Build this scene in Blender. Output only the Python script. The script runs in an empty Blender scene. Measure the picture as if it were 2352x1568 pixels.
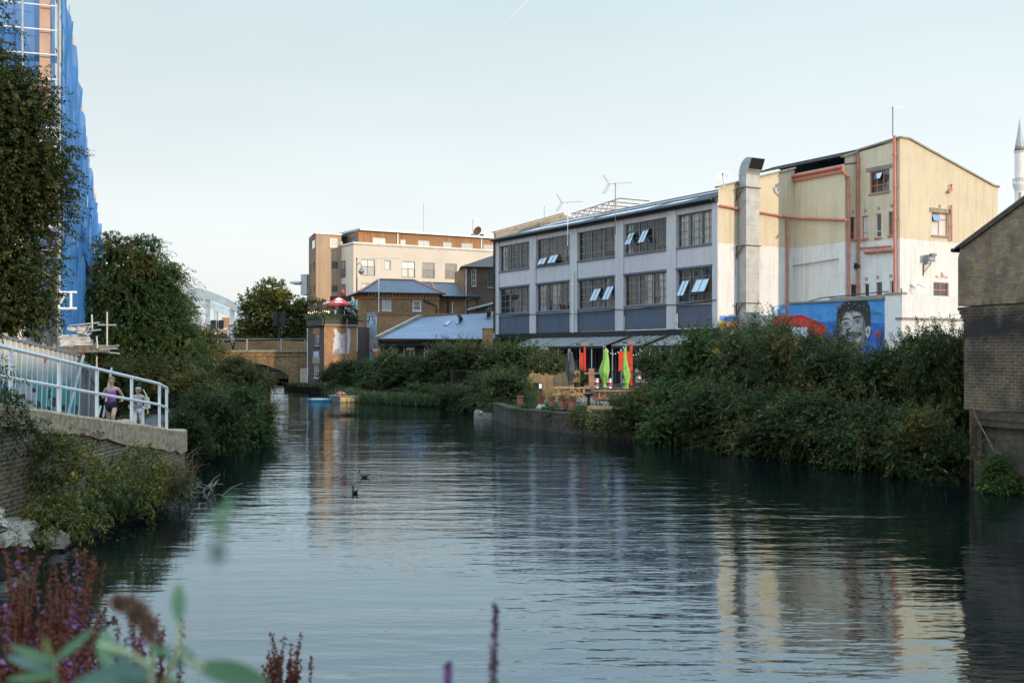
import bpy, math, random
import numpy as np
from mathutils import Vector as V, Matrix as Mx
R = math.radians
random.seed(7)
SC = bpy.context.scene
COL = SC.collection
# ------------------------------------------------------------------ camera model used to survey the photograph
F, HZ, CX, CAMH = 2400.0, 809.0, 1176.0, 3.1
def P(x, y, Y):                     # surveyed point at a known real distance Y
    return V(((x-CX)/F*Y, Y, CAMH-(y-HZ)/F*Y))
def Q(x, Y, z):
    return V(((x-CX)/F*Y, Y, z))

# ------------------------------------------------------------------ materials
MATS = {}
def nt(name):
    m = bpy.data.materials.new(name); m.use_nodes = True
    n = m.node_tree; b = n.nodes['Principled BSDF']
    MATS[name] = m
    return m, n, b
def node(n, kind, **kw):
    x = n.nodes.new(kind)
    for k, v in kw.items():
        if k.startswith('i_'): x.inputs[k[2:].replace('_', ' ')].default_value = v
        else: setattr(x, k, v)
    return x
def ramp(n, stops, fac):
    r = n.nodes.new('ShaderNodeValToRGB')
    el = r.color_ramp.elements
    while len(el) < len(stops): el.new(.5)
    for e, (p, c) in zip(el, stops):
        e.position = p; e.color = (*c, 1) if len(c) == 3 else c
    n.links.new(fac, r.inputs[0])
    return r.outputs[0]
def mixc(n, a, b, fac, mode='MIX'):
    m = n.nodes.new('ShaderNodeMix'); m.data_type = 'RGBA'; m.blend_type = mode
    for s, v in ((m.inputs[0], fac), (m.inputs[6], a), (m.inputs[7], b)):
        if hasattr(v, 'links'): n.links.new(v, s)
        else: s.default_value = v if not isinstance(v, tuple) or len(v) == 4 else (*v, 1)
    return m.outputs[2]
def noise(n, vec, scale, detail=4, rough=.6):
    t = node(n, 'ShaderNodeTexNoise'); t.inputs['Scale'].default_value = scale
    t.inputs['Detail'].default_value = detail; t.inputs['Roughness'].default_value = rough
    if vec is not None: n.links.new(vec, t.inputs['Vector'])
    return t.outputs['Fac']
def wpos(n):
    return n.nodes.new('ShaderNodeNewGeometry').outputs['Position']
def scaled(n, vec, s):
    m = node(n, 'ShaderNodeMapping'); m.inputs['Scale'].default_value = s
    n.links.new(vec, m.inputs['Vector']); return m.outputs[0]
def bump(n, b, h, dist, strength=1.0):
    bp = node(n, 'ShaderNodeBump'); bp.inputs['Distance'].default_value = dist; bp.inputs['Strength'].default_value = strength
    n.links.new(h, bp.inputs['Height']); n.links.new(bp.outputs[0], b.inputs['Normal'])
def mat(name, col, rough=.6, metal=0., var=.25, vscale=1.5, bmp=0., bscale=30., streak=0., spec=.4):
    m, n, b = nt(name)
    b.inputs['Roughness'].default_value = rough; b.inputs['Metallic'].default_value = metal
    b.inputs['Specular IOR Level'].default_value = spec
    p = wpos(n)
    f = noise(n, p, vscale, 5)
    dk = tuple(c*(1-var) for c in col); lt = tuple(min(1, c*(1+var*.6)) for c in col)
    c = ramp(n, [(.3, dk), (.7, lt)], f)
    if streak:
        f2 = noise(n, scaled(n, p, (6, 6, .5)), 1.0, 4)
        c = mixc(n, c, tuple(x*.45 for x in col), ramp(n, [(.55, (0, 0, 0)), (.8, (streak,)*3)], f2))
    n.links.new(c, b.inputs['Base Color'])
    if bmp: bump(n, b, noise(n, p, bscale, 3), bmp)
    return m
def brick(name, c1, c2, mortar, dark=(.05, .045, .04), darkamt=.5, wash=None, bw=.225, bh=.075, msize=.011, bmp=.006, odd=(0.5, 0.2, 0.1), dirtscale=.5, sootz=None):
    m, n, b = nt(name)
    uv = n.nodes.new('ShaderNodeTexCoord').outputs['UV']
    t = node(n, 'ShaderNodeTexBrick'); n.links.new(uv, t.inputs['Vector'])
    for k, v in (('Scale', 1), ('Mortar Size', msize), ('Mortar Smooth', .1), ('Bias', 0.), ('Brick Width', bw), ('Row Height', bh)):
        t.inputs[k].default_value = v
    t.inputs['Color1'].default_value = (*c1, 1); t.inputs['Color2'].default_value = (*c2, 1); t.inputs['Mortar'].default_value = (*mortar, 1)
    p = wpos(n)
    # a second brick layer with black/white cells gives single odd-coloured bricks
    t2 = node(n, 'ShaderNodeTexBrick'); n.links.new(uv, t2.inputs['Vector'])
    for k, v in (('Scale', 1), ('Mortar Size', msize), ('Mortar Smooth', .1), ('Bias', -.55), ('Brick Width', bw), ('Row Height', bh)):
        t2.inputs[k].default_value = v
    t2.inputs['Color1'].default_value = (0, 0, 0, 1); t2.inputs['Color2'].default_value = (1, 1, 1, 1); t2.inputs['Mortar'].default_value = (0, 0, 0, 1)
    c = mixc(n, t.outputs['Color'], tuple(odd), mixc(n, (0, 0, 0, 1), (.8, .8, .8, 1), t2.outputs['Color']))
    f = noise(n, p, dirtscale, 6, .65)
    c = mixc(n, c, dark, ramp(n, [(.42, (0, 0, 0)), (.75, (darkamt,)*3)], f))
    f3 = noise(n, p, 5, 5, .7)
    c = mixc(n, c, (.45, .43, .42, 1), ramp(n, [(.35, (.0,)*3), (.7, (.75,)*3)], f3), 'MULTIPLY')
    f4 = noise(n, p, 14, 3, .6)
    c = mixc(n, c, (1.5, 1.4, 1.25, 1), ramp(n, [(.5, (.0,)*3), (.75, (.6,)*3)], f4), 'MULTIPLY')
    if sootz:
        sx = node(n, 'ShaderNodeSeparateXYZ'); n.links.new(p, sx.inputs[0]); ma = node(n, 'ShaderNodeMath', operation='MULTIPLY_ADD'); n.links.new(noise(n, p, 1.6, 5, .7), ma.inputs[0]); ma.inputs[1].default_value = 1.5; n.links.new(sx.outputs[2], ma.inputs[2])
        mr = node(n, 'ShaderNodeMapRange'); n.links.new(ma.outputs[0], mr.inputs[0]); mr.inputs[1].default_value = sootz[0]; mr.inputs[2].default_value = sootz[1]
        c = mixc(n, c, (.016, .016, .018, 1), ramp(n, [(0, (0, 0, 0)), (.35, (.85,)*3), (.62, (.85,)*3), (1, (0, 0, 0))], mr.outputs[0]))
    if wash:
        c = mixc(n, c, wash[0], ramp(n, [(wash[1], (0, 0, 0)), (wash[1]+.05, (.9,)*3)], noise(n, p, wash[2], 6, .7)))
    n.links.new(c, b.inputs['Base Color']); b.inputs['Roughness'].default_value = .9; b.inputs['Specular IOR Level'].default_value = .2
    inv = node(n, 'ShaderNodeMath', operation='SUBTRACT'); inv.inputs[0].default_value = 1; n.links.new(t.outputs['Fac'], inv.inputs[1])
    bump(n, b, inv.outputs[0], bmp)
    return m
def painted_brick(name, col, zsplit=None, col2=None, var=.12, stain=(.45, .4, .33), rough=.75):
    """painted brick; where two paint coats meet at height zsplit the upper coat is col2"""
    m, n, b = nt(name)
    uv = n.nodes.new('ShaderNodeTexCoord').outputs['UV']
    p = wpos(n)
    t = node(n, 'ShaderNodeTexBrick'); n.links.new(uv, t.inputs['Vector'])
    for k, v in (('Scale', 1), ('Mortar Size', .008), ('Mortar Smooth', .3), ('Brick Width', .225), ('Row Height', .075)):
        t.inputs[k].default_value = v
    t.inputs['Color1'].default_value = (1, 1, 1, 1); t.inputs['Color2'].default_value = (.93, .93, .93, 1); t.inputs['Mortar'].default_value = (.8, .8, .8, 1)
    f = noise(n, p, .8, 6)
    def v(c): return ramp(n, [(.3, tuple(x*(1-var) for x in c)), (.7, tuple(min(.9, x*(1+var*.4)) for x in c))], f)
    c = v(col)
    if zsplit is not None:
        sx = node(n, 'ShaderNodeSeparateXYZ'); n.links.new(p, sx.inputs[0])
        add = node(n, 'ShaderNodeMath', operation='MULTIPLY_ADD'); n.links.new(noise(n, p, 4, 2), add.inputs[0]); add.inputs[1].default_value = .12
        n.links.new(sx.outputs[2], add.inputs[2])
        gt = node(n, 'ShaderNodeMath', operation='GREATER_THAN'); n.links.new(add.outputs[0], gt.inputs[0]); gt.inputs[1].default_value = zsplit+.06
        c = mixc(n, c, v(col2), gt.outputs[0])
    c = mixc(n, c, t.outputs['Color'], .8, 'MULTIPLY')
    st = noise(n, scaled(n, p, (2.2, 2.2, .35)), 1.0, 6, .7)
    c = mixc(n, c, stain, ramp(n, [(.50, (0, 0, 0)), (.78, (.55,)*3)], st))
    st2 = noise(n, scaled(n, p, (5, 5, .22)), 1.0, 4, .6)
    c = mixc(n, c, tuple(x*.55 for x in stain), ramp(n, [(.58, (0, 0, 0)), (.75, (.45,)*3)], st2))
    chips = noise(n, p, 2.6, 8, .75)
    c = mixc(n, c, (.42, .34, .24), ramp(n, [(.69, (0, 0, 0)), (.72, (.8,)*3)], chips))
    n.links.new(c, b.inputs['Base Color']); b.inputs['Roughness'].default_value = rough; b.inputs['Specular IOR Level'].default_value = .25
    inv = node(n, 'ShaderNodeMath', operation='SUBTRACT'); inv.inputs[0].default_value = 1; n.links.new(t.outputs['Fac'], inv.inputs[1])
    bump(n, b, inv.outputs[0], .006)
    return m
def strips(name, cols, width, rough=.75, metal=0., gap=.004, axis_uv=True, wear=(.12, .1, .08), wearamt=.5, bmp=.01):
    """boards / corrugations running vertically: the colour steps along UV.x"""
    m, n, b = nt(name)
    uv = n.nodes.new('ShaderNodeTexCoord').outputs['UV']
    t = node(n, 'ShaderNodeTexBrick'); n.links.new(uv, t.inputs['Vector'])
    for k, v in (('Scale', 1), ('Mortar Size', gap), ('Mortar Smooth', .2), ('Brick Width', width), ('Row Height', 40.)):
        t.inputs[k].default_value = v
    t.inputs['Color1'].default_value = (0, 0, 0, 1); t.inputs['Color2'].default_value = (1, 1, 1, 1); t.inputs['Mortar'].default_value = (.5, .5, .5, 1)
    c = ramp(n, [(i/(max(1, len(cols)-1)), c) for i, c in enumerate(cols)], t.outputs['Color'])
    p = wpos(n)
    f = noise(n, scaled(n, p, (3, 3, .4)), 1.0, 6, .7)
    c = mixc(n, c, wear, ramp(n, [(.45, (0, 0, 0)), (.8, (wearamt,)*3)], f))
    c = mixc(n, c, (.25, .2, .15, 1), t.outputs['Fac'], 'MULTIPLY')
    n.links.new(c, b.inputs['Base Color']); b.inputs['Roughness'].default_value = rough; b.inputs['Metallic'].default_value = metal
    inv = node(n, 'ShaderNodeMath', operation='SUBTRACT'); inv.inputs[0].default_value = 1; n.links.new(t.outputs['Fac'], inv.inputs[1])
    bump(n, b, inv.outputs[0], bmp)
    return m
def glass(name, tint=(.02, .025, .03), clear=0., base=.12, rough=.03):
    """window glass: mirror by Fresnel over either a dark room (clear=0) or a really see-through pane"""
    m, n, b = nt(name); out = n.nodes['Material Output']
    fr = node(n, 'ShaderNodeFresnel'); fr.inputs['IOR'].default_value = 1.52
    ad = node(n, 'ShaderNodeMath', operation='ADD', use_clamp=True); n.links.new(fr.outputs[0], ad.inputs[0]); ad.inputs[1].default_value = base
    gl = node(n, 'ShaderNodeBsdfGlossy'); gl.inputs['Roughness'].default_value = rough; gl.inputs['Color'].default_value = (.9, .93, .95, 1)
    nb = node(n, 'ShaderNodeBump'); nb.inputs['Distance'].default_value = .004; n.links.new(noise(n, wpos(n), 1.7, 2), nb.inputs['Height'])
    n.links.new(nb.outputs[0], gl.inputs['Normal'])
    if clear:
        un = node(n, 'ShaderNodeBsdfTransparent'); un.inputs['Color'].default_value = (clear, clear, clear*1.01, 1); u = un.outputs[0]
    else:
        b.inputs['Base Color'].default_value = (*tint, 1); b.inputs['Roughness'].default_value = .3; u = b.outputs[0]
    mx = node(n, 'ShaderNodeMixShader'); n.links.new(ad.outputs[0], mx.inputs[0]); n.links.new(u, mx.inputs[1]); n.links.new(gl.outputs[0], mx.inputs[2])
    n.links.new(mx.outputs[0], out.inputs['Surface'])
    return m
def leafmat(name, stops, rough=.6, trans=.3, clump=.35, cscale=.9, clumpcol=(.35, .38, .28), patch=None, pscale=.8, pthr=.55):
    """leaf colours vary leaf by leaf (random per island) and in broad patches of the plant's own colour"""
    m, n, b = nt(name); out = n.nodes['Material Output']
    g = n.nodes.new('ShaderNodeNewGeometry')
    c = ramp(n, stops, g.outputs['Random Per Island'])
    f = noise(n, g.outputs['Position'], cscale, 3)
    c = mixc(n, c, (*clumpcol, 1), ramp(n, [(.38, (clump,)*3), (.62, (0, 0, 0))], f), 'MULTIPLY')
    if patch: c = mixc(n, c, ramp(n, patch, g.outputs['Random Per Island']), ramp(n, [(pthr, (0, 0, 0)), (pthr+.12, (.9,)*3)], noise(n, g.outputs['Position'], pscale, 4, .65)))
    n.links.new(c, b.inputs['Base Color']); b.inputs['Roughness'].default_value = rough; b.inputs['Specular IOR Level'].default_value = .12
    tr = node(n, 'ShaderNodeBsdfTranslucent'); n.links.new(c, tr.inputs['Color'])
    mx = node(n, 'ShaderNodeMixShader'); mx.inputs[0].default_value = trans
    n.links.new(b.outputs[0], mx.inputs[1]); n.links.new(tr.outputs[0], mx.inputs[2]); n.links.new(mx.outputs[0], out.inputs['Surface'])
    return m
def glow(name, col, e):
    m, n, b = nt(name); b.inputs['Base Color'].default_value = (*col, 1)
    b.inputs['Emission Color'].default_value = (*col, 1); b.inputs['Emission Strength'].default_value = e
    return m

# ------------------------------------------------------------------ mesh builder
class MB:
    def __init__(s, M=None): s.v = []; s.f = []; s.mi = []; s.M = M; s.cur = 0
    def add(s, vs, fs):
        b = len(s.v)
        for p in vs:
            p = V(p); s.v.append(s.M @ p if s.M else p)
        for f in fs: s.f.append([b+i for i in f]); s.mi.append(s.cur)
        return s
    def bx(s, x0, x1, y0, y1, z0, z1):
        return s.add([(x0, y0, z0), (x1, y0, z0), (x1, y1, z0), (x0, y1, z0), (x0, y0, z1), (x1, y0, z1), (x1, y1, z1), (x0, y1, z1)],
                     [(0, 3, 2, 1), (4, 5, 6, 7), (0, 1, 5, 4), (1, 2, 6, 5), (2, 3, 7, 6), (3, 0, 4, 7)])
    def box(s, c, d, rz=0, tilt=None):
        m = Mx.Translation(V(c)) @ Mx.Rotation(rz, 4, 'Z')
        if tilt is not None: m = m @ tilt
        k = [m @ V((sx*d[0]/2, sy*d[1]/2, sz*d[2]/2)) for sz in (-1, 1) for sx, sy in ((-1, -1), (1, -1), (1, 1), (-1, 1))]
        return s.add(k, [(0, 3, 2, 1), (4, 5, 6, 7), (0, 1, 5, 4), (1, 2, 6, 5), (2, 3, 7, 6), (3, 0, 4, 7)])
    def bar(s, p, q, w, h=None, up=(0, 0, 1)):
        p, q = V(p), V(q); h = h or w; d = (q-p).normalized(); u = V(up)
        if abs(d.dot(u)) > .95: u = V((1, 0, 0))
        a = d.cross(u).normalized()*w/2; b = a.cross(d).normalized()*h/2
        k = [p-a-b, p+a-b, p+a+b, p-a+b, q-a-b, q+a-b, q+a+b, q-a+b]
        return s.add(k, [(3, 2, 1, 0), (4, 5, 6, 7), (0, 1, 5, 4), (1, 2, 6, 5), (2, 3, 7, 6), (3, 0, 4, 7)])
    def tube(s, p, q, r, n=8, r2=None, caps=True):
        p, q = V(p), V(q); r2 = r if r2 is None else r2
        d = (q-p).normalized(); u = V((0, 0, 1)) if abs(d.z) < .95 else V((1, 0, 0))
        a = d.cross(u).normalized(); b = a.cross(d)
        vs = [p+(a*math.cos(t)+b*math.sin(t))*r for t in [2*math.pi*i/n for i in range(n)]] + \
             [q+(a*math.cos(t)+b*math.sin(t))*r2 for t in [2*math.pi*i/n for i in range(n)]]
        fs = [(i, (i+1) % n, n+(i+1) % n, n+i) for i in range(n)]
        if caps: fs += [tuple(range(n-1, -1, -1)), tuple(range(n, 2*n))]
        return s.add(vs, fs)
    def path(s, pts, r, n=6):
        pts = [V(p) for p in pts]; rs = r if isinstance(r, (list, tuple)) else [r]*len(pts)
        rings = []
        for i, p in enumerate(pts):
            d = (pts[min(i+1, len(pts)-1)]-pts[max(i-1, 0)]).normalized()
            u = V((0, 0, 1)) if abs(d.z) < .9 else V((1, 0, 0))
            a = d.cross(u).normalized(); b = a.cross(d)
            rings += [p+(a*math.cos(t)+b*math.sin(t))*rs[i] for t in [2*math.pi*k/n for k in range(n)]]
        fs = [(i*n+k, i*n+(k+1) % n, (i+1)*n+(k+1) % n, (i+1)*n+k) for i in range(len(pts)-1) for k in range(n)]
        fs += [tuple(range(n-1, -1, -1)), tuple(range((len(pts)-1)*n, len(pts)*n))]
        return s.add(rings, fs)
    def poly(s, pts): return s.add(pts, [tuple(range(len(pts)))])
    def prism(s, pts, vec):
        pts = [V(p) for p in pts]; n = len(pts); vec = V(vec)
        return s.add(pts+[p+vec for p in pts], [tuple(range(n-1, -1, -1)), tuple(range(n, 2*n))]+[(i, (i+1) % n, n+(i+1) % n, n+i) for i in range(n)])
    def lathe(s, c, prof, n=12, caps=True):
        c = V(c); k = len(prof)
        vs = [c+V((r*math.cos(2*math.pi*i/n), r*math.sin(2*math.pi*i/n), z)) for r, z in prof for i in range(n)]
        fs = [(j*n+i, j*n+(i+1) % n, (j+1)*n+(i+1) % n, (j+1)*n+i) for j in range(k-1) for i in range(n)]
        if caps: fs += [tuple(range(n-1, -1, -1)), tuple(range((k-1)*n, k*n))]
        return s.add(vs, fs)
    def ell(s, c, rx, ry, rz, n=10, k=7, jit=0):
        c = V(c); vs = []; rr = random.Random(int(c.x*91+c.y*7+c.z*13))
        for j in range(k+1):
            ph = math.pi*j/k
            for i in range(n):
                t = 2*math.pi*i/n; q = 1+rr.uniform(-jit, jit)
                vs.append(c+V((rx*math.sin(ph)*math.cos(t)*q, ry*math.sin(ph)*math.sin(t)*q, -rz*math.cos(ph)*q)))
        return s.add(vs, [(j*n+i, j*n+(i+1) % n, (j+1)*n+(i+1) % n, (j+1)*n+i) for j in range(k) for i in range(n)])
    def wall(s, u0, u1, z0, z1, holes=(), depth=.12, d0=0.):
        """flat wall in the frame (u, depth, z) with real openings and their reveals"""
        us = sorted({u0, u1, *[h[0] for h in holes], *[h[1] for h in holes]}); zs = sorted({z0, z1, *[h[2] for h in holes], *[h[3] for h in holes]})
        for i in range(len(us)-1):
            for j in range(len(zs)-1):
                mu, mz = (us[i]+us[i+1])/2, (zs[j]+zs[j+1])/2
                if any(h[0] < mu < h[1] and h[2] < mz < h[3] for h in holes): continue
                s.add([(us[i], d0, zs[j]), (us[i+1], d0, zs[j]), (us[i+1], d0, zs[j+1]), (us[i], d0, zs[j+1])], [(0, 1, 2, 3)])
        for a, b, c, d in holes:
            e = d0+depth
            s.add([(a, d0, c), (a, e, c), (a, e, d), (a, d0, d)], [(0, 1, 2, 3)]); s.add([(b, d0, c), (b, e, c), (b, e, d), (b, d0, d)], [(3, 2, 1, 0)])
            s.add([(a, d0, c), (b, d0, c), (b, e, c), (a, e, c)], [(0, 1, 2, 3)]); s.add([(a, d0, d), (b, d0, d), (b, e, d), (a, e, d)], [(3, 2, 1, 0)])
        return s
    def build(s, name, m, parent=None, smooth=False, label=None, uv=True):
        off = V((0, 0, 0)); q = parent
        while q is not None: off += q.location; q = q.parent
        me = bpy.data.meshes.new(name)
        me.from_pydata([p-off for p in s.v], [], s.f)
        for x in (m if isinstance(m, (list, tuple)) else [m]): me.materials.append(MATS[x] if isinstance(x, str) else x)
        if any(s.mi): me.polygons.foreach_set('material_index', s.mi)
        if uv and len(s.f) < 20000:
            ly = me.uv_layers.new(name='UVMap'); dat = ly.data
            for po in me.polygons:
                nn = po.normal
                if abs(nn.z) > .75: 
                    for li in po.loop_indices:
                        p = s.v[me.loops[li].vertex_index]; dat[li].uv = (p.x, p.y)
                else:
                    t = V((-nn.y, nn.x, 0)).normalized()
                    if t.x < -1e-4 or (abs(t.x) < 1e-4 and t.y < 0): t = -t
                    for li in po.loop_indices:
                        p = s.v[me.loops[li].vertex_index]; dat[li].uv = (p.x*t.x+p.y*t.y, p.z)
        if smooth: me.polygons.foreach_set('use_smooth', [True]*len(me.polygons))
        me.update()
        o = bpy.data.objects.new(name, me); COL.objects.link(o)
        if parent is not None: o.parent = parent
        if label: o['label'] = label
        return o
def tag(o, label, cat, group=None):
    o['label'] = label; o['category'] = cat
    if group: o['group'] = group
    return o
def thing(name, loc, label, cat, group=None):
    o = bpy.data.objects.new(name, None); COL.objects.link(o); o.empty_display_size = .3; o.location = loc
    return tag(o, label, cat, group)
def struct(o, kind='structure'):
    o['kind'] = kind; return o
def dup(o, parent=None, loc=None, rz=None, label=None, sc=None):
    c = o.copy(); COL.objects.link(c)
    if parent is not None: c.parent = parent
    if loc is not None: c.location = loc
    if rz is not None: c.rotation_euler = (0, 0, rz)
    if sc is not None: c.scale = sc if isinstance(sc, (tuple, list)) else (sc, sc, sc)
    if label: c['label'] = label
    for ch in list(o.children): dup(ch, c)
    return c
def frame(p0, p1):
    """wall frame: u runs from p0 to p1 (left to right as seen), the second axis goes INTO the wall, z is world height"""
    u = (V((p1[0], p1[1], 0))-V((p0[0], p0[1], 0))).normalized(); d = V((-u.y, u.x, 0))
    return Mx(((u.x, d.x, 0, p0[0]), (u.y, d.y, 0, p0[1]), (0, 0, 1, 0), (0, 0, 0, 1)))
def flen(p0, p1): return math.hypot(p1[0]-p0[0], p1[1]-p0[1])
def hit(M, x, y, d=0.):
    """where the sight line of a surveyed point meets the wall plane -> (u, z)"""
    o = M.translation+M.col[1].to_3d()*d; u = M.col[0].to_3d(); n = M.col[1].to_3d()
    r = V(((x-CX)/F, 1, -(y-HZ)/F)); c = V((0, 0, CAMH))
    t = (o-c).dot(n)/r.dot(n); p = c+r*t
    return (p-o).dot(u), p.z
def hp(M, x, y, d=0.):
    u, z = hit(M, x, y, d); return V((u, d, z))
def rect(M, x0, x1, y0, y1):
    """surveyed opening; y given at the middle of the opening"""
    a = hit(M, x0, y0)[0]; b = hit(M, x1, y0)[0]; xm = (x0+x1)/2
    return (a, b, hit(M, xm, y1)[1], hit(M, xm, y0)[1])
def window(root, M, r, cols, rows, fm, pm, fw=.06, bw=.03, back=.1, sill=None, name='window', label=None, rowz=None, wob=0.):
    a, b, c, d = r
    m = MB(M)
    m.bx(a, a+fw, back-.03, back+.04, c, d); m.bx(b-fw, b, back-.03, back+.04, c, d)
    m.bx(a+fw, b-fw, back-.03, back+.04, c, c+fw); m.bx(a+fw, b-fw, back-.03, back+.04, d-fw, d)
    for i in range(1, cols):
        u = a+(b-a)*i/cols; m.bx(u-bw/2, u+bw/2, back-.02, back+.03, c+fw, d-fw)
    for z in (rowz or [c+(d-c)*j/rows for j in range(1, rows)]):
        m.bx(a+fw, b-fw, back-.016, back+.026, z-bw/2, z+bw/2)
    w = m.build(name, fm, root, label=label)
    if wob:      # every little pane sits at its own slight tilt, as old putty glazing does
        m = MB(M); ra = random.Random(int(a*77+c*13))
        for i in range(cols):
            for j in range(rows):
                u0, u1, z0, z1 = a+(b-a)*i/cols, a+(b-a)*(i+1)/cols, c+(d-c)*j/rows, c+(d-c)*(j+1)/rows; q = [back+.008+ra.uniform(-wob, wob) for _ in range(4)]
                m.poly([(u0, q[0], z0), (u1, q[1], z0), (u1, q[2]+q[1]-q[0]-q[2]+q[3], z1), (u0, q[3], z1)])
        m.build('pane', pm, w)
    else: MB(M).bx(a+fw*.5, b-fw*.5, back+.004, back+.012, c+fw*.5, d-fw*.5).build('pane', pm, w)
    if sill: MB(M).bx(a-.05, b+.05, -.07, back, c-.09, c-.004).build('sill', sill, w)
    return w
# ------------------------------------------------------------------ camera, sky, sun
cam = bpy.data.cameras.new('camera'); co = bpy.data.objects.new('camera', cam); COL.objects.link(co)
co.location = (0, 0, CAMH); co.rotation_euler = (R(90), 0, 0)
cam.sensor_width = 36; cam.lens = F/2352*36; cam.shift_y = (HZ-784)/2352
cam.clip_start = .1; cam.clip_end = 6000
cam.dof.use_dof = True; cam.dof.focus_distance = 45; cam.dof.aperture_fstop = 3.2
SC.camera = co
SUN_AZ, SUN_EL = R(131), R(9.5)          # azimuth measured clockwise from +Y
w = bpy.data.worlds.new('World'); SC.world = w; w.use_nodes = True
wn = w.node_tree; bg = wn.nodes['Background']
sky = wn.nodes.new('ShaderNodeTexSky'); sky.sky_type = 'NISHITA'; sky.sun_disc = False
sky.sun_elevation = SUN_EL; sky.sun_rotation = -SUN_AZ; sky.air_density = 1.0; sky.dust_density = 1.6; sky.ozone_density = 1.2; sky.altitude = 30
hs = wn.nodes.new('ShaderNodeHueSaturation'); hs.inputs['Saturation'].default_value = .42; hs.inputs['Value'].default_value = 1.0
wn.links.new(sky.outputs[0], hs.inputs['Color']); tc = wn.nodes.new('ShaderNodeTexCoord'); sx = wn.nodes.new('ShaderNodeSeparateXYZ'); wn.links.new(tc.outputs['Generated'], sx.inputs[0])
# thin high cloud, with extra overhead brightness added to light the shaded walls
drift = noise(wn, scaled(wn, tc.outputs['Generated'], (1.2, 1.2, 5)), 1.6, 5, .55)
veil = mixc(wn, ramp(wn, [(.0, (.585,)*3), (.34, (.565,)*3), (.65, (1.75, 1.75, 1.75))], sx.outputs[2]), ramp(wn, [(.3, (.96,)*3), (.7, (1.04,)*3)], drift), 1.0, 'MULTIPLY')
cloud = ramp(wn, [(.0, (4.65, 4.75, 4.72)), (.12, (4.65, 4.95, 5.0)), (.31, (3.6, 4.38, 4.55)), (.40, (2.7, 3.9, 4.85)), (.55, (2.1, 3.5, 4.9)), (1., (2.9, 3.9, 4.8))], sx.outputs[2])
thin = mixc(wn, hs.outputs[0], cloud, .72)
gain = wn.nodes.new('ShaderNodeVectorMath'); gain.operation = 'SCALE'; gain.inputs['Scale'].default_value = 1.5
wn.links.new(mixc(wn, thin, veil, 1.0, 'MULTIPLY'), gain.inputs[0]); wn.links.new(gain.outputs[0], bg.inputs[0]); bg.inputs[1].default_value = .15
sl = bpy.data.lights.new('sun', 'SUN'); so = bpy.data.objects.new('sun', sl); COL.objects.link(so)
sl.energy = 2.1; sl.angle = R(1.0); sl.color = (1.0, .80, .58)
sd = V((math.sin(SUN_AZ)*math.cos(SUN_EL), math.cos(SUN_AZ)*math.cos(SUN_EL), math.sin(SUN_EL)))
so.rotation_euler = sd.to_track_quat('Z', 'Y').to_euler(); so.location = (40, -40, 30)
SC.view_settings.view_transform = 'Standard'; SC.view_settings.look = 'None'; SC.view_settings.exposure = 0.72; SC.view_settings.gamma = 1
SC.render.engine = 'CYCLES'
SC.cycles.max_bounces = 6; SC.cycles.transparent_max_bounces = 12; SC.cycles.caustics_reflective = False; SC.cycles.caustics_refractive = False
SC.cycles.use_denoising = True

# ------------------------------------------------------------------ materials
painted_brick('paint_grey', (.585, .545, .545), var=.07, stain=(.28, .28, .30))
mat('paint_slate', (.10, .12, .16), .6, var=.15, bmp=.004)
MATS['slate_brick'] = painted_brick('slate_brick', (.105, .125, .165), var=.08, stain=(.06, .06, .07))
painted_brick('cream_white', (.76, .74, .70), 9.6, (.68, .575, .40), var=.07, stain=(.40, .34, .26))
painted_brick('white_brick', (.74, .73, .70), var=.06)
painted_brick('pale_blue_brick', (.50, .54, .62), var=.12)
mat('black', (.012, .013, .016), .5, var=.2)
mat('black_metal', (.02, .022, .026), .45, .3, var=.2)
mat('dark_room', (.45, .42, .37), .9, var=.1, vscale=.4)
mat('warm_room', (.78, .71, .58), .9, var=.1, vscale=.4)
mat('salmon', (.50, .18, .12), .5, var=.2, vscale=3)
mat('galv', (.36, .37, .37), .5, .35, var=.2, vscale=2, streak=.3)
mat('steel', (.45, .46, .47), .35, .8, var=.2, vscale=4)
mat('grey_metal', (.20, .21, .22), .5, .3, var=.2)
mat('white_paint', (.78, .75, .73), .45, var=.12, vscale=4, streak=.25)
mat('offwhite', (.62, .60, .55), .6, var=.15)
mat('rust', (.14, .06, .03), .85, var=.4, vscale=8)
mat('stone_cap', (.30, .26, .19), .85, var=.35, vscale=3, bmp=.01)
mat('concrete', (.46, .33, .205), .9, var=.5, vscale=7, bmp=.03, bscale=26, streak=.6)
mat('pale_concrete', (.74, .70, .64), .85, var=.18, vscale=.8, streak=.35)
mat('corrugated_roof', (.10, .105, .11), .95, var=.35, vscale=1.2, streak=.2, spec=.05)
mat('roof_blue', (.155, .19, .26), .55, .1, var=.15, vscale=.5)
mat('slate_roof', (.075, .085, .105), .55, var=.3, vscale=2.5, bmp=.02, bscale=8)
mat('tile_roof', (.11, .085, .075), .8, var=.3, vscale=4, bmp=.03, bscale=6)
mat('terracotta', (.33, .11, .055), .8, var=.4, vscale=7, bmp=.004)
mat('ridge_tile', (.30, .17, .11), .85, var=.25, vscale=4)
brick('brick_gable', (.35, .235, .115), (.16, .11, .07), (.22, .19, .15), (.03, .027, .025), .6, odd=(.50, .47, .43), dirtscale=1.3, msize=.013, bmp=.03, sootz=(3.7, 5.0))
brick('brick_low', (.27, .18, .09), (.09, .065, .05), (.36, .31, .24), (.03, .027, .025), .6, odd=(.34, .2, .1), dirtscale=1.1, msize=.015, bmp=.02)
brick('brick_yellow', (.50, .31, .11), (.32, .18, .07), (.24, .19, .12), (.08, .06, .04), .6, odd=(.14, .06, .04), dirtscale=.35)
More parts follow.
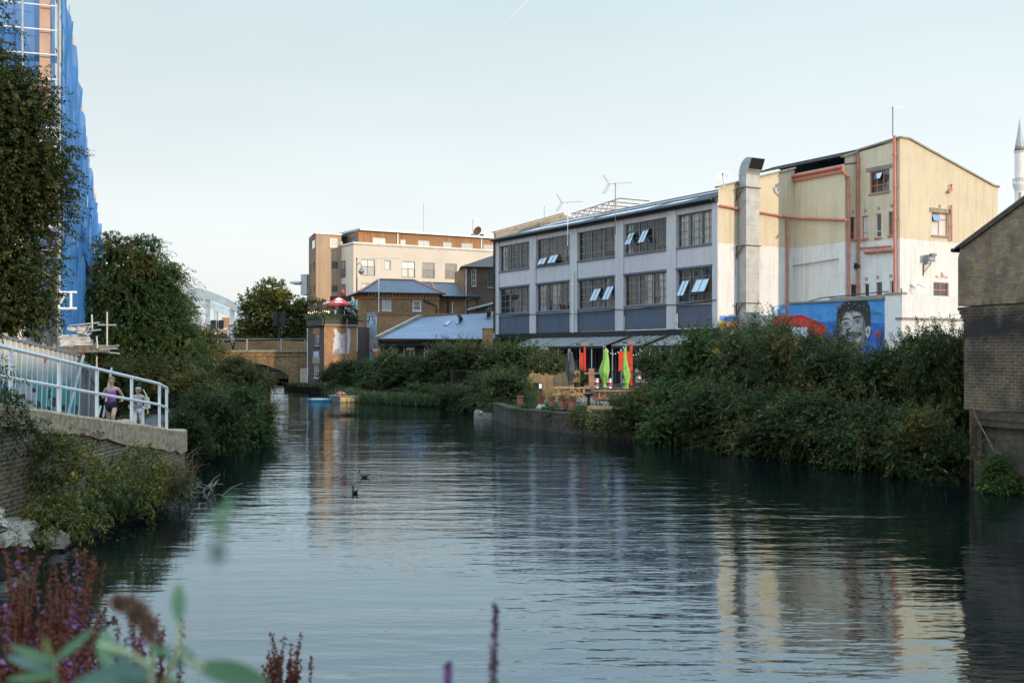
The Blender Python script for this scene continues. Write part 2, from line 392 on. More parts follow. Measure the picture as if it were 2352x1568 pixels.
brick('brick_orange', (.56, .28, .12), (.42, .19, .08), (.42, .29, .18), (.16, .09, .055), .4, odd=(.52, .34, .18), dirtscale=.6)
brick('brick_brown', (.47, .26, .105), (.29, .15, .068), (.24, .19, .13), (.06, .05, .04), .5, odd=(.26, .15, .08), dirtscale=.5)
brick('brick_plum', (.15, .10, .085), (.10, .07, .06), (.16, .13, .11), (.04, .035, .035), .5, odd=(.2, .14, .1), dirtscale=.7)
brick('brick_quay', (.12, .095, .068), (.06, .05, .042), (.10, .085, .068), (.018, .02, .016), .85, odd=(.24, .2, .15), dirtscale=1.3)
strips('cladding_pale', [(.44, .30, .19), (.37, .25, .155), (.49, .345, .225), (.40, .27, .165)], .13, wear=(.30, .17, .09), wearamt=.5, gap=.008)
strips('cladding_shade_brown', [(.20, .115, .065), (.26, .15, .08), (.17, .10, .06)], .13, wear=(.1, .06, .04))  # boards of the shaded sides, shade put into the darker brown
strips('cladding_orange', [(.42, .20, .08), (.34, .17, .075), (.47, .25, .11), (.30, .15, .07)], .13, wear=(.16, .09, .05), gap=.008)
mat('render_cream', (.60, .525, .43), .85, var=.07, vscale=.4, streak=.12)
mat('zinc', (.36, .39, .42), .45, .4, var=.12)
mat('white_cloth', (.70, .69, .66), .85, var=.12, vscale=3)
mat('green_cloth', (.24, .44, .09), .8, var=.15, vscale=3)
mat('charcoal_cloth', (.055, .065, .07), .85, var=.2, vscale=3)
mat('red_cloth', (.62, .06, .045), .75, var=.15, vscale=3)
mat('red_paint', (.62, .045, .02), .45, var=.15, vscale=3)
mat('teal_cloth', (.17, .42, .38), .8, var=.2, vscale=2)
mat('wood_new', (.46, .28, .12), .7, var=.3, vscale=5)
mat('wood_red', (.33, .15, .08), .7, var=.3, vscale=5)
mat('wood_grey', (.25, .21, .17), .8, var=.35, vscale=5)
mat('plank_tan', (.40, .32, .23), .8, var=.25, vscale=4)
strips('bamboo', [(.50, .33, .14), (.40, .25, .10), (.58, .41, .20), (.34, .21, .09)], .03, gap=.004, wear=(.2, .12, .05))
mat('tarp', (.55, .56, .58), .55, var=.2, vscale=2)
mat('skin', (.60, .33, .21), .55, var=.06)
mat('skin_dark', (.10, .055, .035), .55, var=.06)
mat('rock', (.42, .36, .28), .9, var=.4, vscale=2.5, bmp=.05, bscale=6)
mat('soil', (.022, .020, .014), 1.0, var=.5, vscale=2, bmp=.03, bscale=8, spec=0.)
mat('sheer_curtain', (.86, .84, .81), .9, var=.04)
mat('asphalt', (.10, .10, .105), .9, var=.2, vscale=6, bmp=.004)
mat('paving', (.17, .155, .13), .9, var=.3, vscale=2)
mat('bark', (.075, .058, .042), .9, var=.4, vscale=5, bmp=.02, bscale=12)
mat('dead_stem', (.17, .10, .055), .9, var=.4, vscale=9)
mat('dry_twig', (.26, .2, .17), .9, var=.35, vscale=9)
glass('pane_clear', clear=.96, base=.01)
glass('pane_dark', base=.06)
glass('pane_bright', tint=(.25, .27, .28), base=.25)
glass('pane_tilt', tint=(.10, .13, .15), base=.24)
glass('pane_blind', tint=(.62, .60, .56), base=.06, rough=.1)

# ------------------------------------------------------------------ water
def make_water():
    m, n, b = nt('canal_water'); out = n.nodes['Material Output']
    b.inputs['Base Color'].default_value = (.002, .005, .006, 1); b.inputs['Roughness'].default_value = .5; b.inputs['Specular IOR Level'].default_value = 0
    p = wpos(n)
    def rot(sc, a):
        mp = node(n, 'ShaderNodeMapping'); mp.inputs['Scale'].default_value = sc; mp.inputs['Rotation'].default_value = (0, 0, a); n.links.new(p, mp.inputs['Vector']); return mp.outputs[0]
    a = noise(n, rot((.45, 1.6, 1), R(-7)), 1.0, 3, .55)
    c = noise(n, rot((1.4, 4.6, 1), R(5)), 1.0, 3, .55)
    d = noise(n, rot((.06, .13, 1), R(30)), 1.0, 2)
    # calmer and livelier patches
    amp = ramp(n, [(.36, (.28,)*3), (.64, (1.25,)*3)], d)
    m1 = node(n, 'ShaderNodeMath', operation='MULTIPLY'); n.links.new(a, m1.inputs[0]); m1.inputs[1].default_value = .062
    m2 = node(n, 'ShaderNodeMath', operation='MULTIPLY_ADD'); n.links.new(c, m2.inputs[0]); m2.inputs[1].default_value = .022; n.links.new(m1.outputs[0], m2.inputs[2])
    m3 = node(n, 'ShaderNodeMath', operation='MULTIPLY'); n.links.new(m2.outputs[0], m3.inputs[0]); n.links.new(amp, m3.inputs[1])
    bp = node(n, 'ShaderNodeBump'); bp.inputs['Distance'].default_value = 1.0; bp.inputs['Strength'].default_value = .5; n.links.new(m3.outputs[0], bp.inputs['Height'])
    gl = node(n, 'ShaderNodeBsdfGlossy'); gl.inputs['Roughness'].default_value = .02; gl.inputs['Color'].default_value = (.76, .90, 1.0, 1); n.links.new(bp.outputs[0], gl.inputs['Normal'])
    fr = node(n, 'ShaderNodeFresnel'); fr.inputs['IOR'].default_value = 2.7; n.links.new(bp.outputs[0], fr.inputs['Normal'])
    ad = node(n, 'ShaderNodeMath', operation='ADD', use_clamp=True); n.links.new(fr.outputs[0], ad.inputs[0]); ad.inputs[1].default_value = .10
    mx = node(n, 'ShaderNodeMixShader'); n.links.new(ad.outputs[0], mx.inputs[0]); n.links.new(b.outputs[0], mx.inputs[1]); n.links.new(gl.outputs[0], mx.inputs[2])
    n.links.new(mx.outputs[0], out.inputs['Surface'])
make_water()
struct(MB().poly([(-60, -45, 0), (40, -45, 0), (40, 130, 0), (-60, 130, 0)]).build('water', 'canal_water'))

# ------------------------------------------------------------------ ground
LEFT = [(-60, 5.8), (-30, 5.8), (-8.6, 5.8), (-8.1, 8), (-8.05, 26), (-8.6, 27.2), (-9.6, 30), (-11.2, 40), (-15, 55), (-19.5, 70), (-25.8, 88), (-25.8, 101)]
RIGHT = [(-19.2, 101), (-19.2, 88), (-18.2, 86.5), (-13.9, 78), (-9.7, 67.5), (-4.5, 61), (-1.7, 53), (0.05, 43.6), (3.4, 38.2), (5.2, 37), (8.2, 31), (10.9, 25.6), (11.6, 23.6), (13.9, 17.4), (13.9, 5.5)]
# the near bank: from the left bank across under the camera to the right bank
NEAR = [(8.5, 5.2), (0, 5.0), (-5, 5.4)]
def ground():
    # one sheet to the horizon with the canal as a notch, skirted down into the water
    edge = LEFT[2:] + RIGHT + NEAR
    outer = [(-2500, -300), (2500, -300), (2500, 4000), (-2500, 4000)]
    mb = MB(); zt = .52
    n = len(edge)
    # fill as strips: left side, right side, near side, far side
    L = LEFT[2:]; Rr = RIGHT
    zl = .02
    for i in range(len(L)-1):
        mb.poly([(L[i][0], L[i][1], zl), (L[i+1][0], L[i+1][1], zl), (-2500, L[i+1][1], zl), (-2500, L[i][1], zl)])
    for i in range(len(Rr)-1):
        if abs(Rr[i][1]-Rr[i+1][1]) < 1e-6: continue
        mb.poly([(Rr[i][0], Rr[i][1], zt), (2500, Rr[i][1], zt), (2500, Rr[i+1][1], zt), (Rr[i+1][0], Rr[i+1][1], zt)])
    mb.poly([(-2500, 101, zt), (-25.8, 101, zt), (-19.2, 101, zt), (2500, 101, zt), (2500, 4000, zt), (-2500, 4000, zt)])
    mb.poly([(-2500, -300, zt), (2500, -300, zt), (2500, 5.5, zt), (13.9, 5.5, zt), (8.5, 5.2, zt), (0, 5.0, zt), (-5, 5.4, zt), (-8.6, 5.8, zt), (-2500, 5.8, zt)])
    for i in range(n):
        a, b = edge[i], edge[(i+1) % n]
        t = zl if i < len(L)-1 else zt
        mb.poly([(a[0], a[1], t), (b[0], b[1], t), (b[0], b[1], -1.5), (a[0], a[1], -1.5)])
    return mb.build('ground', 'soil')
struct(ground())
def pz(Y):            # height of the left towpath along the canal
    return float(np.interp(Y, [-20, 5, 13, 19, 25, 29, 33, 37, 90], [1.45, 1.5, 1.95, 1.35, .85, .70, .40, .14, .16]))
def lx(Y):            # left water edge
    return float(np.interp(Y, [p[1] for p in LEFT[3:]], [p[0] for p in LEFT[3:]]))
# towpath bank lofted along the water, and the asphalt on it
ys = [8, 10, 12, 13, 15, 17, 19, 21, 23, 25, 26.5, 28, 30, 33, 36, 40, 45, 50, 55, 62, 70, 80, 88]
def loft(offs, dz, name, m):
    mb = MB(); k = len(offs); vs = []
    for Y in ys:
        s0 = 0 if dz == 0 else float(np.interp(Y, [25, 29, 35, 45], [0, .45, 1.3, 1.7]))
        for o in offs: vs.append((lx(Y)-o-s0, Y, pz(Y)+dz))
    mb.add(vs, [(j*k+i, j*k+i+1, (j+1)*k+i+1, (j+1)*k+i) for j in range(len(ys)-1) for i in range(k-1)])
    if dz == 0:
        vs = [q for Y in ys for q in ((lx(Y)-offs[0], Y, pz(Y)), (lx(Y)-offs[0], Y, -1.4))]
        mb.add(vs, [(2*j, 2*j+1, 2*j+3, 2*j+2) for j in range(len(ys)-1)])
    return struct(mb.build(name, m))
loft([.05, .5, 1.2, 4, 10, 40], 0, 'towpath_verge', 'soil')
loft([.55, 1.2, 2.2, 3.1], .02, 'towpath', 'asphalt')
# near bank under the camera
def near_bank():
    mb = MB(); rows = [(-20, 1.35), (1.2, 1.3), (2.6, 1.2), (3.8, .9), (4.9, .35), (5.6, -.5)]
    xs = [-30, -15, -9, -7, -4.5, -2, 0, 2, 5, 9]; k = len(xs)
    rr = random.Random(3)
    mb.add([(x, y+(1.2 if x < -3.5 and y > 3 else 0), z+rr.uniform(-.05, .05)) for y, z in rows for x in xs], [(j*k+i, j*k+i+1, (j+1)*k+i+1, (j+1)*k+i) for j in range(len(rows)-1) for i in range(k-1)])
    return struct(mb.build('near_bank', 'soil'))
near_bank()
# pub terrace surface and the raised deck in front of the factory
struct(MB().prism([(3.2, 39, .53), (5.0, 38, .53), (14, 42, .53), (13.8, 58.5, .53), (-3.6, 58.5, .53), (-.9, 52.5, .53), (.5, 44.2, .53)], (0, 0, .06)).build('terrace', 'paving'))
struct(MB().prism([(-4.2, 60.8, .53), (-4, 58.5, .53), (13.8, 58.5, .53), (13.5, 60, .53), (0.5, 82, .53), (-11, 84, .53), (-11.3, 79, .53), (-7, 70, .53), (-2.6, 64, .53)], (0, 0, .52)).build('deck', 'brick_quay'))
struct(MB().prism([(-19.1, 88, .1), (-18, 86.6, .1), (-13.8, 78.3, .1), (-10.8, 84, .1), (-12, 96, .1), (-19.1, 96, .1)], (0, 0, .33)).build('quay', 'paving'))
# ================================================================== factory with big steel windows
FA = (12.24, 62.0); FL = (-1.38, 85.2)
FB = (17.62, 65.16); FC = (19.65, 61.71); FD = (20.63, 62.29); FE = (22.16, 59.68); FF = (29.85, 64.19)
FAC = thing('factory_building', (3.0, 75, .5), 'pale grey three storey factory with big gridded steel windows and cream and white side walls', 'building')
MF = frame(FL, FA); LF = flen(FL, FA)
def fu(x): return hit(MF, x, 600)[0]
bays = [(1147.5, 1217.5), (1232.5, 1310), (1327.5, 1414), (1434, 1532), (1555, 1637)]
ZU, ZL = (9.62, 11.66), (6.18, 8.24)
fh = []
for a, b in bays:
    fh += [(fu(a), fu(b), *ZU), (fu(a), fu(b), *ZL)]
mb = MB(MF); mb.wall(0, LF, 6.0, 12.3, fh, .28)
# grey wall below the lower sills only at the pilasters, slate painted panels between
pil = [(0, fu(1147.5)-.02)]+[(fu(bays[i][1])+.02, fu(bays[i+1][0])-.02) for i in range(4)]+[(fu(1637)+.02, LF)]
for a, b in pil: mb.wall(a, b, 4.58, 6.0)
mb.build('wall', 'paint_grey', FAC, label='pale grey painted brick front wall')
for i, (a, b) in enumerate(bays):
    MB(MF).wall(fu(a)-.02, fu(b)+.02, 4.58, 6.0, d0=.05).build('wall_panel', 'slate_brick', FAC, label='dark slate painted brick panel')
for a, b in pil:
    MB(MF).bx(a, b, -.07, -.001, 4.55, 12.0).build('pilaster', 'paint_grey', FAC)
    b_ = None
# ground floor: dark fascia and recessed dark shop front
MB(MF).bx(0, LF, -.12, .25, 4.12, 4.55).build('fascia', 'black', FAC)
MB(MF).bx(0, LF, .35, .5, .5, 4.12).build('shop_front', 'black', FAC)
m = MB(MF)
for k in range(34):
    u = .4+k*.79
    m.bx(u, u+.06, .27, .345, 1.05, 4.1)
for z in (1.9, 3.2): m.bx(0, LF, .285, .335, z, z+.05)
m.build('mullion', 'grey_metal', FAC)
rr = random.Random(5)
cols = [7, 7, 7, 8, 7]
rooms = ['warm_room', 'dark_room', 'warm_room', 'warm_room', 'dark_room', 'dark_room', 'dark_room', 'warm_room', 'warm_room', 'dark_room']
k = 0
tilts = {(1, 0): [(.08, .3, .05, .3), (.4, .63, .05, .35)], (3, 0): [(.1, .24, .3, .72), (.43, .57, .3, .74)], (2, 1): [(.42, .6, .25, .66), (.76, .93, .25, .7)], (4, 1): [(.12, .32, .2, .66), (.52, .88, .28, .66)]}
for i, (a, b) in enumerate(bays):
    for j, (c, d) in enumerate((ZU, ZL)):
        r = (fu(a), fu(b), c, d); wd = r[1]-r[0]; ht = d-c
        win = window(FAC, MF, r, cols[i], 4, 'grey_metal', 'pane_clear', fw=.07, bw=.035, back=.16, sill='paint_slate', wob=.012)
        m = MB(MF); p = wd/3
        for q in ((1, 2) if i != 1 else (1,)): MB(MF).bx(r[0]+p*q-.045, r[0]+p*q+.045, .12, .2, c, d).build('mullion', 'grey_metal', win)
        MB(MF).bx(r[0]-.06, r[1]+.06, -.09, -.075, d+.004, d+.12).build('lintel', 'paint_slate', win) if j else None
        # the room behind the glass
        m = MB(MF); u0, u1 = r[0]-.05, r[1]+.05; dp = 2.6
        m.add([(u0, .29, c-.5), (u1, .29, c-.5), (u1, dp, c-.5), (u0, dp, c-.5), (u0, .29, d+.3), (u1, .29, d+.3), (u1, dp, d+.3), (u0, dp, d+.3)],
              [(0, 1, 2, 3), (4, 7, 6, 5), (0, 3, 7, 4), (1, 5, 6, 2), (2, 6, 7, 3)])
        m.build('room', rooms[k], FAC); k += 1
        # things standing inside on the sill
        m = MB(MF)
        for q in range(rr.randint(4, 7)):
            u = rr.uniform(r[0]+.3, r[1]-.4); h = rr.uniform(.2, .7); ww = rr.uniform(.08, .3)
            m.bx(u, u+ww, .5+rr.uniform(0, 1.2), 1.9, c-.4, c+h)
        m.build('furnishing', ['wood_grey', 'black', 'offwhite', 'wood_red'][k % 4], FAC)
        for q in range(2):
            u = r[0]+wd*rr.uniform(.2, .8)
            MB(MF).bx(u, u+rr.uniform(.3, .9), 2.2, 2.6, c-.4, d-.1*rr.random()).build('furnishing', ['black', 'plank_tan', 'offwhite'][rr.randint(0, 2)], FAC)
        if (i, j) in ((4, 0), (3, 1), (1, 1), (0, 0), (2, 1), (3, 0)):
            sp = [(0, .16)] if (i, j) == (0, 0) else [(.66, .74)] if (i, j) == (2, 1) else [(.0, .13)] if (i, j) == (3, 0) else [(0, .3), (.34, .62), (.68, 1)] if (i, j) == (4, 0) else ([(.42, .66), (.74, 1)] if i == 3 else [(0, .2), (.36, .62), (.9, 1)])
            for s0, s1 in sp:
                m = MB(MF); n = 14; pts = []
                for q in range(n+1):
                    u = r[0]+wd*(s0+(s1-s0)*q/n); pts.append((u, .30+.07*(q % 2)))
                pinch = 0 if (i, j) == (4, 0) else .35
                um = r[0]+wd*(s0+s1)/2
                for q in range(n):
                    (ua, da), (ub, db) = pts[q], pts[q+1]
                    mid = [(um+(u-um)*(1-pinch), dd) for u, dd in ((ua, da), (ub, db))]
                    m.poly([(ua, da, d), (ub, db, d), (mid[1][0], mid[1][1], c+ht*.3), (mid[0][0], mid[0][1], c+ht*.3)])
                    m.poly([(mid[0][0], mid[0][1], c+ht*.3), (mid[1][0], mid[1][1], c+ht*.3), (ub, db, c), (ua, da, c)])
                m.build('curtain', 'sheer_curtain', win)
        for (s0, s1, t0, t1) in tilts.get((i, j), []):
            u0, u1 = r[0]+wd*s0, r[0]+wd*s1; z0, z1 = c+ht*t0, c+ht*t1; o = .42*(z1-z0)
            m = MB(MF)
            for p, q in (((u0, .1, z1), (u1, .1, z1)), ((u0, -o, z0), (u1, -o, z0)), ((u0, .1, z1), (u0, -o, z0)), ((u1, .1, z1), (u1, -o, z0)), (((u0+u1)/2, .1, z1), ((u0+u1)/2, -o, z0))): m.bar(p, q, .035)
            cs = m.build('casement', 'grey_metal', win, label='tilted open casement')
            MB(MF).prism([(u0, .1, z1), (u1, .1, z1), (u1, -o, z0), (u0, -o, z0)], (0, .006, .004)).build('pane', 'pane_tilt', win)
MB(MF).ell((fu(1627), .75, 7.32), .09, .09, .12).build('lit_bulb', glow('lamp_glow', (1, .66, .3), 6), FAC)
# corrugated roof, gutter and rooflight strips
m = MB(MF); nn = 190; Z0 = 12.34; RG = 6.35
vs = []
for q in range(nn+1):
    u = -.02+(LF-.3)*q/nn; w_ = .05*(q % 2)
    vs += [(u, -.34, Z0-.10+w_), (u, 3.0, Z0+.86+w_), (u, RG, Z0+1.85+w_), (u, RG+6, Z0+.1)]
m.add(vs, [(q*4+j, q*4+4+j, q*4+5+j, q*4+1+j) for q in range(nn) for j in range(3)])
m.build('roof', 'corrugated_roof', FAC)
MB(MF).tube((0, -.36, Z0-.16), (LF-.2, -.36, Z0-.16), .085).build('gutter', 'black', FAC)
MB(MF).bx(0, LF-.05, -.22, -.001, 12.02, 12.3).build('eave_board', 'black', FAC)
def onroof(u0, u1, d0, d1, lift, th=.02):
    z = lambda d: Z0-.02+.296*d*.97+lift
    return MB(MF).prism([(u0, d0, z(d0)), (u1, d0, z(d0)), (u1, d1, z(d1)), (u0, d1, z(d1))], (0, 0, th))
for u0, u1, d0, d1 in ((3.2, 5.6, .5, 2.2), (6.6, 11.8, .4, 1.6), (14, 19.5, .3, 1.7), (1.5, 8, 3.4, 5), (21, 23.4, .5, 1.5)):
    onroof(u0, u1, d0, d1, .075).build('rooflight', 'tarp', FAC)
m = MB(MF)
z = lambda d: Z0+.10+.287*d
m.tube((4, 3.0, z(3.)), (LF-.4, 3.0, z(3.)), .05); m.build('ridge_cap', 'tarp', FAC)
# bare rooflight frame with zigzag bracing on the ridge
lf = thing('rooflight_truss', MF @ V((9.2, 5.2, 14.0)), 'pinkish skeleton truss frame with zigzag bracing on the factory roof ridge', 'roof truss')
m = MB(MF); ua, ub = hit(MF, 1312, 490, 5.2)[0], hit(MF, 1420, 475, 5.2)[0]
zb, zt = 13.95, 14.75
m.bar((ua, 5.2, zb), (ub, 5.2, zb), .07); m.bar((ua, 5.2, zt-.4), (ub, 5.2, zt), .07)
nz = 16
for q in range(nz):
    p0 = ua+(ub-ua)*q/nz; p1 = ua+(ub-ua)*(q+1)/nz
    ztq = zt-.4+.4*(q+(1 if q % 2 == 0 else 0))/nz
    m.bar((p0, 5.2, zb if q % 2 == 0 else ztq), (p1, 5.2, ztq if q % 2 == 0 else zb), .05)
m.build('lattice', mat('pink_metal', (.50, .34, .29), .6, var=.2), lf)
m = MB(MF)
for q in range(6):
    u = ua+(ub-ua)*q/5; m.bar((u, 5.2, zt-.36+.4*q/5), (u-.3, 8.4, zt-.3+.4*q/5), .06)
m.build('purlin', 'rust', lf)
# gable parapets
m = MB(MF); m.prism([(-.02, -.1, 4.2), (-.02, 6.5, 4.2), (-.02, 6.5, 14.75), (-.02, -.1, 12.8)], (.3, 0, 0)); m.prism([(-.02, 6.5, 4.2), (-.02, 13, 4.2), (-.02, 13, 12.8), (-.02, 6.5, 14.75)], (.3, 0, 0))
m.build('gable_parapet', 'stone_cap', FAC)
MB(MF).bar((.13, -.2, 12.86), (.13, 6.5, 14.85), .42, .1).build('coping', 'ridge_tile', FAC)
# black downpipe and brackets on the left corner, white one mid front
m = MB(MF); m.tube((.08, -.14, 1), (.08, -.14, 12.2), .07)
for zz in range(2, 12): m.tube((.08, -.14, zz), (.08, -.14, zz+.12), .095)
m.build('downpipe', 'black', FAC)
u = fu(1320); m = MB(MF); m.tube((u, -.14, 4.5), (u, -.14, 8.9), .055); m.build('downpipe', 'white_paint', FAC)
m = MB(MF); pts = [(fu(1137)+.2, -.1, 6.25)]
for x, dz in ((1180, -.05), (1240, -.14), (1310, -.22), (1330, -.3), (1415, -.1), (1440, -.2), (1540, -.02), (1560, -.08), (1648, .1)): pts.append((fu(x), -.1, 6.12+dz))
m.path(pts, .022, 5); m.build('cable', 'black', FAC)

# --- cream and white side walls, stepping back and forth
faces = [(FA, FB, 12.84, 14.53), (FB, FC, 14.1, 14.1), (FC, FD, 14.6, 15.0), (FD, FE, 15.08, 15.32), (FE, FF, 15.32, 13.2)]
FM = [frame(a, b) for a, b, *_ in faces]
holes = {2: [rect(FM[2], 1953.5, 1964.5, 498, 549), rect(FM[2], 1955, 1969, 653, 684)],
         3: [rect(FM[3], 1998, 2043, 391, 442), rect(FM[3], 1980, 1994, 496, 548), rect(FM[3], 2011, 2024, 490, 545), rect(FM[3], 2041, 2053, 486, 540), rect(FM[3], 1984, 1996, 651, 684), rect(FM[3], 2012.6, 2026, 648, 682), rect(FM[3], 2044, 2054, 645, 678)],
         4: [rect(FM[4], 2140, 2177, 489, 542), rect(FM[4], 2144, 2179, 648.5, 700)]}
for i, (a, b, za, zb) in enumerate(faces):
    L = flen(a, b); zl = min(za, zb); m = MB(FM[i])
    m.wall(0, L, .4, zl, holes.get(i, ()), .18)
    if i == 4:
        m.poly([(0, 0, zl), (L, 0, zl), (L-.5, 0, zl+.05), (.75, 0, za), (0, 0, za)])
    elif abs(za-zb) > .01:
        m.poly([(0, 0, zl), (L, 0, zl), (L, 0, zb), (0, 0, za)] if za > zl else [(0, 0, zl), (L, 0, zl), (L, 0, zb)])
    m.build('side_wall', 'cream_white', FAC, label='brick side wall painted cream above and white below')
    m = MB(FM[i])
    if i == 4:
        m.bar((-.05, .08, za+.06), (.75, .08, za+.06), .34, .1); m.bar((.75, .08, za+.06), (L-.5, .08, zb+.12), .34, .1); m.bar((L-.5, .08, zb+.12), (L+.1, .08, zb+.06), .34, .1)
    elif i != 1: m.bar((-.06, .08, za+.06), (L+.06, .08, zb+.06), .34, .1)
    if i != 1: m.build('coping', 'stone_cap', FAC)
# far flank, roof planes behind the stepped walls
m = MB(); e2 = V((-.506, .862, 0))*10
E_, F_, D_ = V((*FE, 15.2)), V((*FF, 13.1)), V((*FD, 15.0))
m.poly([E_, F_, F_+e2, E_+e2]); m.poly([F_, F_+e2, (F_+e2)*1-V((0, 0, 12.6)), F_-V((0, 0, 12.6))]); m.poly([D_, E_, E_+e2, D_+e2])
m.build('roof', 'corrugated_roof', FAC)
m = MB(FM[1]); L1 = flen(FB, FC); m.prism([(-.1, -.12, 14.12), (L1, -.12, 14.12), (L1, 5, 15.0), (-.1, 5, 15.0)], (0, 0, .1)); m.build('roof', 'slate_roof', FAC)
MB(FM[0]).prism([(6.24, 0, 12.0), (6.24, 6, 12.0), (6.24, 6, 14.4), (6.24, .02, 14.5)], (-.25, 0, 0)).build('parapet', 'stone_cap', FAC)
# windows in the side walls
wl = [(2, 0, 1, 3, 'pane_dark', 'salmon'), (2, 1, 1, 2, 'pane_dark', 'salmon'), (3, 1, 1, 1, 'pane_blind', 'salmon'), (3, 2, 1, 1, 'pane_dark', 'white_paint'), (3, 3, 1, 1, 'pane_dark', 'salmon'), (3, 4, 1, 1, 'pane_dark', 'white_paint'), (3, 5, 1, 1, 'pane_dark', 'salmon'), (3, 6, 1, 1, 'pane_dark', 'white_paint')]
for i, h, c, r_, pm, fm in wl:
    a, b, z0, z1 = holes[i][h]
    w_ = window(FAC, FM[i], (a, b, z0, z1), c, r_, fm, pm, fw=.045, back=.1, sill='salmon', rowz=[z0+(z1-z0)*.27] if h < 4 else None)
a, b, z0, z1 = holes[3][0]
w_ = window(FAC, FM[3], (a, b, z0, z1), 3, 1, 'salmon', 'pane_dark', fw=.06, bw=.06, back=.1, sill='stone_cap')
MB(FM[3]).bx(a+.06, a+(b-a)*.33, .13, .16, z0+.05, z1-.05).build('blind', 'white_cloth', w_)
m = MB(FM[3]); m.bar((a+.05, .09, z0+.45), (b-.05, .09, z0+.45), .05); m.build('transom', 'salmon', w_)
q0, q1 = a+(b-a)*.3, a+(b-a)*.62
MB(FM[3]).prism([(q0, .07, z1-.08), (q1, .07, z1-.08), (q1, -.18, z1-.5), (q0, -.18, z1-.5)], (0, .01, .01)).build('casement', 'pane_tilt', w_)
MB(FM[3]).bx(a-.28, b+.2, -.02, .0, z1+.0, z1+.24).build('lintel', mat('grey_render', (.24, .23, .20), .9, var=.25), FAC)
a, b, z0, z1 = holes[4][0]
w_ = window(FAC, FM[4], (a, b, z0, z1), 2, 2, 'salmon', 'pane_blind', fw=.06, bw=.06, back=.1, sill='stone_cap', rowz=[z0+(z1-z0)*.72])
MB(FM[4]).prism([(a+.06, .06, z1-.06), ((a+b)/2, .06, z1-.06), ((a+b)/2, -.12, z1-.5), (a+.06, -.12, z1-.5)], (0, .01, .01)).build('casement', 'pane_tilt', w_)
MB(FM[4]).bx(a-.2, b+.25, -.05, -.002, z1+.0, z1+.26).build('lintel', 'stone_cap', FAC)
a, b, z0, z1 = holes[4][1]
w_ = window(FAC, FM[4], (a, b, z0, z1), 2, 3, 'salmon', 'pane_dark', fw=.06, bw=.06, back=.1, sill='salmon')
MB(FM[4]).bx(a+.08, b-.08, .14, .16, z0+(z1-z0)*.36, z0+(z1-z0)*.66).build('blind', 'white_cloth', w_)
m = MB(FM[4]); 
for k_ in range(14):
    u = a+.1+rr.uniform(0, 1.1); m.bx(u, u+.1, -.006, -.003, z1+.22+rr.uniform(0, .12), z1+.3+rr.uniform(0, .12))
m.build('worn_paint', mat('flaked', (.50, .36, .2), .9), FAC)['kind'] = 'stuff'
# air bricks
m = [MB(x) for x in FM]
for i, x, y in ((3, 1988, 484), (3, 2018, 479), (3, 2048, 473), (2, 1959, 487), (4, 2158, 474), (4, 2163, 630), (3, 1990, 641), (3, 2016, 637), (3, 2046, 634)):
    u, z = hit(FM[i], x, y)
    for q in (-.09, .03): m[i].bx(u+q, u+q+.07, -.012, -.001, z-.1, z+.1)
for i in (2, 3, 4): m[i].build('air_brick', 'wood_grey', FAC)
# salmon drain pipes
def pipe(i, pts, r, joints=True, mname='salmon', label=None):
    m = MB(FM[i]); q = [hp(FM[i], x, y, -.14) for x, y in pts]
    q = [V((v.x, -.14, v.z)) for v in q]
    r *= .8; m.path(q, r, 8)
    if joints:
        for a, b in zip(q, q[1:]):
            n = max(1, int((b-a).length/1.7))
            for j in range(1, n+1):
                p = a.lerp(b, (j-.4)/n); d = (b-a).normalized()*.07; m.tube(p-d, p+d, r*1.35, 8)
    return m.build('drain_pipe', mname, FAC, label=label)
pipe(2, [(1934, 384), (1936, 396), (1949, 408), (1949.5, 684)], .10)
pipe(2, [(1970.5, 354), (1971.5, 684)], .075)
pipe(3, [(2054.5, 312), (2056, 674)], .115)
pipe(3, [(1974, 570), (2046, 565.5)], .07); pipe(3, [(1986, 580), (2056, 574)], .11)
pipe(4, [(2185, 424), (2185, 435), (2178, 442)], .11, False); pipe(4, [(2185, 471), (2185.5, 554)], .075)
pipe(0, [(1654, 472.5), (1711, 482), (1745, 488), (1822, 501)], .09)
pipe(1, [(1826, 501.5), (1944, 505)], .09)
pipe(0, [(1809, 505), (1809, 720)], .10)
pipe(1, [(1818, 611), (1872, 603), (1925, 594)], .05, True, 'galv')
m = MB(FM[1]); m.tube((-.15, -.2, 14.05), (L1+.1, -.2, 14.05), .11); m.bx(-.1, L1, -.15, -.004, 13.72, 14.0); m.build('gutter', 'salmon', FAC)
for x, y in ((1959, 612), (1972, 613)):
    p = hp(FM[3], x, y); m = MB(FM[3]); m.tube((p.x, 0, p.z), (p.x+.06, -.34, p.z+.06), .13, 10, .17); m.build('vent_pipe', 'black_metal', FAC)
m = MB(FM[4]); pts = [hp(FM[4], x, y, -.03) for x, y in ((2070, 662), (2074, 700), (2082, 716), (2110, 722), (2160, 727), (2215, 730))]
m.path([V((p.x, -.03, p.z)) for p in pts], .03, 5); m.build('cable', 'black', FAC)
pts = [hp(FM[3], x, y, -.02) for x, y in ((1982, 380), (1988, 390), (1992, 393))]
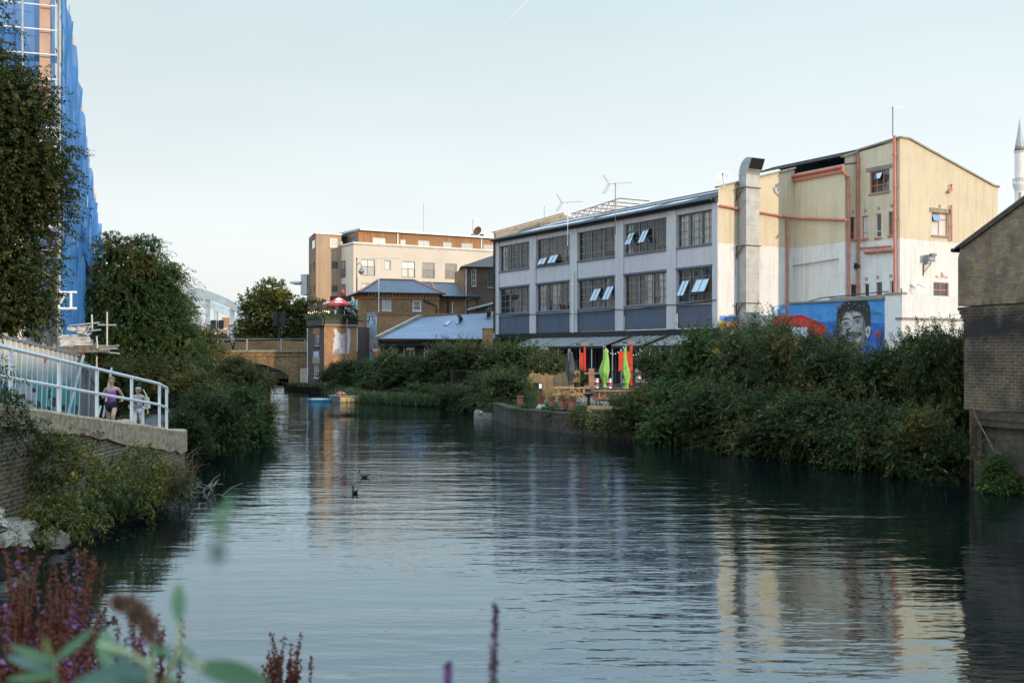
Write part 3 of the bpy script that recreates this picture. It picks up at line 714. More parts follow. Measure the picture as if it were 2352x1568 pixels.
# things fixed to the side walls
def on(i, x, y, name, label, cat, d=0.):
    p = FM[i] @ V((*(lambda q: (q[0], d, q[1]))(hit(FM[i], x, y)),)); return thing(name, p, label, cat)
fl = on(4, 2125, 600, 'floodlight', 'grey box floodlight on a bracket on the white end wall', 'floodlight')
u, z = hit(FM[4], 2125, 594); m = MB(FM[4]); m.prism([(u-.3, -.15, z-.2), (u+.3, -.15, z-.2), (u+.3, -.15, z+.18), (u-.3, -.15, z+.18)], (0, -.3, 0)); m.bx(u-.22, u+.22, -.62, -.45, z+.1, z+.26); m.build('housing', 'grey_metal', fl)
MB(FM[4]).bx(u-.22, u+.22, -.475, -.455, z-.13, z+.08).build('lens', 'pane_bright', fl)
m = MB(FM[4]); m.bar((u-.2, -.02, z-1.0), (u-.2, -.02, z-.3), .05); m.bar((u-.2, -.02, z-.34), (u+.15, -.3, z-.28), .04); m.bar((u-.2, -.02, z-.85), (u+.12, -.3, z-.3), .04); m.build('bracket', 'black_metal', fl)
cc = on(4, 2098, 658, 'security_camera', 'pale security camera on an arm beside the low window on the white wall', 'camera')
u, z = hit(FM[4], 2093, 659); m = MB(FM[4]); m.bar((u-.15, 0, z-.25), (u+.1, -.4, z+.1), .04); m.build('arm', 'white_paint', cc)
MB(FM[4]).bar((u+.02, -.45, z+.18), (u+.5, -.5, z+.03), .13, .13).build('housing', 'white_paint', cc)
# mural paint on the foot of the first side wall
def poly_on(M, pts, d):
    q = [hit(M, x, y) for x, y in pts]; return [(u, d, z) for u, z in q]
mm = MB(FM[0])
for k_, (pts, mi) in enumerate([([(1652, 725), (1712, 727), (1745, 731), (1745, 800), (1652, 800)], 0), ([(1652, 737), (1670, 737), (1672, 770), (1652, 772)], 1), ([(1658, 742), (1700, 734), (1712, 740), (1715, 800), (1655, 800)], 2),
                                ([(1770, 706), (1790, 699), (1822, 697), (1822, 730), (1775, 735)], 3), ([(1775, 728), (1800, 722), (1822, 726), (1822, 800), (1760, 800)], 4), ([(1640+12, 765), (1700, 762), (1700, 800), (1652, 800)], 5)]):
    mm.cur = mi; mm.poly(poly_on(FM[0], pts, -.004-.003*k_))
def sprayed(name, col, col2, sc=1.2):
    m, n, b = nt(name); f = noise(n, wpos(n), sc, 6, .7); n.links.new(ramp(n, [(.42, col), (.6, col2)], f), b.inputs['Base Color']); b.inputs['Roughness'].default_value = .8; return m
SP = [sprayed('spray_blue', (.10, .22, .55), (.17, .32, .62)), sprayed('spray_yellow', (.80, .50, .04), (.75, .42, .05)), sprayed('spray_orange', (.80, .26, .12), (.75, .42, .16), 2.5), sprayed('spray_skyblue', (.09, .26, .58), (.55, .6, .66), 3), sprayed('spray_red', (.50, .02, .02), (.62, .10, .03), 2), sprayed('spray_white', (.62, .62, .68), (.5, .5, .6))]
mm.build('graffiti', SP, FAC, label='orange, yellow and blue spray paint along the foot of the side wall')

# --- exhaust duct
ed = thing('exhaust_duct', FM[0] @ V((3.0, -.5, 4)), 'square galvanised kitchen exhaust duct running up the side wall to a bent cowl', 'duct')
ua, ub = hit(FM[0], 1712, 600, -.75)[0], hit(FM[0], 1745, 600, -.75)[0]
u_m = (ua+ub)/2
ua, ub = ua+.06, ub-.02
zt = hit(FM[0], 1728, 401, -.75)[1]
m = MB(FM[0]); zz = 3.2; seg = [3.2, 4.9, 6.25, 6.45, 7.8, 9.1, 9.25, 10.7, 12.1, zt]
for a, b in zip(seg, seg[1:]):
    m.bx(ua, ub, -.75, -.12, a+.012, b-.012); m.bx(ua-.02, ub+.02, -.77, -.10, b-.014, b+.014)
m.build('duct', 'galv', ed)
# the cowl bends outwards, away from the wall
m = MB(FM[0]); n = 9; arc_ = [(-.87+.75*math.cos(R(96)*q/n), zt+.98*math.sin(R(96)*q/n)) for q in range(n+1)]+[(-1.22, zt+.90)]
inn = [(-.95, zt+.30), (-.82, zt+.16), (-.75, zt)]; sh = arc_+inn; n_ = len(sh); k0 = len(arc_)-1
for u, fl_ in ((ua, 0), (ub, 1)): m.poly([(u, d_, z_) for d_, z_ in (sh[::-1] if fl_ else sh)])
for q in range(n_-1):
    if q == k0: continue
    (d0, z0), (d1, z1) = sh[q], sh[q+1]; m.poly([(ua, d0, z0), (ub, d0, z0), (ub, d1, z1), (ua, d1, z1)])
m.build('cowl', 'galv', ed)
p, q = sh[k0], sh[k0+1]
MB(FM[0]).prism([(ua+.03, p[0]+.02, p[1]-.03), (ub-.03, p[0]+.02, p[1]-.03), (ub-.03, q[0]+.02, q[1]+.03), (ua+.03, q[0]+.02, q[1]+.03)], (0, .01, 0)).build('mouth', 'black', ed)
for y in (434, 566, 697):
    z = hit(FM[0], 1728, y, -.4)[1]; m = MB(FM[0])
    m.bar((ua-.1, -.82, z), (ub+.06, -.82, z), .05); m.bar((ua-.1, -.82, z), (ua-.1, 0, z), .05); m.bar((ua-.1, -.02, z-.75), (ua-.1, -.02, z), .05); m.bar((ua-.1, -.02, z-.6), (ua-.1, -.6, z), .045)
    m.build('bracket', 'rust', ed)
m = MB(FM[0])
for y in (434, 566, 700):
    z = hit(FM[0], 1715, y)[1]; m.prism([(ua-.28, -.003, z-.05), (ua-.02, -.003, z-.05), (ua-.1, -.003, z-1.5), (ua-.16, -.003, z-1.9), (ua-.2, -.003, z-1.3)], (0, .0015, 0))
def stainmat():
    m, n, b = nt('rust_stain'); out = n.nodes['Material Output']; b.inputs['Base Color'].default_value = (.42, .16, .05, 1); b.inputs['Roughness'].default_value = .9
    f = noise(n, scaled(n, wpos(n), (9, 9, .8)), 1.0, 5); tr = node(n, 'ShaderNodeBsdfTransparent'); mx = node(n, 'ShaderNodeMixShader')
    n.links.new(ramp(n, [(.5, (0, 0, 0)), (.75, (.8,)*3)], f), mx.inputs[0]); n.links.new(tr.outputs[0], mx.inputs[1]); n.links.new(b.outputs[0], mx.inputs[2]); n.links.new(mx.outputs[0], out.inputs['Surface'])
stainmat(); m.build('rust_stain', 'rust_stain', FAC)

# --- single storey mural wall in front of the stepped flank
M0, M1, M2 = (15.9, 60.0), (19.5, 54.6), (20.02, 53.72)
MX = thing('mural_wall', (17.7, 57.3, .5), 'low brick outbuilding wall painted blue with a large black and white portrait', 'painted wall')
MM = frame(M0, M1); LM = flen(M0, M2)
d2 = V((.862, .506))
m = MB(MM); m.bx(0, LM-1.02, 0, .3, .4, 5.86); m.prism([(LM-1.02, 0, .4), (LM, 0, .4), (LM, 0, 6.1), (LM-1.02, 0, 6.1)], (0, 5, 0)); m.bx(0, .3, .3, 4.6, .4, 5.8)
m.build('wall', 'white_brick', MX)
M3 = (M2[0]+d2[0]*12, M2[1]+d2[1]*12); MR = frame(M2, M3)
m = MB(MR); m.bx(.01, 12, 0, .3, .4, 4.78); m.build('return_wall', 'white_brick', MX)
MB(MR).bx(-.03, 12, -.06, .36, 4.78, 4.9).build('coping', 'wood_grey', MX)
MB(MM).prism([(-.1, -.08, 5.87), (LM-1.05, -.08, 5.87), (LM-1.05, 5, 5.87), (-.1, 5, 5.87)], (0, 0, .1)).build('roof', 'grey_metal', MX)
m = MB(MM); m.bx(LM-1.05, LM+.05, -.06, .35, 6.1, 6.2); m.bx(2.4, LM-1.05, .6, .75, 5.97, 6.15); m.build('coping', 'stone_cap', MX)
mm = MB(MM); lay = [0]
def pl(pts, mi):
    lay[0] += 1; mm.cur = mi; mm.poly(poly_on(MM, pts, -.002-.0018*lay[0]))
def el(cx, cy, rx, ry, mi, a=0., n=12):
    pl([(cx+rx*math.cos(t)*math.cos(a)-ry*math.sin(t)*math.sin(a), cy+rx*math.cos(t)*math.sin(a)+ry*math.sin(t)*math.cos(a)) for t in [2*math.pi*i/n for i in range(n)]], mi)
pl([(1811.6, 699), (2032, 688), (2032, 880), (1811.6, 880)], 0)
pl([(1811.6, 744), (1900, 738), (2032, 742), (2032, 880), (1811.6, 880)], 1)
pl([(1811.6, 726), (1840, 723), (1862, 731), (1885, 741), (1897, 749), (1898, 800), (1811.6, 800)], 2)
pl([(1811.6, 732), (1840, 729), (1860, 737), (1884, 748), (1886, 760), (1850, 748), (1811.6, 750)], 3)
pl([(1818, 751), (1855, 751), (1855, 800), (1818, 800)], 4)
# portrait: hair mass, face planes, features
pl([(1921, 748), (1922, 722), (1927, 704), (1938, 695), (1955, 690.5), (1978, 689.5), (1992, 691), (1998, 702), (2000.5, 724), (1999.5, 750), (1993, 768), (1985, 790), (1940, 790), (1931, 770)], 5)
pl([(1931, 758), (1932.5, 742), (1937, 726), (1945, 716), (1960, 713), (1976, 716), (1984, 728), (1988, 744), (1988.5, 765), (1985, 790), (1976, 806), (1962, 812), (1948, 806), (1937, 790)], 6)
pl([(1978, 722), (1984, 728), (1988, 744), (1988.5, 765), (1985, 790), (1976, 806), (1974, 790), (1980, 770), (1981, 748)], 7)
pl([(1949, 720), (1960, 717), (1972, 721), (1973, 731), (1960, 735), (1948, 731)], 8)
pl([(1931, 752), (1936, 748), (1937, 790), (1948, 806), (1942, 804), (1935, 788)], 7)
pl([(1935, 733), (1940, 729.5), (1951, 731), (1952.5, 734), (1942, 733), (1936, 737)], 9)
pl([(1960, 728.5), (1970, 724.5), (1979, 728), (1982, 733), (1972, 729.5), (1961, 733)], 9)
for cx, cy in ((1943, 745), (1971, 738.5)):
    el(cx, cy-1.0, 9.5, 6.2, 12); el(cx, cy-.6, 8.0, 4.6, 7); el(cx, cy, 6.0, 2.7, 12); el(cx+.2, cy-.2, 2.7, 2.6, 9); el(cx-.7, cy-.9, .7, .7, 6)
    pl([(cx-7.2, cy-.5), (cx-3, cy-4), (cx+3, cy-4.2), (cx+7.2, cy-.5), (cx+3, cy-2.9), (cx-3, cy-2.8)], 9)
pl([(1956.5, 735), (1960, 735), (1962, 752), (1959, 761), (1951, 761), (1954.5, 752)], 8)
pl([(1951, 761), (1964, 760), (1966, 763), (1949, 764)], 7)
pl([(1945, 764.5), (1979, 763), (1981, 766.5), (1978, 771), (1947, 771.5), (1944.5, 768)], 9)
pl([(1951, 767), (1973, 766), (1972, 769), (1952, 769.7)], 7)
pl([(1954, 771.6), (1971, 771), (1967, 776), (1958, 776)], 7)
pl([(1961, 784), (1965, 784), (1965, 800), (1961, 800)], 3)
el(1941, 762, 6, 9, 12, .2); el(1972, 756, 6, 8, 12, .2); el(1965, 722, 13, 4, 6); el(1981, 742, 3, 14, 12, .1)
for a_, b_ in ((1950, 713), (1958, 711.5), (1968, 712), (1976, 716), (1982, 723), (1939, 722), (1935, 730)): el(a_, b_, 2.6, 3.6, 13, .5, 8)
pl([(1990, 754), (1996, 748), (2001.5, 751), (2002.5, 760), (1999, 771), (1994, 777), (1990.5, 768)], 6)
el(1996, 761, 2.6, 6, 7)
rr = random.Random(11)
for k_ in range(46):
    t = rr.uniform(0, 1); px = 1924+74*t; py = 692+10*abs(t-.6)*2+rr.uniform(-1, 14)
    el(px, py, rr.uniform(1.4, 3.2), rr.uniform(1, 2.2), [5, 9, 7][k_ % 3] if k_ % 4 else 9, rr.uniform(0, 3), 7)
for px, py in ((1934, 728), (1931, 736), (1938, 720), (1945, 716), (1930, 745), (1953, 714), (1960, 717), (1966, 713)):
    el(px, py, 3.4, 1.5, 9, rr.uniform(0, 3), 7)
# a bloom and small flowers
for px, py, r_, mi in ((2022, 768, 5, 3), (2027, 765, 4, 2), (2017, 766, 4, 2), (2024, 772, 4, 2), (1957, 778, 3, 11), (1972, 774, 3, 11), (1910, 782, 4, 11), (2009, 754, 1.2, 8), (1926, 781, 2, 8)):
    el(px, py, r_, r_*.8, mi)
# signature letters
def stroke(x0, y0, x1, y1, t=.5):
    dx, dy = x1-x0, y1-y0; l = math.hypot(dx, dy); nx, ny = -dy/l*t, dx/l*t
    pl([(x0+nx, y0+ny), (x1+nx, y1+ny), (x1-nx, y1-ny), (x0-nx, y0-ny)], 9)
for ch, x in zip('ZABOU', (2006.5, 2012, 2017.5, 2022.6, 2027.4)):
    y0, y1, w_ = 716.2, 722.8, 3.6
    L_ = {'Z': [(0, 0, 1, 0), (1, 0, 0, 1), (0, 1, 1, 1)], 'A': [(0, 1, .5, 0), (.5, 0, 1, 1), (.2, .65, .8, .65)], 'B': [(0, 0, 0, 1), (0, 0, .9, .1), (.9, .1, .9, .4), (0, .5, .9, .5), (.9, .5, .9, .9), (0, 1, .9, .95)],
          'O': [(.1, .1, .9, 0), (.9, 0, 1, .9), (1, .9, .1, 1), (.1, 1, .1, .1)], 'U': [(0, 0, 0, .9), (0, .95, 1, .95), (1, .9, 1, 0)]}[ch]
    for a, b, c, d in L_: stroke(x+a*w_, y0+b*(y1-y0), x+c*w_, y0+d*(y1-y0))
GR = lambda n_, v: sprayed(n_, (v*.85,)*3, (v,)*3, 5)
mm.build('mural', [sprayed('mural_blue', (.045, .20, .48), (.07, .26, .55), 2.5), sprayed('mural_deep_blue', (.025, .085, .33), (.045, .14, .42), 2.5), sprayed('mural_red', (.42, .012, .015), (.52, .02, .02)), sprayed('mural_bright_red', (.60, .03, .03), (.52, .02, .02)), sprayed('mural_pale_blue', (.36, .46, .55), (.45, .52, .56)),
                   GR('mural_hair', .035), GR('mural_skin', .40), GR('mural_shade', .17), GR('mural_light', .47), GR('mural_ink', .035), GR('mural_bar', .25), sprayed('mural_violet', (.16, .07, .42), (.25, .12, .5)), GR('mural_mid', .28), GR('mural_curl', .055)], MX, label='portrait and flowers painted in greys on blue')
m = MB(MM); m.path([V((hit(MM, x, y)[0], -.05, hit(MM, x, y)[1])) for x, y in ((1812, 696), (1850, 695), (1875, 688), (1890, 684))]+[V((LM-1.1, .4, 6.3))], .03, 5); m.build('cable', 'black', MX)

# --- aerials and dishes
def yagi(loc, h, label, boom, ang, n=9, grid=True, mname='grey_metal'):
    t = thing('tv_aerial', loc, label, 'aerial', 'rooftop tv aerials'); x, y, z = loc
    MB().tube((x, y, z), (x, y, z+h), .035, 6).build('mast', mname, t)
    m = MB(); bx, by = math.cos(ang), math.sin(ang); p0 = V((x-bx*boom*.3, y-by*boom*.3, z+h-.05)); p1 = V((x+bx*boom*.7, y+by*boom*.7, z+h-.05))
    m.bar(p0, p1, .035); s = V((-by, bx, 0))
    for k in range(n):
        p = p0.lerp(p1, (k+.5)/n); m.bar(p-s*.22-V((0, 0, .03)), p+s*.22+V((0, 0, .03)), .022)
    m.build('boom', 'steel', t)
    if grid:
        m = MB()
        for sg in (1, -1):
            for k in range(4):
                q = p0+V((-bx*.1*k, -by*.1*k, sg*.16*(k+.5))); m.bar(q-s*.3, q+s*.3, .022)
            m.bar(p0, p0+V((-bx*.4, -by*.4, sg*.62)), .025); m.bar(p0+s*.3, p0+s*.3+V((-bx*.4, -by*.4, sg*.62)), .02)
        m.build('reflector', 'steel', t)
    return t
def facade_pt(x, y, d): 
    u, z = hit(MF, x, y, d); return MF @ V((u, d, z))
p = facade_pt(1304, 565, -.45); yagi(p, (565-463)*p.y/2400, 'tv aerial with folded reflector on a pale mast fixed by the second factory bay', 1.6, R(-18), mname='white_paint')
p = facade_pt(1413.5, 537, -.45); yagi(p, (537-420)*p.y/2400, 'tallest tv aerial on a dark mast standing up past the middle of the factory eaves', 1.7, R(-25))
p = P(2050.5, 312, 60.4); yagi(p, 68*60.4/2400, 'tv aerial on a thin pole leaning over the top corner of the cream tower block', 1.0, R(10), 6, False)
p = P(1250, 540, 93); t = thing('whip_aerial', p, 'thin bare mast sticking up behind the far gable of the factory', 'aerial'); MB().tube(p, p+V((0, 0, 2.6)), .02, 5).build('mast', 'grey_metal', t)
def dish(loc, r, face, label, mast=.8, m1='white_paint'):
    t = thing('satellite_dish', loc, label, 'satellite dish', 'satellite dishes'); x, y, z = loc
    MB().tube((x, y, z), (x, y, z+mast), .03, 6).build('mast', 'white_paint', t)
    M = Mx.Translation(V((x, y, z+mast))) @ V(face).to_track_quat('Z', 'Y').to_matrix().to_4x4()
    MB(M).lathe((0, 0, .08), [(.01, 0), (r*.5, r*.06), (r*.85, r*.17), (r, r*.25), (r*.98, r*.26), (r*.5, r*.09), (.01, r*.03)], 18, False).build('bowl', m1, t, smooth=True)
    m = MB(M); m.bar((0, -r*.8, .2), (0, -.05, r*1.1+.08), .03); m.tube((0, -.02, r*1.05), (0, .0, r*1.3), .05, 6); m.build('feed_arm', 'grey_metal', t)
    return t
p = FM[0] @ V((.35, -.1, 12.9)); dish(p, .42, (-.35, -.9, .35), 'white satellite dish on the front corner of the factory parapet', .55)
# ================================================================== timber clad and rendered apartment block
AP = thing('apartment_block', (-15, 117, .5), 'apartment block with timber clad corner tower, cream rendered front and timber top storey', 'building')
C0 = (-17.0, 112.0); C1 = (3.0, 123.74); MC = frame(C0, C1); LC = flen(C0, C1)
CL = (-19.0, 115.4); ML = frame(CL, C0)
def Z(x0, y0): return 0
wins = [(812+(a-722)*.2344+0, 0) for a in ()]
def zx(v): return 643.1+v*.2344
def zy(v): return 477.7+v*.2344
front = [(797, 930, 502, 662), (1022, 1085, 512, 607), (1195, 1322, 523, 682), (1393, 1515, 535, 688), (1617, 1733, 545, 698), (797, 912, 736, 880), (1395, 1515, 765, 900)]
fr = [rect(MC, zx(a), zx(b), zy(c), zy(d)) for a, b, c, d in front]
MB(MC).wall(0, LC, .5, 14.75, fr, .22).build('front_wall', 'render_cream', AP)
sidew = [rect(ML, zx(602), zx(645), zy(518), zy(684)), rect(ML, zx(603), zx(645), zy(747), zy(880))]
MB(ML).wall(0, flen(CL, C0), .5, 14.75, sidew, .2).build('side_wall', 'render_cream', AP)
MB(MC).bx(-.05, LC, -.06, .3, 14.76, 14.95).build('coping', 'offwhite', AP); MB(ML).bx(0, flen(CL, C0)-.01, -.05, .3, 14.76, 14.94).build('coping', 'offwhite', AP)
MB().prism([(*CL, 14.6), (*C0, 14.6), (*C1, 14.6), (C1[0]-6, C1[1]+10, 14.6), (CL[0]-4, CL[1]+12, 14.6)], (0, 0, .1)).build('terrace_roof', 'zinc', AP)
for i, r in enumerate(fr):
    big = i not in (1,)
    w_ = window(AP, MC, r, 2 if big else 1, 1, 'grey_metal', ['pane_bright', 'pane_bright', 'pane_blind', 'pane_dark', 'pane_dark', 'pane_bright', 'pane_dark'][i], fw=.09, bw=.09, back=.12)
    if big:
        a, b, c, d = r
        MB(MC).bx(a+.1, a+(b-a)*.36, .14, .16, c+.2, d-.1).build('blind', ['white_cloth', 'white_cloth', 'white_cloth', 'dark_room', 'dark_room', 'white_cloth', 'white_cloth'][i], w_)
        m = MB(MC); n = 12
        m.bx(a, b, -.05, -.01, c+(d-c)*.55, c+(d-c)*.55+.05)
        for q in range(n+1): m.bx(a+(b-a-.03)*q/n, a+(b-a-.03)*q/n+.03, -.045, -.015, c, c+(d-c)*.55)
        m.build('balcony_rail', 'grey_metal', w_)
for r in sidew:
    w_ = window(AP, ML, r, 2, 1, 'grey_metal', 'pane_bright', fw=.07, bw=.07, back=.1)
    a, b, c, d = r; m = MB(ML); m.bx(a, b, -.05, -.01, c+(d-c)*.5, c+(d-c)*.5+.05); [m.bx(a+(b-a)*q/7, a+(b-a)*q/7+.03, -.045, -.015, c, c+(d-c)*.5) for q in range(8)]; m.build('balcony_rail', 'grey_metal', w_)
U0 = (-16.7, 113.5); U1 = (2.5, 124.8); MU = frame(U0, U1); LU = flen(U0, U1); UL = (-19.1, 117.6); MUL = frame(UL, U0)
top = [(910, 1040, 290, 356), (1180, 1240, 308, 368), (1355, 1472, 318, 386), (1600, 1690, 333, 402), (1780, 1895, 345, 410), (1997, 2110, 358, 424)]
tr = [rect(MU, zx(a), zx(b), zy(c), zy(d)) for a, b, c, d in top]; tr = [(a, b, 14.82, d) for a, b, c, d in tr]
MB(MU).wall(0, LU, 14.7, 16.3, tr, .15).build('top_storey_front', 'cladding_orange', AP)
MB(MUL).wall(0, flen(UL, U0), 14.7, 16.3, [rect(MUL, zx(692), zx(738), zy(292), zy(345))], .12).build('top_storey_side', 'cladding_shade_brown', AP)
window(AP, MUL, rect(MUL, zx(692), zx(738), zy(292), zy(345)), 1, 1, 'grey_metal', 'pane_bright', fw=.07, back=.08)
for i, r in enumerate(tr):
    w_ = window(AP, MU, r, 2 if i != 1 else 1, 1, 'offwhite', 'pane_bright', fw=.08, bw=.08, back=.1)
    a, b, c, d = r; MB(MU).bx(a+(b-a)*.5, b-.1, .115, .13, c+.1, d-.1).build('blind', 'white_cloth', w_)
ov = V((*U0, 0)); m = MB()
ua, ub = MU.col[0].to_3d(), MU.col[1].to_3d(); la = MUL.col[0].to_3d()
p = [V((*U0, 16.32))-ub*.45+la*.1, V((*U1, 16.32))-ub*.45, V((*U1, 16.9))+ub*8, V((*UL, 16.7))+ub*7-la*1, V((*UL, 16.30))-MUL.col[1].to_3d()*.4-la*2.2]
m.prism(p, (0, 0, .22)); m.build('roof', 'zinc', AP)
for x in (1150, 1970):
    u = hit(MU, zx(x), 540)[0]; MB(MU).bx(u-.09, u+.09, -.12, -.002, 14.7, 16.3).build('downpipe', 'galv', AP)
# timber corner tower
T0 = (-21.3, 113.5); T1 = (-18.8, 115.0); TL = (-22.95, 118); MT = frame(T0, T1); MTL = frame(TL, T0)
tw = [rect(MT, zx(a), zx(b), zy(c), zy(d)) for a, b, c, d in ((490, 565, 293, 383), (503, 572, 525, 598), (503, 570, 756, 826))]
MB(MT).wall(0, flen(T0, T1), .5, 15.97, tw, .15).build('tower_front', 'cladding_pale', AP, label='pale weathered timber boards')
tl = [rect(MTL, zx(a), zx(b), zy(c), zy(d)) for a, b, c, d in ((300, 342, 310, 400), (297, 306, 550, 640), (328, 340, 530, 620), (297, 306, 770, 850), (328, 340, 760, 830))]
MB(MTL).wall(0, flen(TL, T0), .5, 15.9, tl, .15).build('tower_side', 'cladding_shade_brown', AP, label='timber boards, the shade of this side put into a darker brown')
for i, r in enumerate(tw): window(AP, MT, r, 1 if i else 2, 1, 'white_paint' if i == 0 else 'grey_metal', 'pane_dark', fw=.09, back=.08, sill='offwhite' if i == 0 else None)
for i, r in enumerate(tl): window(AP, MTL, r, 1, 1, 'grey_metal', 'pane_bright' if i == 0 else 'pane_dark', fw=.06, back=.08)
m = MB(); m.prism([(*TL, 15.9), (T0[0]-.1, T0[1]-.15, 15.98), (T1[0]+.1, T1[1]-.1, 15.98), (T1[0]+1, T1[1]+6, 16.0), (TL[0], TL[1]+4, 15.9)], (0, 0, .14)); m.build('roof', 'zinc', AP)
m = MB(); m.prism([(-23.1, 117.6, 9.6), (-23.9, 118.2, 9.6), (-23.5, 121, 9.6), (-22.6, 120.5, 9.6)], (0, 0, 2.3)); m.build('balcony', 'zinc', AP); MB().prism([(-23.9, 118, 10.9), (-25.2, 118.5, 10.9), (-25, 121, 10.9), (-23.7, 121, 10.9)], (0, 0, .22)).build('canopy', 'zinc', AP)
# roof things
p = MU @ V((hit(MU, 1087, 540, 2)[0], 2.0, 16.5)); dish((p.x+.6, p.y, p.z), .55, (-.5, -.8, .3), 'brown satellite dish standing highest on the apartment roof', .8, 'rust')
dish((p.x-.1, p.y+.3, p.z), .42, (.4, -.8, .3), 'dark low satellite dish at the foot of the roof aerial', .1, 'grey_metal')
dish((p.x+1.0, p.y+.4, p.z), .42, (-.5, -.8, .3), 'low satellite dish beside the foot of the brown dish', .1, 'rust')
yagi((p.x-.05, p.y, p.z), 2.3, 'small tv aerial next to the brown dish on the apartment roof', 1.3, R(20), 7, False)
p = P(973, 532, 118); t = thing('whip_aerial', p, 'tall thin whip aerial on the apartment roof', 'aerial'); MB().tube(p, p+V((0, 0, 3.2)), .02, 5).build('mast', 'grey_metal', t)

# ================================================================== brick house with hipped slate roof
HB = thing('brick_house', (-9.5, 93, .5), 'yellow brick house with hipped slate roof and corbelled eaves', 'house')
H0, H1, HL = (-12.5, 90.0), (-6.4, 92.0), (-14.1, 94.2); MH = frame(H0, H1); LH = flen(H0, H1); MHL = frame(HL, H0)
hw = [rect(MH, 878, 899, 686.5, 713), rect(MH, 947.8, 967.8, 689, 714)]
m = MB(MH); m.wall(0, LH, .4, 8.2, hw, .16); m.build('front_wall', 'brick_brown', HB)
lw = [rect(MHL, 820.5, 831.5, 763.7, 793)]
MB(MHL).wall(0, flen(HL, H0), .4, 8.2, lw, .14).build('side_wall', 'brick_brown', HB)
w_ = window(HB, MH, hw[0], 2, 2, 'white_paint', 'pane_blind', fw=.08, back=.08, sill='offwhite')
m = MB(MH); a, b, c, d = hw[0]; [m.tube((a+(b-a)*q/6, -.03, c), (a+(b-a)*q/6, -.03, d), .015, 4) for q in range(1, 6)]; m.build('window_bar', 'black', w_)
w_ = window(HB, MH, hw[1], 1, 2, 'white_paint', 'pane_dark', fw=.09, back=.08, sill='offwhite')
a, b, c, d = hw[1]; MB(MH).bx(a+.08, b-.08, .1, .12, c+.05, c+(d-c)*.42).build('blind', 'wood_red', w_)
for a, b, c, d in hw:
    m = MB(MH); n = 8
    for q in range(n):
        t0, t1 = math.pi*q/n, math.pi*(q+1)/n; um, r = (a+b)/2, (b-a)/2+.05
        m.prism([(um-r*math.cos(t0), -.02, d+.0+.16*math.sin(t0)), (um-r*math.cos(t1), -.02, d+.0+.16*math.sin(t1)), (um-(r+.18)*math.cos(t1), -.02, d+.05+.4*math.sin(t1)), (um-(r+.18)*math.cos(t0), -.02, d+.05+.4*math.sin(t0))], (0, .03, 0))
    m.build('arch', 'brick_orange', HB)
window(HB, MHL, lw[0], 3, 4, 'white_paint', 'pane_dark', fw=.06, back=.08, sill='stone_cap')
a, b, c, d = lw[0]; MB(MHL).bx(a-.15, b+.15, -.03, -.002, d, d+.42).build('lintel', 'stone_cap', HB)
for Mx_, L_ in ((MH, LH), (MHL, flen(HL, H0))):
    m = MB(Mx_); m.bx(0, L_, -.1, -.004, 7.75, 7.9); m.bx(0, L_, -.26, -.004, 8.1, 8.22); n = int(L_/.3)
    for q in range(n): m.bx(.05+q*.3, .2+q*.3, -.2, -.004, 7.9, 8.1)
    m.build('corbel', 'brick_orange', HB)
e = [V((-13.1, 89.45, 8.25)), V((-5.9, 91.75, 8.25)), V((-7.6, 99, 8.25)), V((-15.3, 96.5, 8.25))]; r0, r1 = V((-11.9, 93.6, 9.62)), V((-8.9, 94.6, 9.62))
m = MB(); m.poly([e[0], e[1], r1, r0]); m.poly([e[1], e[2], r1]); m.poly([e[2], e[3], r0, r1]); m.poly([e[3], e[0], r0]); m.poly(e[::-1]); m.build('roof', 'slate_roof', HB)
m = MB(); [m.bar(p+V((0, 0, .04)), q+V((0, 0, .04)), .2, .1) for p, q in ((r0, r1), (e[0], r0), (e[1], r1))]; m.build('hip_tile', 'ridge_tile', HB)
m = MB(); m.tube(e[0]-V((0, 0, .02)), e[1]-V((0, 0, .02)), .07); m.tube(e[3]-V((0, 0, .02)), e[0]-V((0, 0, .02)), .07); m.build('gutter', 'black', HB)
# recessed right part and its own roof
K0, K1 = (-6.45, 93.2), (-3.6, 94.1); MK = frame(K0, K1); MB(MK).wall(-.3, 3.4, .4, 8.0).build('recessed_wall', 'brick_brown', HB)
m = MB(MK); [m.tube((u, -.08, .5), (u, -.08, 7.8), .07) for u in (.75, 2.5)]; m.build('downpipe', 'black', HB); m = MB(MK); m.tube((1.15, -.08, 5.9), (1.15, -.08, 7.6), .05); m.build('downpipe', 'white_paint', HB)
m = MB(MH); m.path([(LH-1.4, -.08, 8.1), (LH-1.4, -.08, 7.6), (LH-.3, -.08, 7.2), (LH-.3, -.08, 6.3)], .05, 6); m.build('downpipe', 'black', HB)
e = [V((-6.8, 92.6, 8.1)), V((-2.9, 93.9, 8.1)), V((-4.2, 100, 8.1)), V((-8.9, 98.6, 8.1))]; r0, r1 = V((-8.7, 96.2, 9.55)), V((-4.1, 97.6, 9.5))
m = MB(); m.poly([e[0], e[1], r1, r0]); m.poly([e[1], e[2], r1]); m.poly([e[2], e[3], r0, r1]); m.build('roof', 'slate_roof', HB)
m = MB(); m.bar(r0, r1, .2, .12); m.bar(e[0]+V((.3, .4, .15)), r0+V((1.2, .3, .02)), .2, .12); m.build('hip_tile', 'ridge_tile', HB)
MB(MK).tube((-.3, -.6, 8.06), (3.6, -.6, 8.06), .07).build('gutter', 'black', HB)
p = P(870, 738, 89.6); yagi((p.x, p.y, 5.2), 6.0, 'tv aerial on a white mast at the left corner of the hipped roof house', 2.6, R(8), 14, False, 'white_paint')
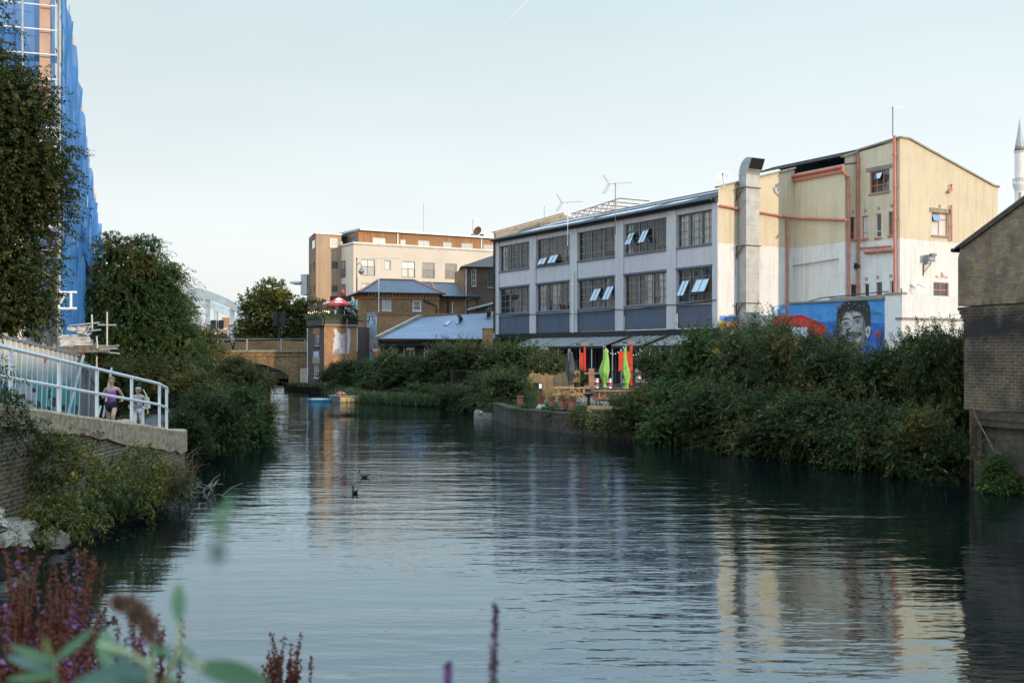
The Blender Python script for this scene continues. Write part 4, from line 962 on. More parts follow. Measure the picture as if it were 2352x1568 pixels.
# ------------------------------------------------------------------ extension: orange brick with a white painted end
EX = thing('brick_extension', (-8, 89.5, .5), 'low orange brick extension with a whitewashed end wall', 'building')
E0, E1, E2 = (-11.4, 88.3), (-4.2, 90.7), (-12.42, 89.5); ME = frame(E0, E1); MW = frame(E2, E0)
MB(ME).bx(.01, flen(E0, E1), 0, .25, .4, 6.34).build('front_wall', 'brick_orange', EX); MB(ME).bx(-.05, flen(E0, E1), -.06, .3, 6.345, 6.45).build('coping', 'ridge_tile', EX)
wr = rect(MW, 850, 857, 772, 802); MB(MW).wall(0, flen(E2, E0), .4, 6.34, [wr], .12).build('end_wall', 'pale_blue_brick', EX, label='whitewashed end wall'); MB(MW).bx(0, flen(E2, E0)-.06, -.05, .25, 6.345, 6.5).build('coping', 'stone_cap', EX)
window(EX, MW, wr, 2, 3, 'offwhite', 'pane_dark', fw=.05, back=.06, sill='black')
m = MB(MW)
for x, y in ((846, 737), (849, 730), (856, 730), (860, 737), (846, 793), (861, 795)):
    u, z = hit(MW, x, y); m.prism([(u-.05, -.006, z-.28), (u+.05, -.006, z-.25), (u+.07, -.006, z+.05), (u, -.006, z+.28), (u-.07, -.006, z+.05)], (0, .004, 0))
m.build('painted_mark', 'black', EX)
MB().prism([(*E2, 6.1), (*E0, 6.1), (*E1, 6.1), (-4, 94, 6.1), (-12, 91.5, 6.1)], (0, 0, .1)).build('roof', 'grey_metal', EX)
# ------------------------------------------------------------------ shed with blue grey sheet roof
SH = thing('lean_to_shed', (-6, 86, 1), 'open fronted shed under a wide sloping blue grey sheet roof with skylights', 'shed')
a, b, c, d = P(869, 779, 83), P(1137, 780, 83.6), P(1137, 720, 90.9), P(971, 730, 89.7)
b.x -= .02; c.x -= .02
m = MB(); m.prism([a, b, c, d], (0, 0, .08)); m.build('roof', 'roof_blue', SH)
nr = (b-a).cross(d-a).normalized()
def onshed(s, t): return a.lerp(b, s).lerp(d.lerp(c, s), t)+nr*.1
m = MB()
for t, s0, s1 in ((.2, .05, .9), (.2, .93, 1), (.36, .2, 1.0), (.52, .1, .62), (.52, .66, 1.), (.68, .25, .97), (.84, .2, .66), (.84, .72, 1.)):
    m.bar(onshed(s0, t), onshed(s1, t), .06, .03)
m.build('batten', 'white_paint', SH)
for (s, t, w_, h_, op) in ((.44, .50, .055, .2, 0), (.565, .55, .05, .2, 1), (.89, .74, .06, .2, 1)):
    fr_ = thing; m = MB(); q = [onshed(s, t), onshed(s+w_, t), onshed(s+w_, t+h_), onshed(s, t+h_)]
    m.prism([x+nr*.0 for x in q], nr*.07); o = m.build('skylight', 'grey_metal', SH)
    MB().prism([q[0].lerp(q[2], .12)+nr*.075, q[1].lerp(q[3], .12)+nr*.075, q[2].lerp(q[0], .12)+nr*.075, q[3].lerp(q[1], .12)+nr*.075], nr*.01).build('pane', 'pane_dark', o)
    if op:
        m = MB(); m.prism([q[2]+nr*.05, q[3]+nr*.05, q[3].lerp(q[0], .75)+nr*.75, q[2].lerp(q[1], .75)+nr*.75], nr*.05); m.build('sash', 'plank_tan', o)
m = MB(); m.bar(a+V((-.12, 0, .1)), d+V((-.12, 0, .2)), .35, .3); m.build('verge_coping', 'stone_cap', SH)
MB().tube(a+V((0, -.1, -.02)), b+V((0, -.1, -.02)), .08).build('gutter', 'black', SH)
MSH = frame((a.x, a.y+.3), (b.x, b.y+.3)); L_ = flen((a.x, a.y), (b.x, b.y))
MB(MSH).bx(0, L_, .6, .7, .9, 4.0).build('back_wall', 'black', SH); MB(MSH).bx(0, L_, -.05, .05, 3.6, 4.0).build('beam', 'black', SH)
for k in range(12):
    if k in (1, 5, 9): continue
    MB(MSH).bx(.3+k*.82, .36+k*.82, .5, .56, 1.05, 3.6).build('glazing_bar', 'offwhite', SH)
MB().prism([P(869, 782, 83.4), P(875, 782, 83.4), P(875, 830, 83.4), P(869, 830, 83.4)], (0, 6, 0)).build('end_wall', 'brick_brown', SH)
ch = thing('brick_stack', P(1120, 790, 82.5), 'stubby red brick stack at the right end of the blue shed roof', 'chimney'); p = P(1108, 755, 82.5); q = P(1133, 800, 82.5)
MB().bx(p.x, q.x, 82.5, 83.3, 1.0, p.z).build('stack', 'brick_orange', ch); MB().bx(p.x-.04, q.x+.04, 82.45, 83.35, p.z, p.z+.07).build('cap', 'stone_cap', ch)
# ------------------------------------------------------------------ taller brown brick house against the factory
TB = thing('narrow_brick_house', (-3, 96, .5), 'tall stained brown brick house squeezed between the hipped house and the factory', 'house')
N0, N1 = (-4.25, 94.0), (-.4, 94.8); MN = frame(N0, N1); LN = flen(N0, N1)
nw = [rect(MN, 1083, 1094, 617, 657), rect(MN, 1120, 1136, 609, 660), rect(MN, 1122, 1135, 703, 717)]
MB(MN).wall(0, LN, .4, 10.75, nw, .15).build('front_wall', brick('brick_stained', (.17, .115, .075), (.10, .075, .055), (.17, .14, .11), (.04, .035, .035), .55, wash=((.45, .45, .46), .62, .55), odd=(.25, .14, .08)), TB)
for i, r in enumerate(nw): window(TB, MN, r, 2, [3, 4, 1][i], ['offwhite', 'grey_metal', 'white_paint'][i], 'pane_dark', fw=.06, back=.08, sill='stone_cap')
e = [V((-4.6, 93.5, 10.78)), V((0, 94.5, 10.78)), V((0, 101, 10.78)), V((-5.2, 100, 10.78))]; r0 = V((-1.2, 97.2, 12.3)); r1 = V((0, 97.6, 12.4))
m = MB(); m.poly([e[0], e[1], r1, r0]); m.poly([e[3], e[0], r0]); m.poly([e[2], e[3], r0, r1]); m.poly(e[::-1]); m.build('roof', 'tile_roof', TB)
m = MB(MN); m.tube((.12, -.08, .5), (.12, -.08, 10.6), .07); m.build('downpipe', mat('pink_pipe', (.55, .42, .40), .5), TB)
m = MB(MN); m.tube((.2, -.15, hit(MN, 1071, 712)[1]), (hit(MN, 1137, 696)[0], -.15, hit(MN, 1137, 696)[1]), .13); m.build('vent_pipe', 'galv', TB)
m = MB(MN); m.tube((.2, -.1, hit(MN, 1071, 686)[1]), (hit(MN, 1100, 683)[0], -.1, hit(MN, 1100, 683)[1]), .06); m.build('waste_pipe', 'offwhite', TB)
MB(MN).bx(-.02, .0, 0, 6, .4, 10.7).build('side_wall', 'brick_brown', TB)
# ------------------------------------------------------------------ corner tower house with roof terrace
CT = thing('corner_house', (-15, 85.5, .4), 'small brick corner house with a planted roof terrace and a faded portrait', 'house')
A0, A1, AL = (-15.1, 84.0), (-12.72, 85.7), (-17.02, 87.4); MA = frame(A0, A1); MAL = frame(AL, A0); LA, LAL = flen(A0, A1), flen(AL, A0)
aw = [rect(MAL, 721.6, 733, 768, 795), rect(MAL, 720, 733, 835, 868)]
MB(MAL).wall(0, LAL, -.3, 5.25, aw, .14).build('quay_wall', 'brick_plum', CT, label='brick wall towards the bridge, coloured plum brown for its shaded side')  # darker brick here: the shade of this side is in its colour
MB(MA).wall(0, LA, -.3, 5.25).build('mural_side', 'brick_orange', CT, label='brick wall with the faded portrait, coloured orange for its sunlit side')  # same house, the sunlit tone put into the orange brick
MB().prism([(A1[0], A1[1], .3), (A1[0]+.6, A1[1]+3, .3), (AL[0]+.8, AL[1]+2.5, .3), (AL[0], AL[1]+.01, .3)], (0, 0, 4.9)).build('back_wall', 'brick_plum', CT)
w_ = window(CT, MAL, aw[0], 2, 2, 'offwhite', 'pane_dark', fw=.06, back=.08, sill='black'); a, b, c, d = aw[0]; MB(MAL).bx(a+.25, a+.5, .1, .12, c+.1, d-.2).build('curtain', 'red_cloth', w_)
window(CT, MAL, aw[1], 3, 2, 'offwhite', 'pane_bright', fw=.06, back=.08, sill='stone_cap')
m = MB(MAL)
for i in (0, 1): a, b, c, d = aw[i]; MB(MAL).bx(a-.2, b+.2, -.03, -.002, d+.02, d+.55).build('lintel', 'wood_red' if i == 0 else 'stone_cap', CT)
a, b, c, d = rect(MAL, 720, 733, 806, 825); MB(MAL).prism([(a, -.012, c), (b, -.012, c+.06), (b-.05, -.012, d), (a+.04, -.012, d-.05)], (0, .01, 0)).build('torn_poster', 'pale_blue_brick', CT)
ML2 = [(MAL, LAL), (MA, LA)]
for M_, L_ in ML2:
    MB(M_).bx(-.05, L_+.06, -.2, .1, 5.26, 5.36).build('cornice', 'stone_cap' if M_ is MA else 'black', CT)
    MB(M_).bx(-.02, L_+.02, -.16, .1, 5.365, 5.95).build('fascia', 'black', CT)
MB().prism([(*A0, 5.7), (*A1, 5.7), (A1[0]+.6, A1[1]+3, 5.7), (AL[0]+.8, AL[1]+2.5, 5.7), (AL[0], AL[1], 5.7)], (0, 0, .1)).build('terrace_floor', 'paving', CT)
m = MB(MAL); m.path([(-.05, -.08, 5.1), (.06, -.1, 4.9), (.06, -.1, .4)], .045, 6); m.build('downpipe', 'white_paint', CT)
m = MB(MA); u0 = hit(MA, 795.5, 740)[0]; m.path([(u0, -.2, 5.9), (u0-.06, -.12, 5.2), (u0-.1, -.12, 2.5)], .075, 8); dp = m.build('downpipe', 'salmon', CT); MB(MA).lathe((u0, -.2, 5.9), [(.09, 0), (.2, .1), (.2, .32)], 8).build('hopper', 'black', dp)
m = MB(MA); m.path([(LA-.1, -.1, 5.5), (LA-.02, -.1, 4.9), (LA-.04, -.1, 3.2)], .04, 6); m.build('downpipe', 'offwhite', CT)
mm = MB(MA); lay2 = [0]
def pa(pts, mi):
    lay2[0] += 1; mm.cur = mi; mm.poly(poly_on(MA, pts, -.002-.0015*lay2[0]))
pa([(766, 755), (773, 754), (775, 760), (781, 767), (788, 768), (793, 763), (796, 754), (803, 753.5), (805, 775), (803, 800), (801, 812), (764, 812), (765.5, 790), (768, 785), (765.5, 778), (770, 772), (768, 765)], 0)
pa([(775, 782), (776, 772), (783, 767), (791, 768), (795, 776), (795.5, 788), (791, 799), (785, 803), (779, 798), (776, 790)], 1)
for pts in ([(777.5, 779), (782, 778), (782, 780.5), (778, 780.5)], [(787, 778), (792, 779), (791.5, 780.8), (787, 780.2)], [(784.4, 780), (785.8, 780), (787, 789), (783.2, 789)], [(780.5, 794), (785, 792.5), (790, 794), (785, 796)]): pa(pts, 2)
for pts in ([(777, 776.3), (782, 775.3), (782, 776.3), (777, 777.2)], [(787, 775.5), (792, 776.3), (792, 777.2), (787, 776.4)], [(795, 770), (797, 775), (797.5, 790), (795.5, 795), (795.6, 780)], [(764, 812), (770, 803), (779, 799), (780, 812)]): pa(pts, 3)
mm.build('faded_portrait', [GR('fade_white', .58), sprayed('fade_skin', (.50, .46, .42), (.56, .54, .51), 4), GR('fade_grey', .36), GR('fade_line', .28)], CT)

# ------------------------------------------------------------------ brick arch bridge and its railing
BR = thing('brick_bridge', (-22.4, 88.6, 0), 'old yellow brick bridge with one wide flat arch over the canal', 'bridge')
B0, B1 = (-32.5, 89.2), (-17.0, 88.2); MBr = frame(B0, B1); LB = flen(B0, B1)
uc = hit(MBr, 575, 840)[0]; hw_ = hit(MBr, 663, 850)[0]-uc; zs, za = 1.15, 2.17
def archz(u): 
    rad = (hw_**2+(za-zs)**2)/(2*(za-zs)); return zs+math.sqrt(max(0, rad**2-(u-uc)**2))-(rad-(za-zs))
n = 20; m = MB(MBr); D_ = 13
us = [uc-hw_+2*hw_*i/n for i in range(n+1)]
for i in range(n):
    a, b = us[i], us[i+1]
    m.poly([(a, 0, archz(a)), (b, 0, archz(b)), (b, 0, 3.12), (a, 0, 3.12)])
    m.poly([(a, 0, archz(a)), (a, D_, archz(a)), (b, D_, archz(b)), (b, 0, archz(b))])
u2, u3 = hit(MBr, 686, 860)[0], hit(MBr, 709, 860)[0]
m.wall(0, uc-hw_, -1, 3.12); m.wall(uc+hw_, LB, -1, 3.12, [(u2, LB, .5, 1.75)], 1.5)
for u in (uc-hw_, uc+hw_): m.poly([(u, 0, -1), (u, D_, -1), (u, D_, zs), (u, 0, zs)])
m.poly([(0, 0, 3.12), (LB, 0, 3.12), (LB, D_, 3.12), (0, D_, 3.12)])
m.build('arch_wall', 'brick_yellow', BR)
m = MB(MBr)
for i in range(n):
    a, b = us[i], us[i+1]; m.prism([(a, -.03, archz(a)), (b, -.03, archz(b)), (uc+(b-uc)*1.04, -.03, archz(b)+.42), (uc+(a-uc)*1.04, -.03, archz(a)+.42)], (0, .028, 0))
m.build('arch_ring', brick('brick_ring', (.36, .24, .09), (.27, .16, .065), (.2, .16, .1), (.08, .06, .04), .5, bw=.075, bh=.22), BR)
MB(MBr).bx(0, LB, -.12, .35, 3.125, 3.3).build('coping', 'stone_cap', BR); MB(MBr).bx(0, LB, -.06, -.001, 2.78, 2.9).build('string_course', 'brick_yellow', BR)
m = MB(MBr)   # far parapet, humped
n2 = 16
for i in range(n2):
    a, b = LB*i/n2, LB*(i+1)/n2; h = lambda u: 3.55+.62*math.cos((u-uc)/(LB*.62)*1.6)
    m.prism([(a, 7.2, 3.1), (b, 7.2, 3.1), (b, 7.2, h(b)), (a, 7.2, h(a))], (0, .4, 0))
m.build('far_parapet', 'brick_brown', BR)
RL = thing('bridge_railing', MBr @ V((uc, .1, 3.3)), 'dark iron railing with grey posts along the top of the brick bridge', 'railing')
MB(MBr).bx(0, LB, .06, .12, 4.2, 4.27).build('top_rail', 'grey_metal', RL)
m = MB(MBr); [m.bx(.05+i*.14, .07+i*.14, .08, .10, 3.31, 4.19) for i in range(int(LB/.14))]; m.build('infill', 'black_metal', RL)
for x in (500, 567, 645.6, 706): u = hit(MBr, x, 790)[0]; MB(MBr).bx(u-.06, u+.06, .02, .16, 3.305, 4.25).build('post', 'galv', RL)
bo = thing('leaning_board', MBr @ V((u3-.5, -.3, .45)), 'grey beige board leaning in the small side arch of the bridge', 'board'); p = [hp(MBr, x, y) for x, y in ((691, 883), (709, 884), (709, 844), (688.5, 847))]
MB(MBr).prism([(p[0].x, -.35, .45), (p[1].x, -.35, .45), (p[2].x, -.02, p[2].z), (p[3].x, -.02, p[3].z)], (0, .03, 0)).build('sheet', 'plank_tan', bo)

# ------------------------------------------------------------------ far: white arched road bridge, orange brick building, minaret
WB = thing('white_arch_bridge', (-40, 144, 4), 'white concrete bowstring arch road bridge far beyond the trees', 'bridge')
def rib(pts, Y, th, name='arch_rib'):
    m = MB()
    for (x0, y0), (x1, y1) in zip(pts, pts[1:]):
        p, q = P(x0, y0, Y), P(x1, y1, Y)
        m.prism([p-V((0, 0, th/2)), q-V((0, 0, th/2)), q+V((0, 0, th/2)), p+V((0, 0, th/2))], (0, .9, 0))
    m.build(name, 'pale_concrete', WB)
def arc(xc, yc, x1, y1, n=14):   # flat parabola from the crown to the springing
    return [(xc+(x1-xc)*i/n, yc+(y1-yc)*(i/n)**2) for i in range(-n, n+1)]
rib(arc(392, 664, 640, 778), 138, 1.15); rib(arc(380, 680, 606, 774), 147, 1.15)
for x, y0, Y in ((475, 684, 138), (530.6, 703, 138), (420, 672, 138), (493.7, 712, 147), (441, 690, 147), (545, 735, 147)):
    p = P(x, y0, Y); MB().bx(p.x-.25, p.x+.25, Y+.2, Y+.7, 5.2, p.z).build('hanger', 'pale_concrete', WB)
MB().bx(-62, -25, 137.6, 149, 4.3, 5.1).build('deck', 'pale_concrete', WB); p = P(530, 775, 137)
MB().bx(p.x-.5, p.x+.5, 137, 137.55, .5, 6.3).build('pier', 'pale_concrete', WB)
m = MB(); m.bx(-62, -25, 137.4, 137.5, 6.0, 6.08); [m.bx(-62+i*1.2, -61.93+i*1.2, 137.4, 137.5, 5.1, 6.0) for i in range(30)]; m.bx(-62, -25, 137.55, 137.6, 5.1, 5.5); m.build('guard_rail', 'galv', WB)
OB = thing('orange_brick_building', (-62, 232, .5), 'sunlit orange brick building with a small cupola seen under the white arch', 'building')
def fb(x0, x1, y0, Y, m_, name, y1=800, d=8): p = P(x0, y0, Y); q = P(x1, y1, Y); MB().bx(p.x, q.x, Y, Y+d, max(.4, q.z), p.z).build(name, m_, OB)
fb(503, 531, 735, 230, 'brick_orange', 'wall'); fb(500, 533, 752, 229.7, 'offwhite', 'stone_band', 757); fb(510, 529, 729, 231, 'brick_orange', 'attic', 738); fb(515, 527, 724, 232, 'offwhite', 'cupola', 731); fb(479, 503, 739, 231, 'brick_brown', 'side_wing'); fb(534, 547, 713, 236, 'brick_plum', 'rear_block'); fb(547, 575, 716, 237, 'offwhite', 'rear_wing'); fb(555, 563, 717, 236.5, 'brick_orange', 'rear_chimney', 730)
MN_ = thing('minaret', (126, 260, .5), 'slim pale minaret with a pointed metal cap at the far right', 'tower'); p = P(2342, 460, 260)
k = 260/2400; zc = lambda y: CAMH-(y-HZ)*k
MB().lathe((p.x, 260, 0), [(1.12, .5), (1.12, zc(440)), (1.5, zc(428)), (1.62, zc(424)), (1.62, zc(421))], 16).build('lower_shaft', 'pale_concrete', MN_, smooth=False)
MB().lathe((p.x, 260, 0), [(1.14, zc(421)), (1.14, zc(352)), (1.3, zc(350)), (1.3, zc(348))], 16).build('upper_shaft', 'pale_concrete', MN_)
MB().lathe((p.x, 260, 0), [(1.26, zc(348)), (1.0, zc(332)), (.55, zc(308)), (.2, zc(285)), (.04, zc(268))], 16).build('cap', 'galv', MN_, smooth=True)
m = MB(); n = 20
for i in range(n):
    t = 2*math.pi*i/n; t2 = 2*math.pi*(i+1)/n; m.bar((p.x+1.55*math.cos(t), 260+1.55*math.sin(t), zc(421)), (p.x+1.55*math.cos(t), 260+1.55*math.sin(t), zc(411)), .06); m.bar((p.x+1.55*math.cos(t), 260+1.55*math.sin(t), zc(411)), (p.x+1.55*math.cos(t2), 260+1.55*math.sin(t2), zc(411)), .07)
m.build('balcony_rail', 'grey_metal', MN_)
for dx in (-.5,): MB().bx(p.x+dx-.25, p.x+dx+.25, 258.8, 258.95, zc(458), zc(443)).build('window', 'grey_metal', MN_)

# ------------------------------------------------------------------ brick gable building on the right bank
GB = thing('gable_warehouse', (14, 22, 0), 'old dark stained brick warehouse gable rising straight from the canal at the right edge', 'building')
G0 = (10.67, 25.0); gu = V((.343, -.939)); G1 = (G0[0]+gu.x*9, G0[1]+gu.y*9); MG = frame(G0, G1)
zg = lambda u: 5.62+.455*min(u, 9-u)
m = MB(MG)
m.prism([(0, 0, 4.2), (4.5, 0, 4.2), (9, 0, 4.2), (9, 0, zg(9)), (4.5, 0, zg(4.5)), (.12, 0, zg(.12)), (0, 0, 5.35)], (0, .35, 0))
m.build('gable_wall', 'brick_gable', GB, label='yellow brown brick gable with scattered whitened bricks')
def sooty():
    return brick('brick_sooty', (.16, .11, .065), (.075, .058, .045), (.20, .17, .125), (.012, .012, .014), .9, odd=(.22, .17, .11), dirtscale=.9, msize=.013, bmp=.02, sootz=(3.95, 4.9))
sooty()
m = MB(MG); m.bx(.17, 9, .02, .4, 1.75, 4.18); 
for k in range(4): m.bx(.17-.05*(k+1), .17+.1, .02-.001*k, .4, 4.18-.09*(4-k)+.003, 4.18-.09*(3-k)-.003)
m.build('lower_wall', 'brick_sooty', GB, label='soot blackened lower brickwork')
m = MB(MG); m.bx(.42, 9, -.06, .4, 1.4, 1.74); m.bx(.5, 9, .1, .4, .62, 1.4); m.bx(.55, 9, -.05, .4, .36, .62); m.bx(.5, 9, .0, .4, -1.2, .36)
for u in (.62, 2.0, 3.4): m.bx(u, u+.12, -.0, .12, .62, 1.4)
m.build('plinth', 'brick_quay', GB)
MB(MG).bx(.5, 9, -.09, -.061, 1.55, 1.62).build('ledge', 'brick_quay', GB)
m = MB(MG); m.bx(-.0, .02, .36, 14, -1, 5.3); m.build('side_wall', 'brick_gable', GB)
m = MB(MG)
m.prism([(-.1, -.015, 5.57), (4.5, -.015, zg(4.5)+.02), (4.5, 14, zg(4.5)+.02), (-.1, 14, 5.57)], (0, 0, .045)); m.prism([(9.2, -.015, 5.5), (4.5, -.015, zg(4.5)+.02), (4.5, 14, zg(4.5)+.02), (9.2, 14, 5.5)], (0, 0, .045))
m.build('roof', 'slate_roof', GB)
m = MB(MG); m.bar((.1, -.03, zg(.1)-.06), (4.5, -.03, zg(4.5)-.06), .05, .09); m.build('verge_mortar', 'brick_quay', GB)
MB(MG).tube((-.14, -.05, 5.55), (-.14, 14, 5.55), .05).build('gutter', 'black', GB)
# unseen building added beside the viewer to shade the left bank and foreground
G2, G3 = (14.6, 14.5), (17.5, -26); MG2 = frame(G2, G3)
NW = thing('added_shade_building', (20, -5, 0), 'unseen long brick building added on the right bank to shade the left bank', 'building'); L_ = flen(G2, G3)
MB(MG2).bx(0, L_, 0, .4, -1, 7.6).build('wall', 'brick_gable', NW)
m = MB(MG2); m.prism([(0, -.2, 7.6), (0, 5, 10.2), (0, 10.2, 7.6)], (L_, 0, 0)); m.build('roof', 'slate_roof', NW); MB(MG2).bx(0, .4, .4, 10, -1, 7.6).build('end_wall', 'brick_gable', NW)
from mathutils import noise as mnoise
# ================================================================== left bank: canal wall, railing, hoarding, scaffold
def wz(Y): return 2.13-.122*(Y-17.8)
WP = [(-8.05, y) for y in (9, 11, 13, 15, 17, 19, 21, 23, 24.4, 25.2)]+[(-8.1, 25.8), (-8.28, 26.3), (-8.6, 26.75), (-9.1, 27.05), (-9.8, 27.25), (-10.6, 27.3)]
WZ = [wz(y) for x, y in WP[:10]]+[1.2, 1.16, 1.14, 1.12, 1.1, 1.1]
RW = thing('canal_wall', (-8.05, 18, 0), 'stained brick canal wall with a thick rough concrete coping, rounded at its far end', 'wall')
def nrm(i):
    a, b = WP[max(0, i-1)], WP[min(len(WP)-1, i+1)]; t = V((b[0]-a[0], b[1]-a[1])).normalized(); return V((t.y, -t.x))
def strip(d0, d1, z0f, z1f, name, m, jit=0):
    mb = MB(); rr = random.Random(2); k = len(WP)
    sub = []
    for i in range(k-1):
        n = max(1, int(flen(WP[i], WP[i+1])/.35))
        for j in range(n): sub.append((i, j/n))
    sub.append((k-2, 1.0))
    rows = []
    for i, t in sub:
        p = V(WP[i]).lerp(V(WP[i+1]), t); n = nrm(i).lerp(nrm(i+1), t).normalized(); z = WZ[i]+(WZ[i+1]-WZ[i])*t
        j1 = rr.uniform(-jit, jit); a = p+n*(d0+j1*.5); b = p+n*d1
        rows.append([(a.x, a.y, z0f(z)+rr.uniform(-jit, jit)*2.5), (a.x+n.x*-.0, a.y, z1f(z)-.04+j1*.3), (a.x-n.x*.04, a.y-n.y*.04, z1f(z)+j1*.5), (b.x, b.y, z1f(z)+j1*.4), (b.x, b.y, z0f(z))])
    q = len(rows[0]); mb.add([p for r in rows for p in r], [(i*q+j, (i+1)*q+j, (i+1)*q+(j+1) % q, i*q+(j+1) % q) for i in range(len(rows)-1) for j in range(q)])
    return mb.build(name, m, RW)
strip(.02, -.42, lambda z: -1.2, lambda z: z-.36, 'brick_face', 'brick_low')
strip(.07, -.46, lambda z: z-.40-.22*max(0, 1.9-z), lambda z: z, 'coping', 'concrete', .02)
def lump(x, y, z, l, w, h, seed):
    rr = random.Random(seed); m = MB(); m.ell((x, y, z), l, w, h, 9, 5, .15); return m
lump(-8.32, 22.3, 1.60, .14, .45, .07, 1).build('coping_patch', 'concrete', RW)

RR = thing('towpath_railing', (-8.3, 20, 1.6), 'white painted tubular railing with two rails along the top of the canal wall', 'railing')
ptsY = [12, 13.75, 15.5, 17.3, 19.15, 20.9, 22.8, 24.6]
tz = lambda Y: 2.36-.11*(Y-24.6)
m = MB(); m.path([(-8.3, 12, tz(12)), (-8.3, 24.6, tz(24.6)), (-8.38, 25.35, 2.24), (-8.66, 26.3, 2.1)], .035, 8); m.build('top_rail', 'white_paint', RR)
m = MB(); m.path([(-8.3, 12, tz(12)-.49), (-8.3, 24.6, tz(24.6)-.49), (-8.38, 25.35, 1.76), (-8.66, 26.3, 1.62)], .031, 8); m.build('mid_rail', 'white_paint', RR)
for Y in ptsY: MB().tube((-8.3, Y, wz(Y)-.02), (-8.3, Y, tz(Y)), .036, 8).build('post', 'white_paint', RR)
MB().tube((-8.38, 25.35, 1.1), (-8.38, 25.35, 2.24), .036, 8).build('post', 'white_paint', RR)
gt = thing('white_gate_post', (-8.6, 23.9, 1.2), 'pair of short white posts with a bracket next to the last railing post', 'post')
for dx in (0, .13): MB().tube((-8.62+dx, 23.9+dx, 1.0), (-8.62+dx, 23.9+dx, 1.83), .035, 8).build('post', 'white_paint', gt)
MB().box((-8.6, 23.85, 1.86), (.3, .16, .07), .4).build('bracket', 'grey_metal', gt)

# hoarding of box profile sheets, with spray paint
HO = thing('site_hoarding', (-12.3, 26, .7), 'white ribbed sheet metal hoarding covered in turquoise graffiti behind the white railing', 'fence')
def hoardmat():
    m, n, b = nt('hoarding_paint'); p = wpos(n)
    f = noise(n, scaled(n, p, (1, 1.1, .9)), 1.1, 3, .5); f2 = noise(n, scaled(n, p, (1, 2.2, 1.2)), 1.9, 2, .4)
    sx = node(n, 'ShaderNodeSeparateXYZ'); n.links.new(p, sx.inputs[0])
    band = ramp(n, [(.28, (0, 0, 0)), (.36, (1, 1, 1)), (.72, (1, 1, 1)), (.80, (.2,)*3)], None or node_scale(n, sx.outputs[2], .32))
    c = mixc(n, (.42, .44, .46, 1), (.06, .33, .33, 1), mixc(n, (0, 0, 0, 1), band, ramp(n, [(.44, (0, 0, 0)), (.48, (1, 1, 1))], f)))
    c = mixc(n, c, (.025, .03, .06, 1), mixc(n, (0, 0, 0, 1), band, ramp(n, [(.56, (0, 0, 0)), (.585, (1, 1, 1)), (.63, (1, 1, 1)), (.66, (0, 0, 0))], f2)))
    c = mixc(n, c, (.30, .03, .06, 1), ramp(n, [(.71, (0, 0, 0)), (.73, (.9,)*3)], f2))
    n.links.new(c, b.inputs['Base Color']); b.inputs['Roughness'].default_value = .5
def node_scale(n, s, k):
    q = node(n, 'ShaderNodeMath', operation='MULTIPLY'); n.links.new(s, q.inputs[0]); q.inputs[1].default_value = k; return q.outputs[0]
hoardmat(); mat('rib_cream', (.66, .58, .45), .5, var=.15)
m = MB(); ht = lambda Y: 3.24-.105*(Y-27.3); sh = .26
Y = 20.5; zb = .35
while Y < 29.4:
    w0, w1 = .13, .05; t = ht(Y)
    x0, x1 = -12.3, -12.19
    sec = [(x0, Y), (x0, Y+w0), (x1, Y+w0+w1), (x1, Y+w0+w1+.065), (x0, Y+w0+2*w1+.065)]
    for i, (a, b) in enumerate(zip(sec, sec[1:])):
        m.cur = 1 if i in (2,) else 0
        m.poly([(a[0], a[1]-.25, zb), (b[0], b[1]-.25, zb), (b[0], b[1], ht(b[1])), (a[0], a[1], ht(a[1]))])
    Y = sec[-1][1]
m.build('profiled_sheet', ['hoarding_paint', 'rib_cream'], HO)
m = MB(); m.bar((-12.24, 20.5, ht(20.5)), (-12.24, 29.5, ht(29.5)), .16, .06); m.build('capping', 'grey_metal', HO)
MB().box((-12.2, 29.52, ht(29.5)+.03), (.16, .16, .14)).build('end_cap', 'rust', HO)
m = MB(); m.tube((-12.1, 29.5, ht(29.5)), (-11.85, 27.6, 1.0), .04, 6); m.build('raking_tube', 'galv', HO)
F2 = thing('site_fence', (-12.6, 31, .5), 'grey corrugated site fence with raking tubes right of the painted hoarding', 'fence')
MFe = frame((-12.35, 29.7), (-13.05, 33.0))
strips('grey_sheet', [(.22, .22, .22), (.30, .30, .30), (.16, .16, .17), (.26, .26, .25)], .09, gap=.02, wear=(.12, .11, .1))
m = MB(MFe); m.prism([(0, 0, .1), (3.4, 0, .1), (3.4, 0, 2.55), (0, 0, 2.98)], (0, .04, 0)); m.build('sheet', 'grey_sheet', F2)
for p, q in (((.02, -.05, 2.98), (2.6, -.1, 1.9)), ((.9, -.1, .4), (1.2, -.1, 2.5)), ((1.9, -.1, .5), (2.1, -.1, 2.45)), ((2.3, -.3, 1.1), (3.9, -.3, 2.6)), ((.1, -.4, .8), (1.3, -.4, 1.5))):
    MB(MFe).tube(p, q, .035, 6).build('tube', 'galv', F2)

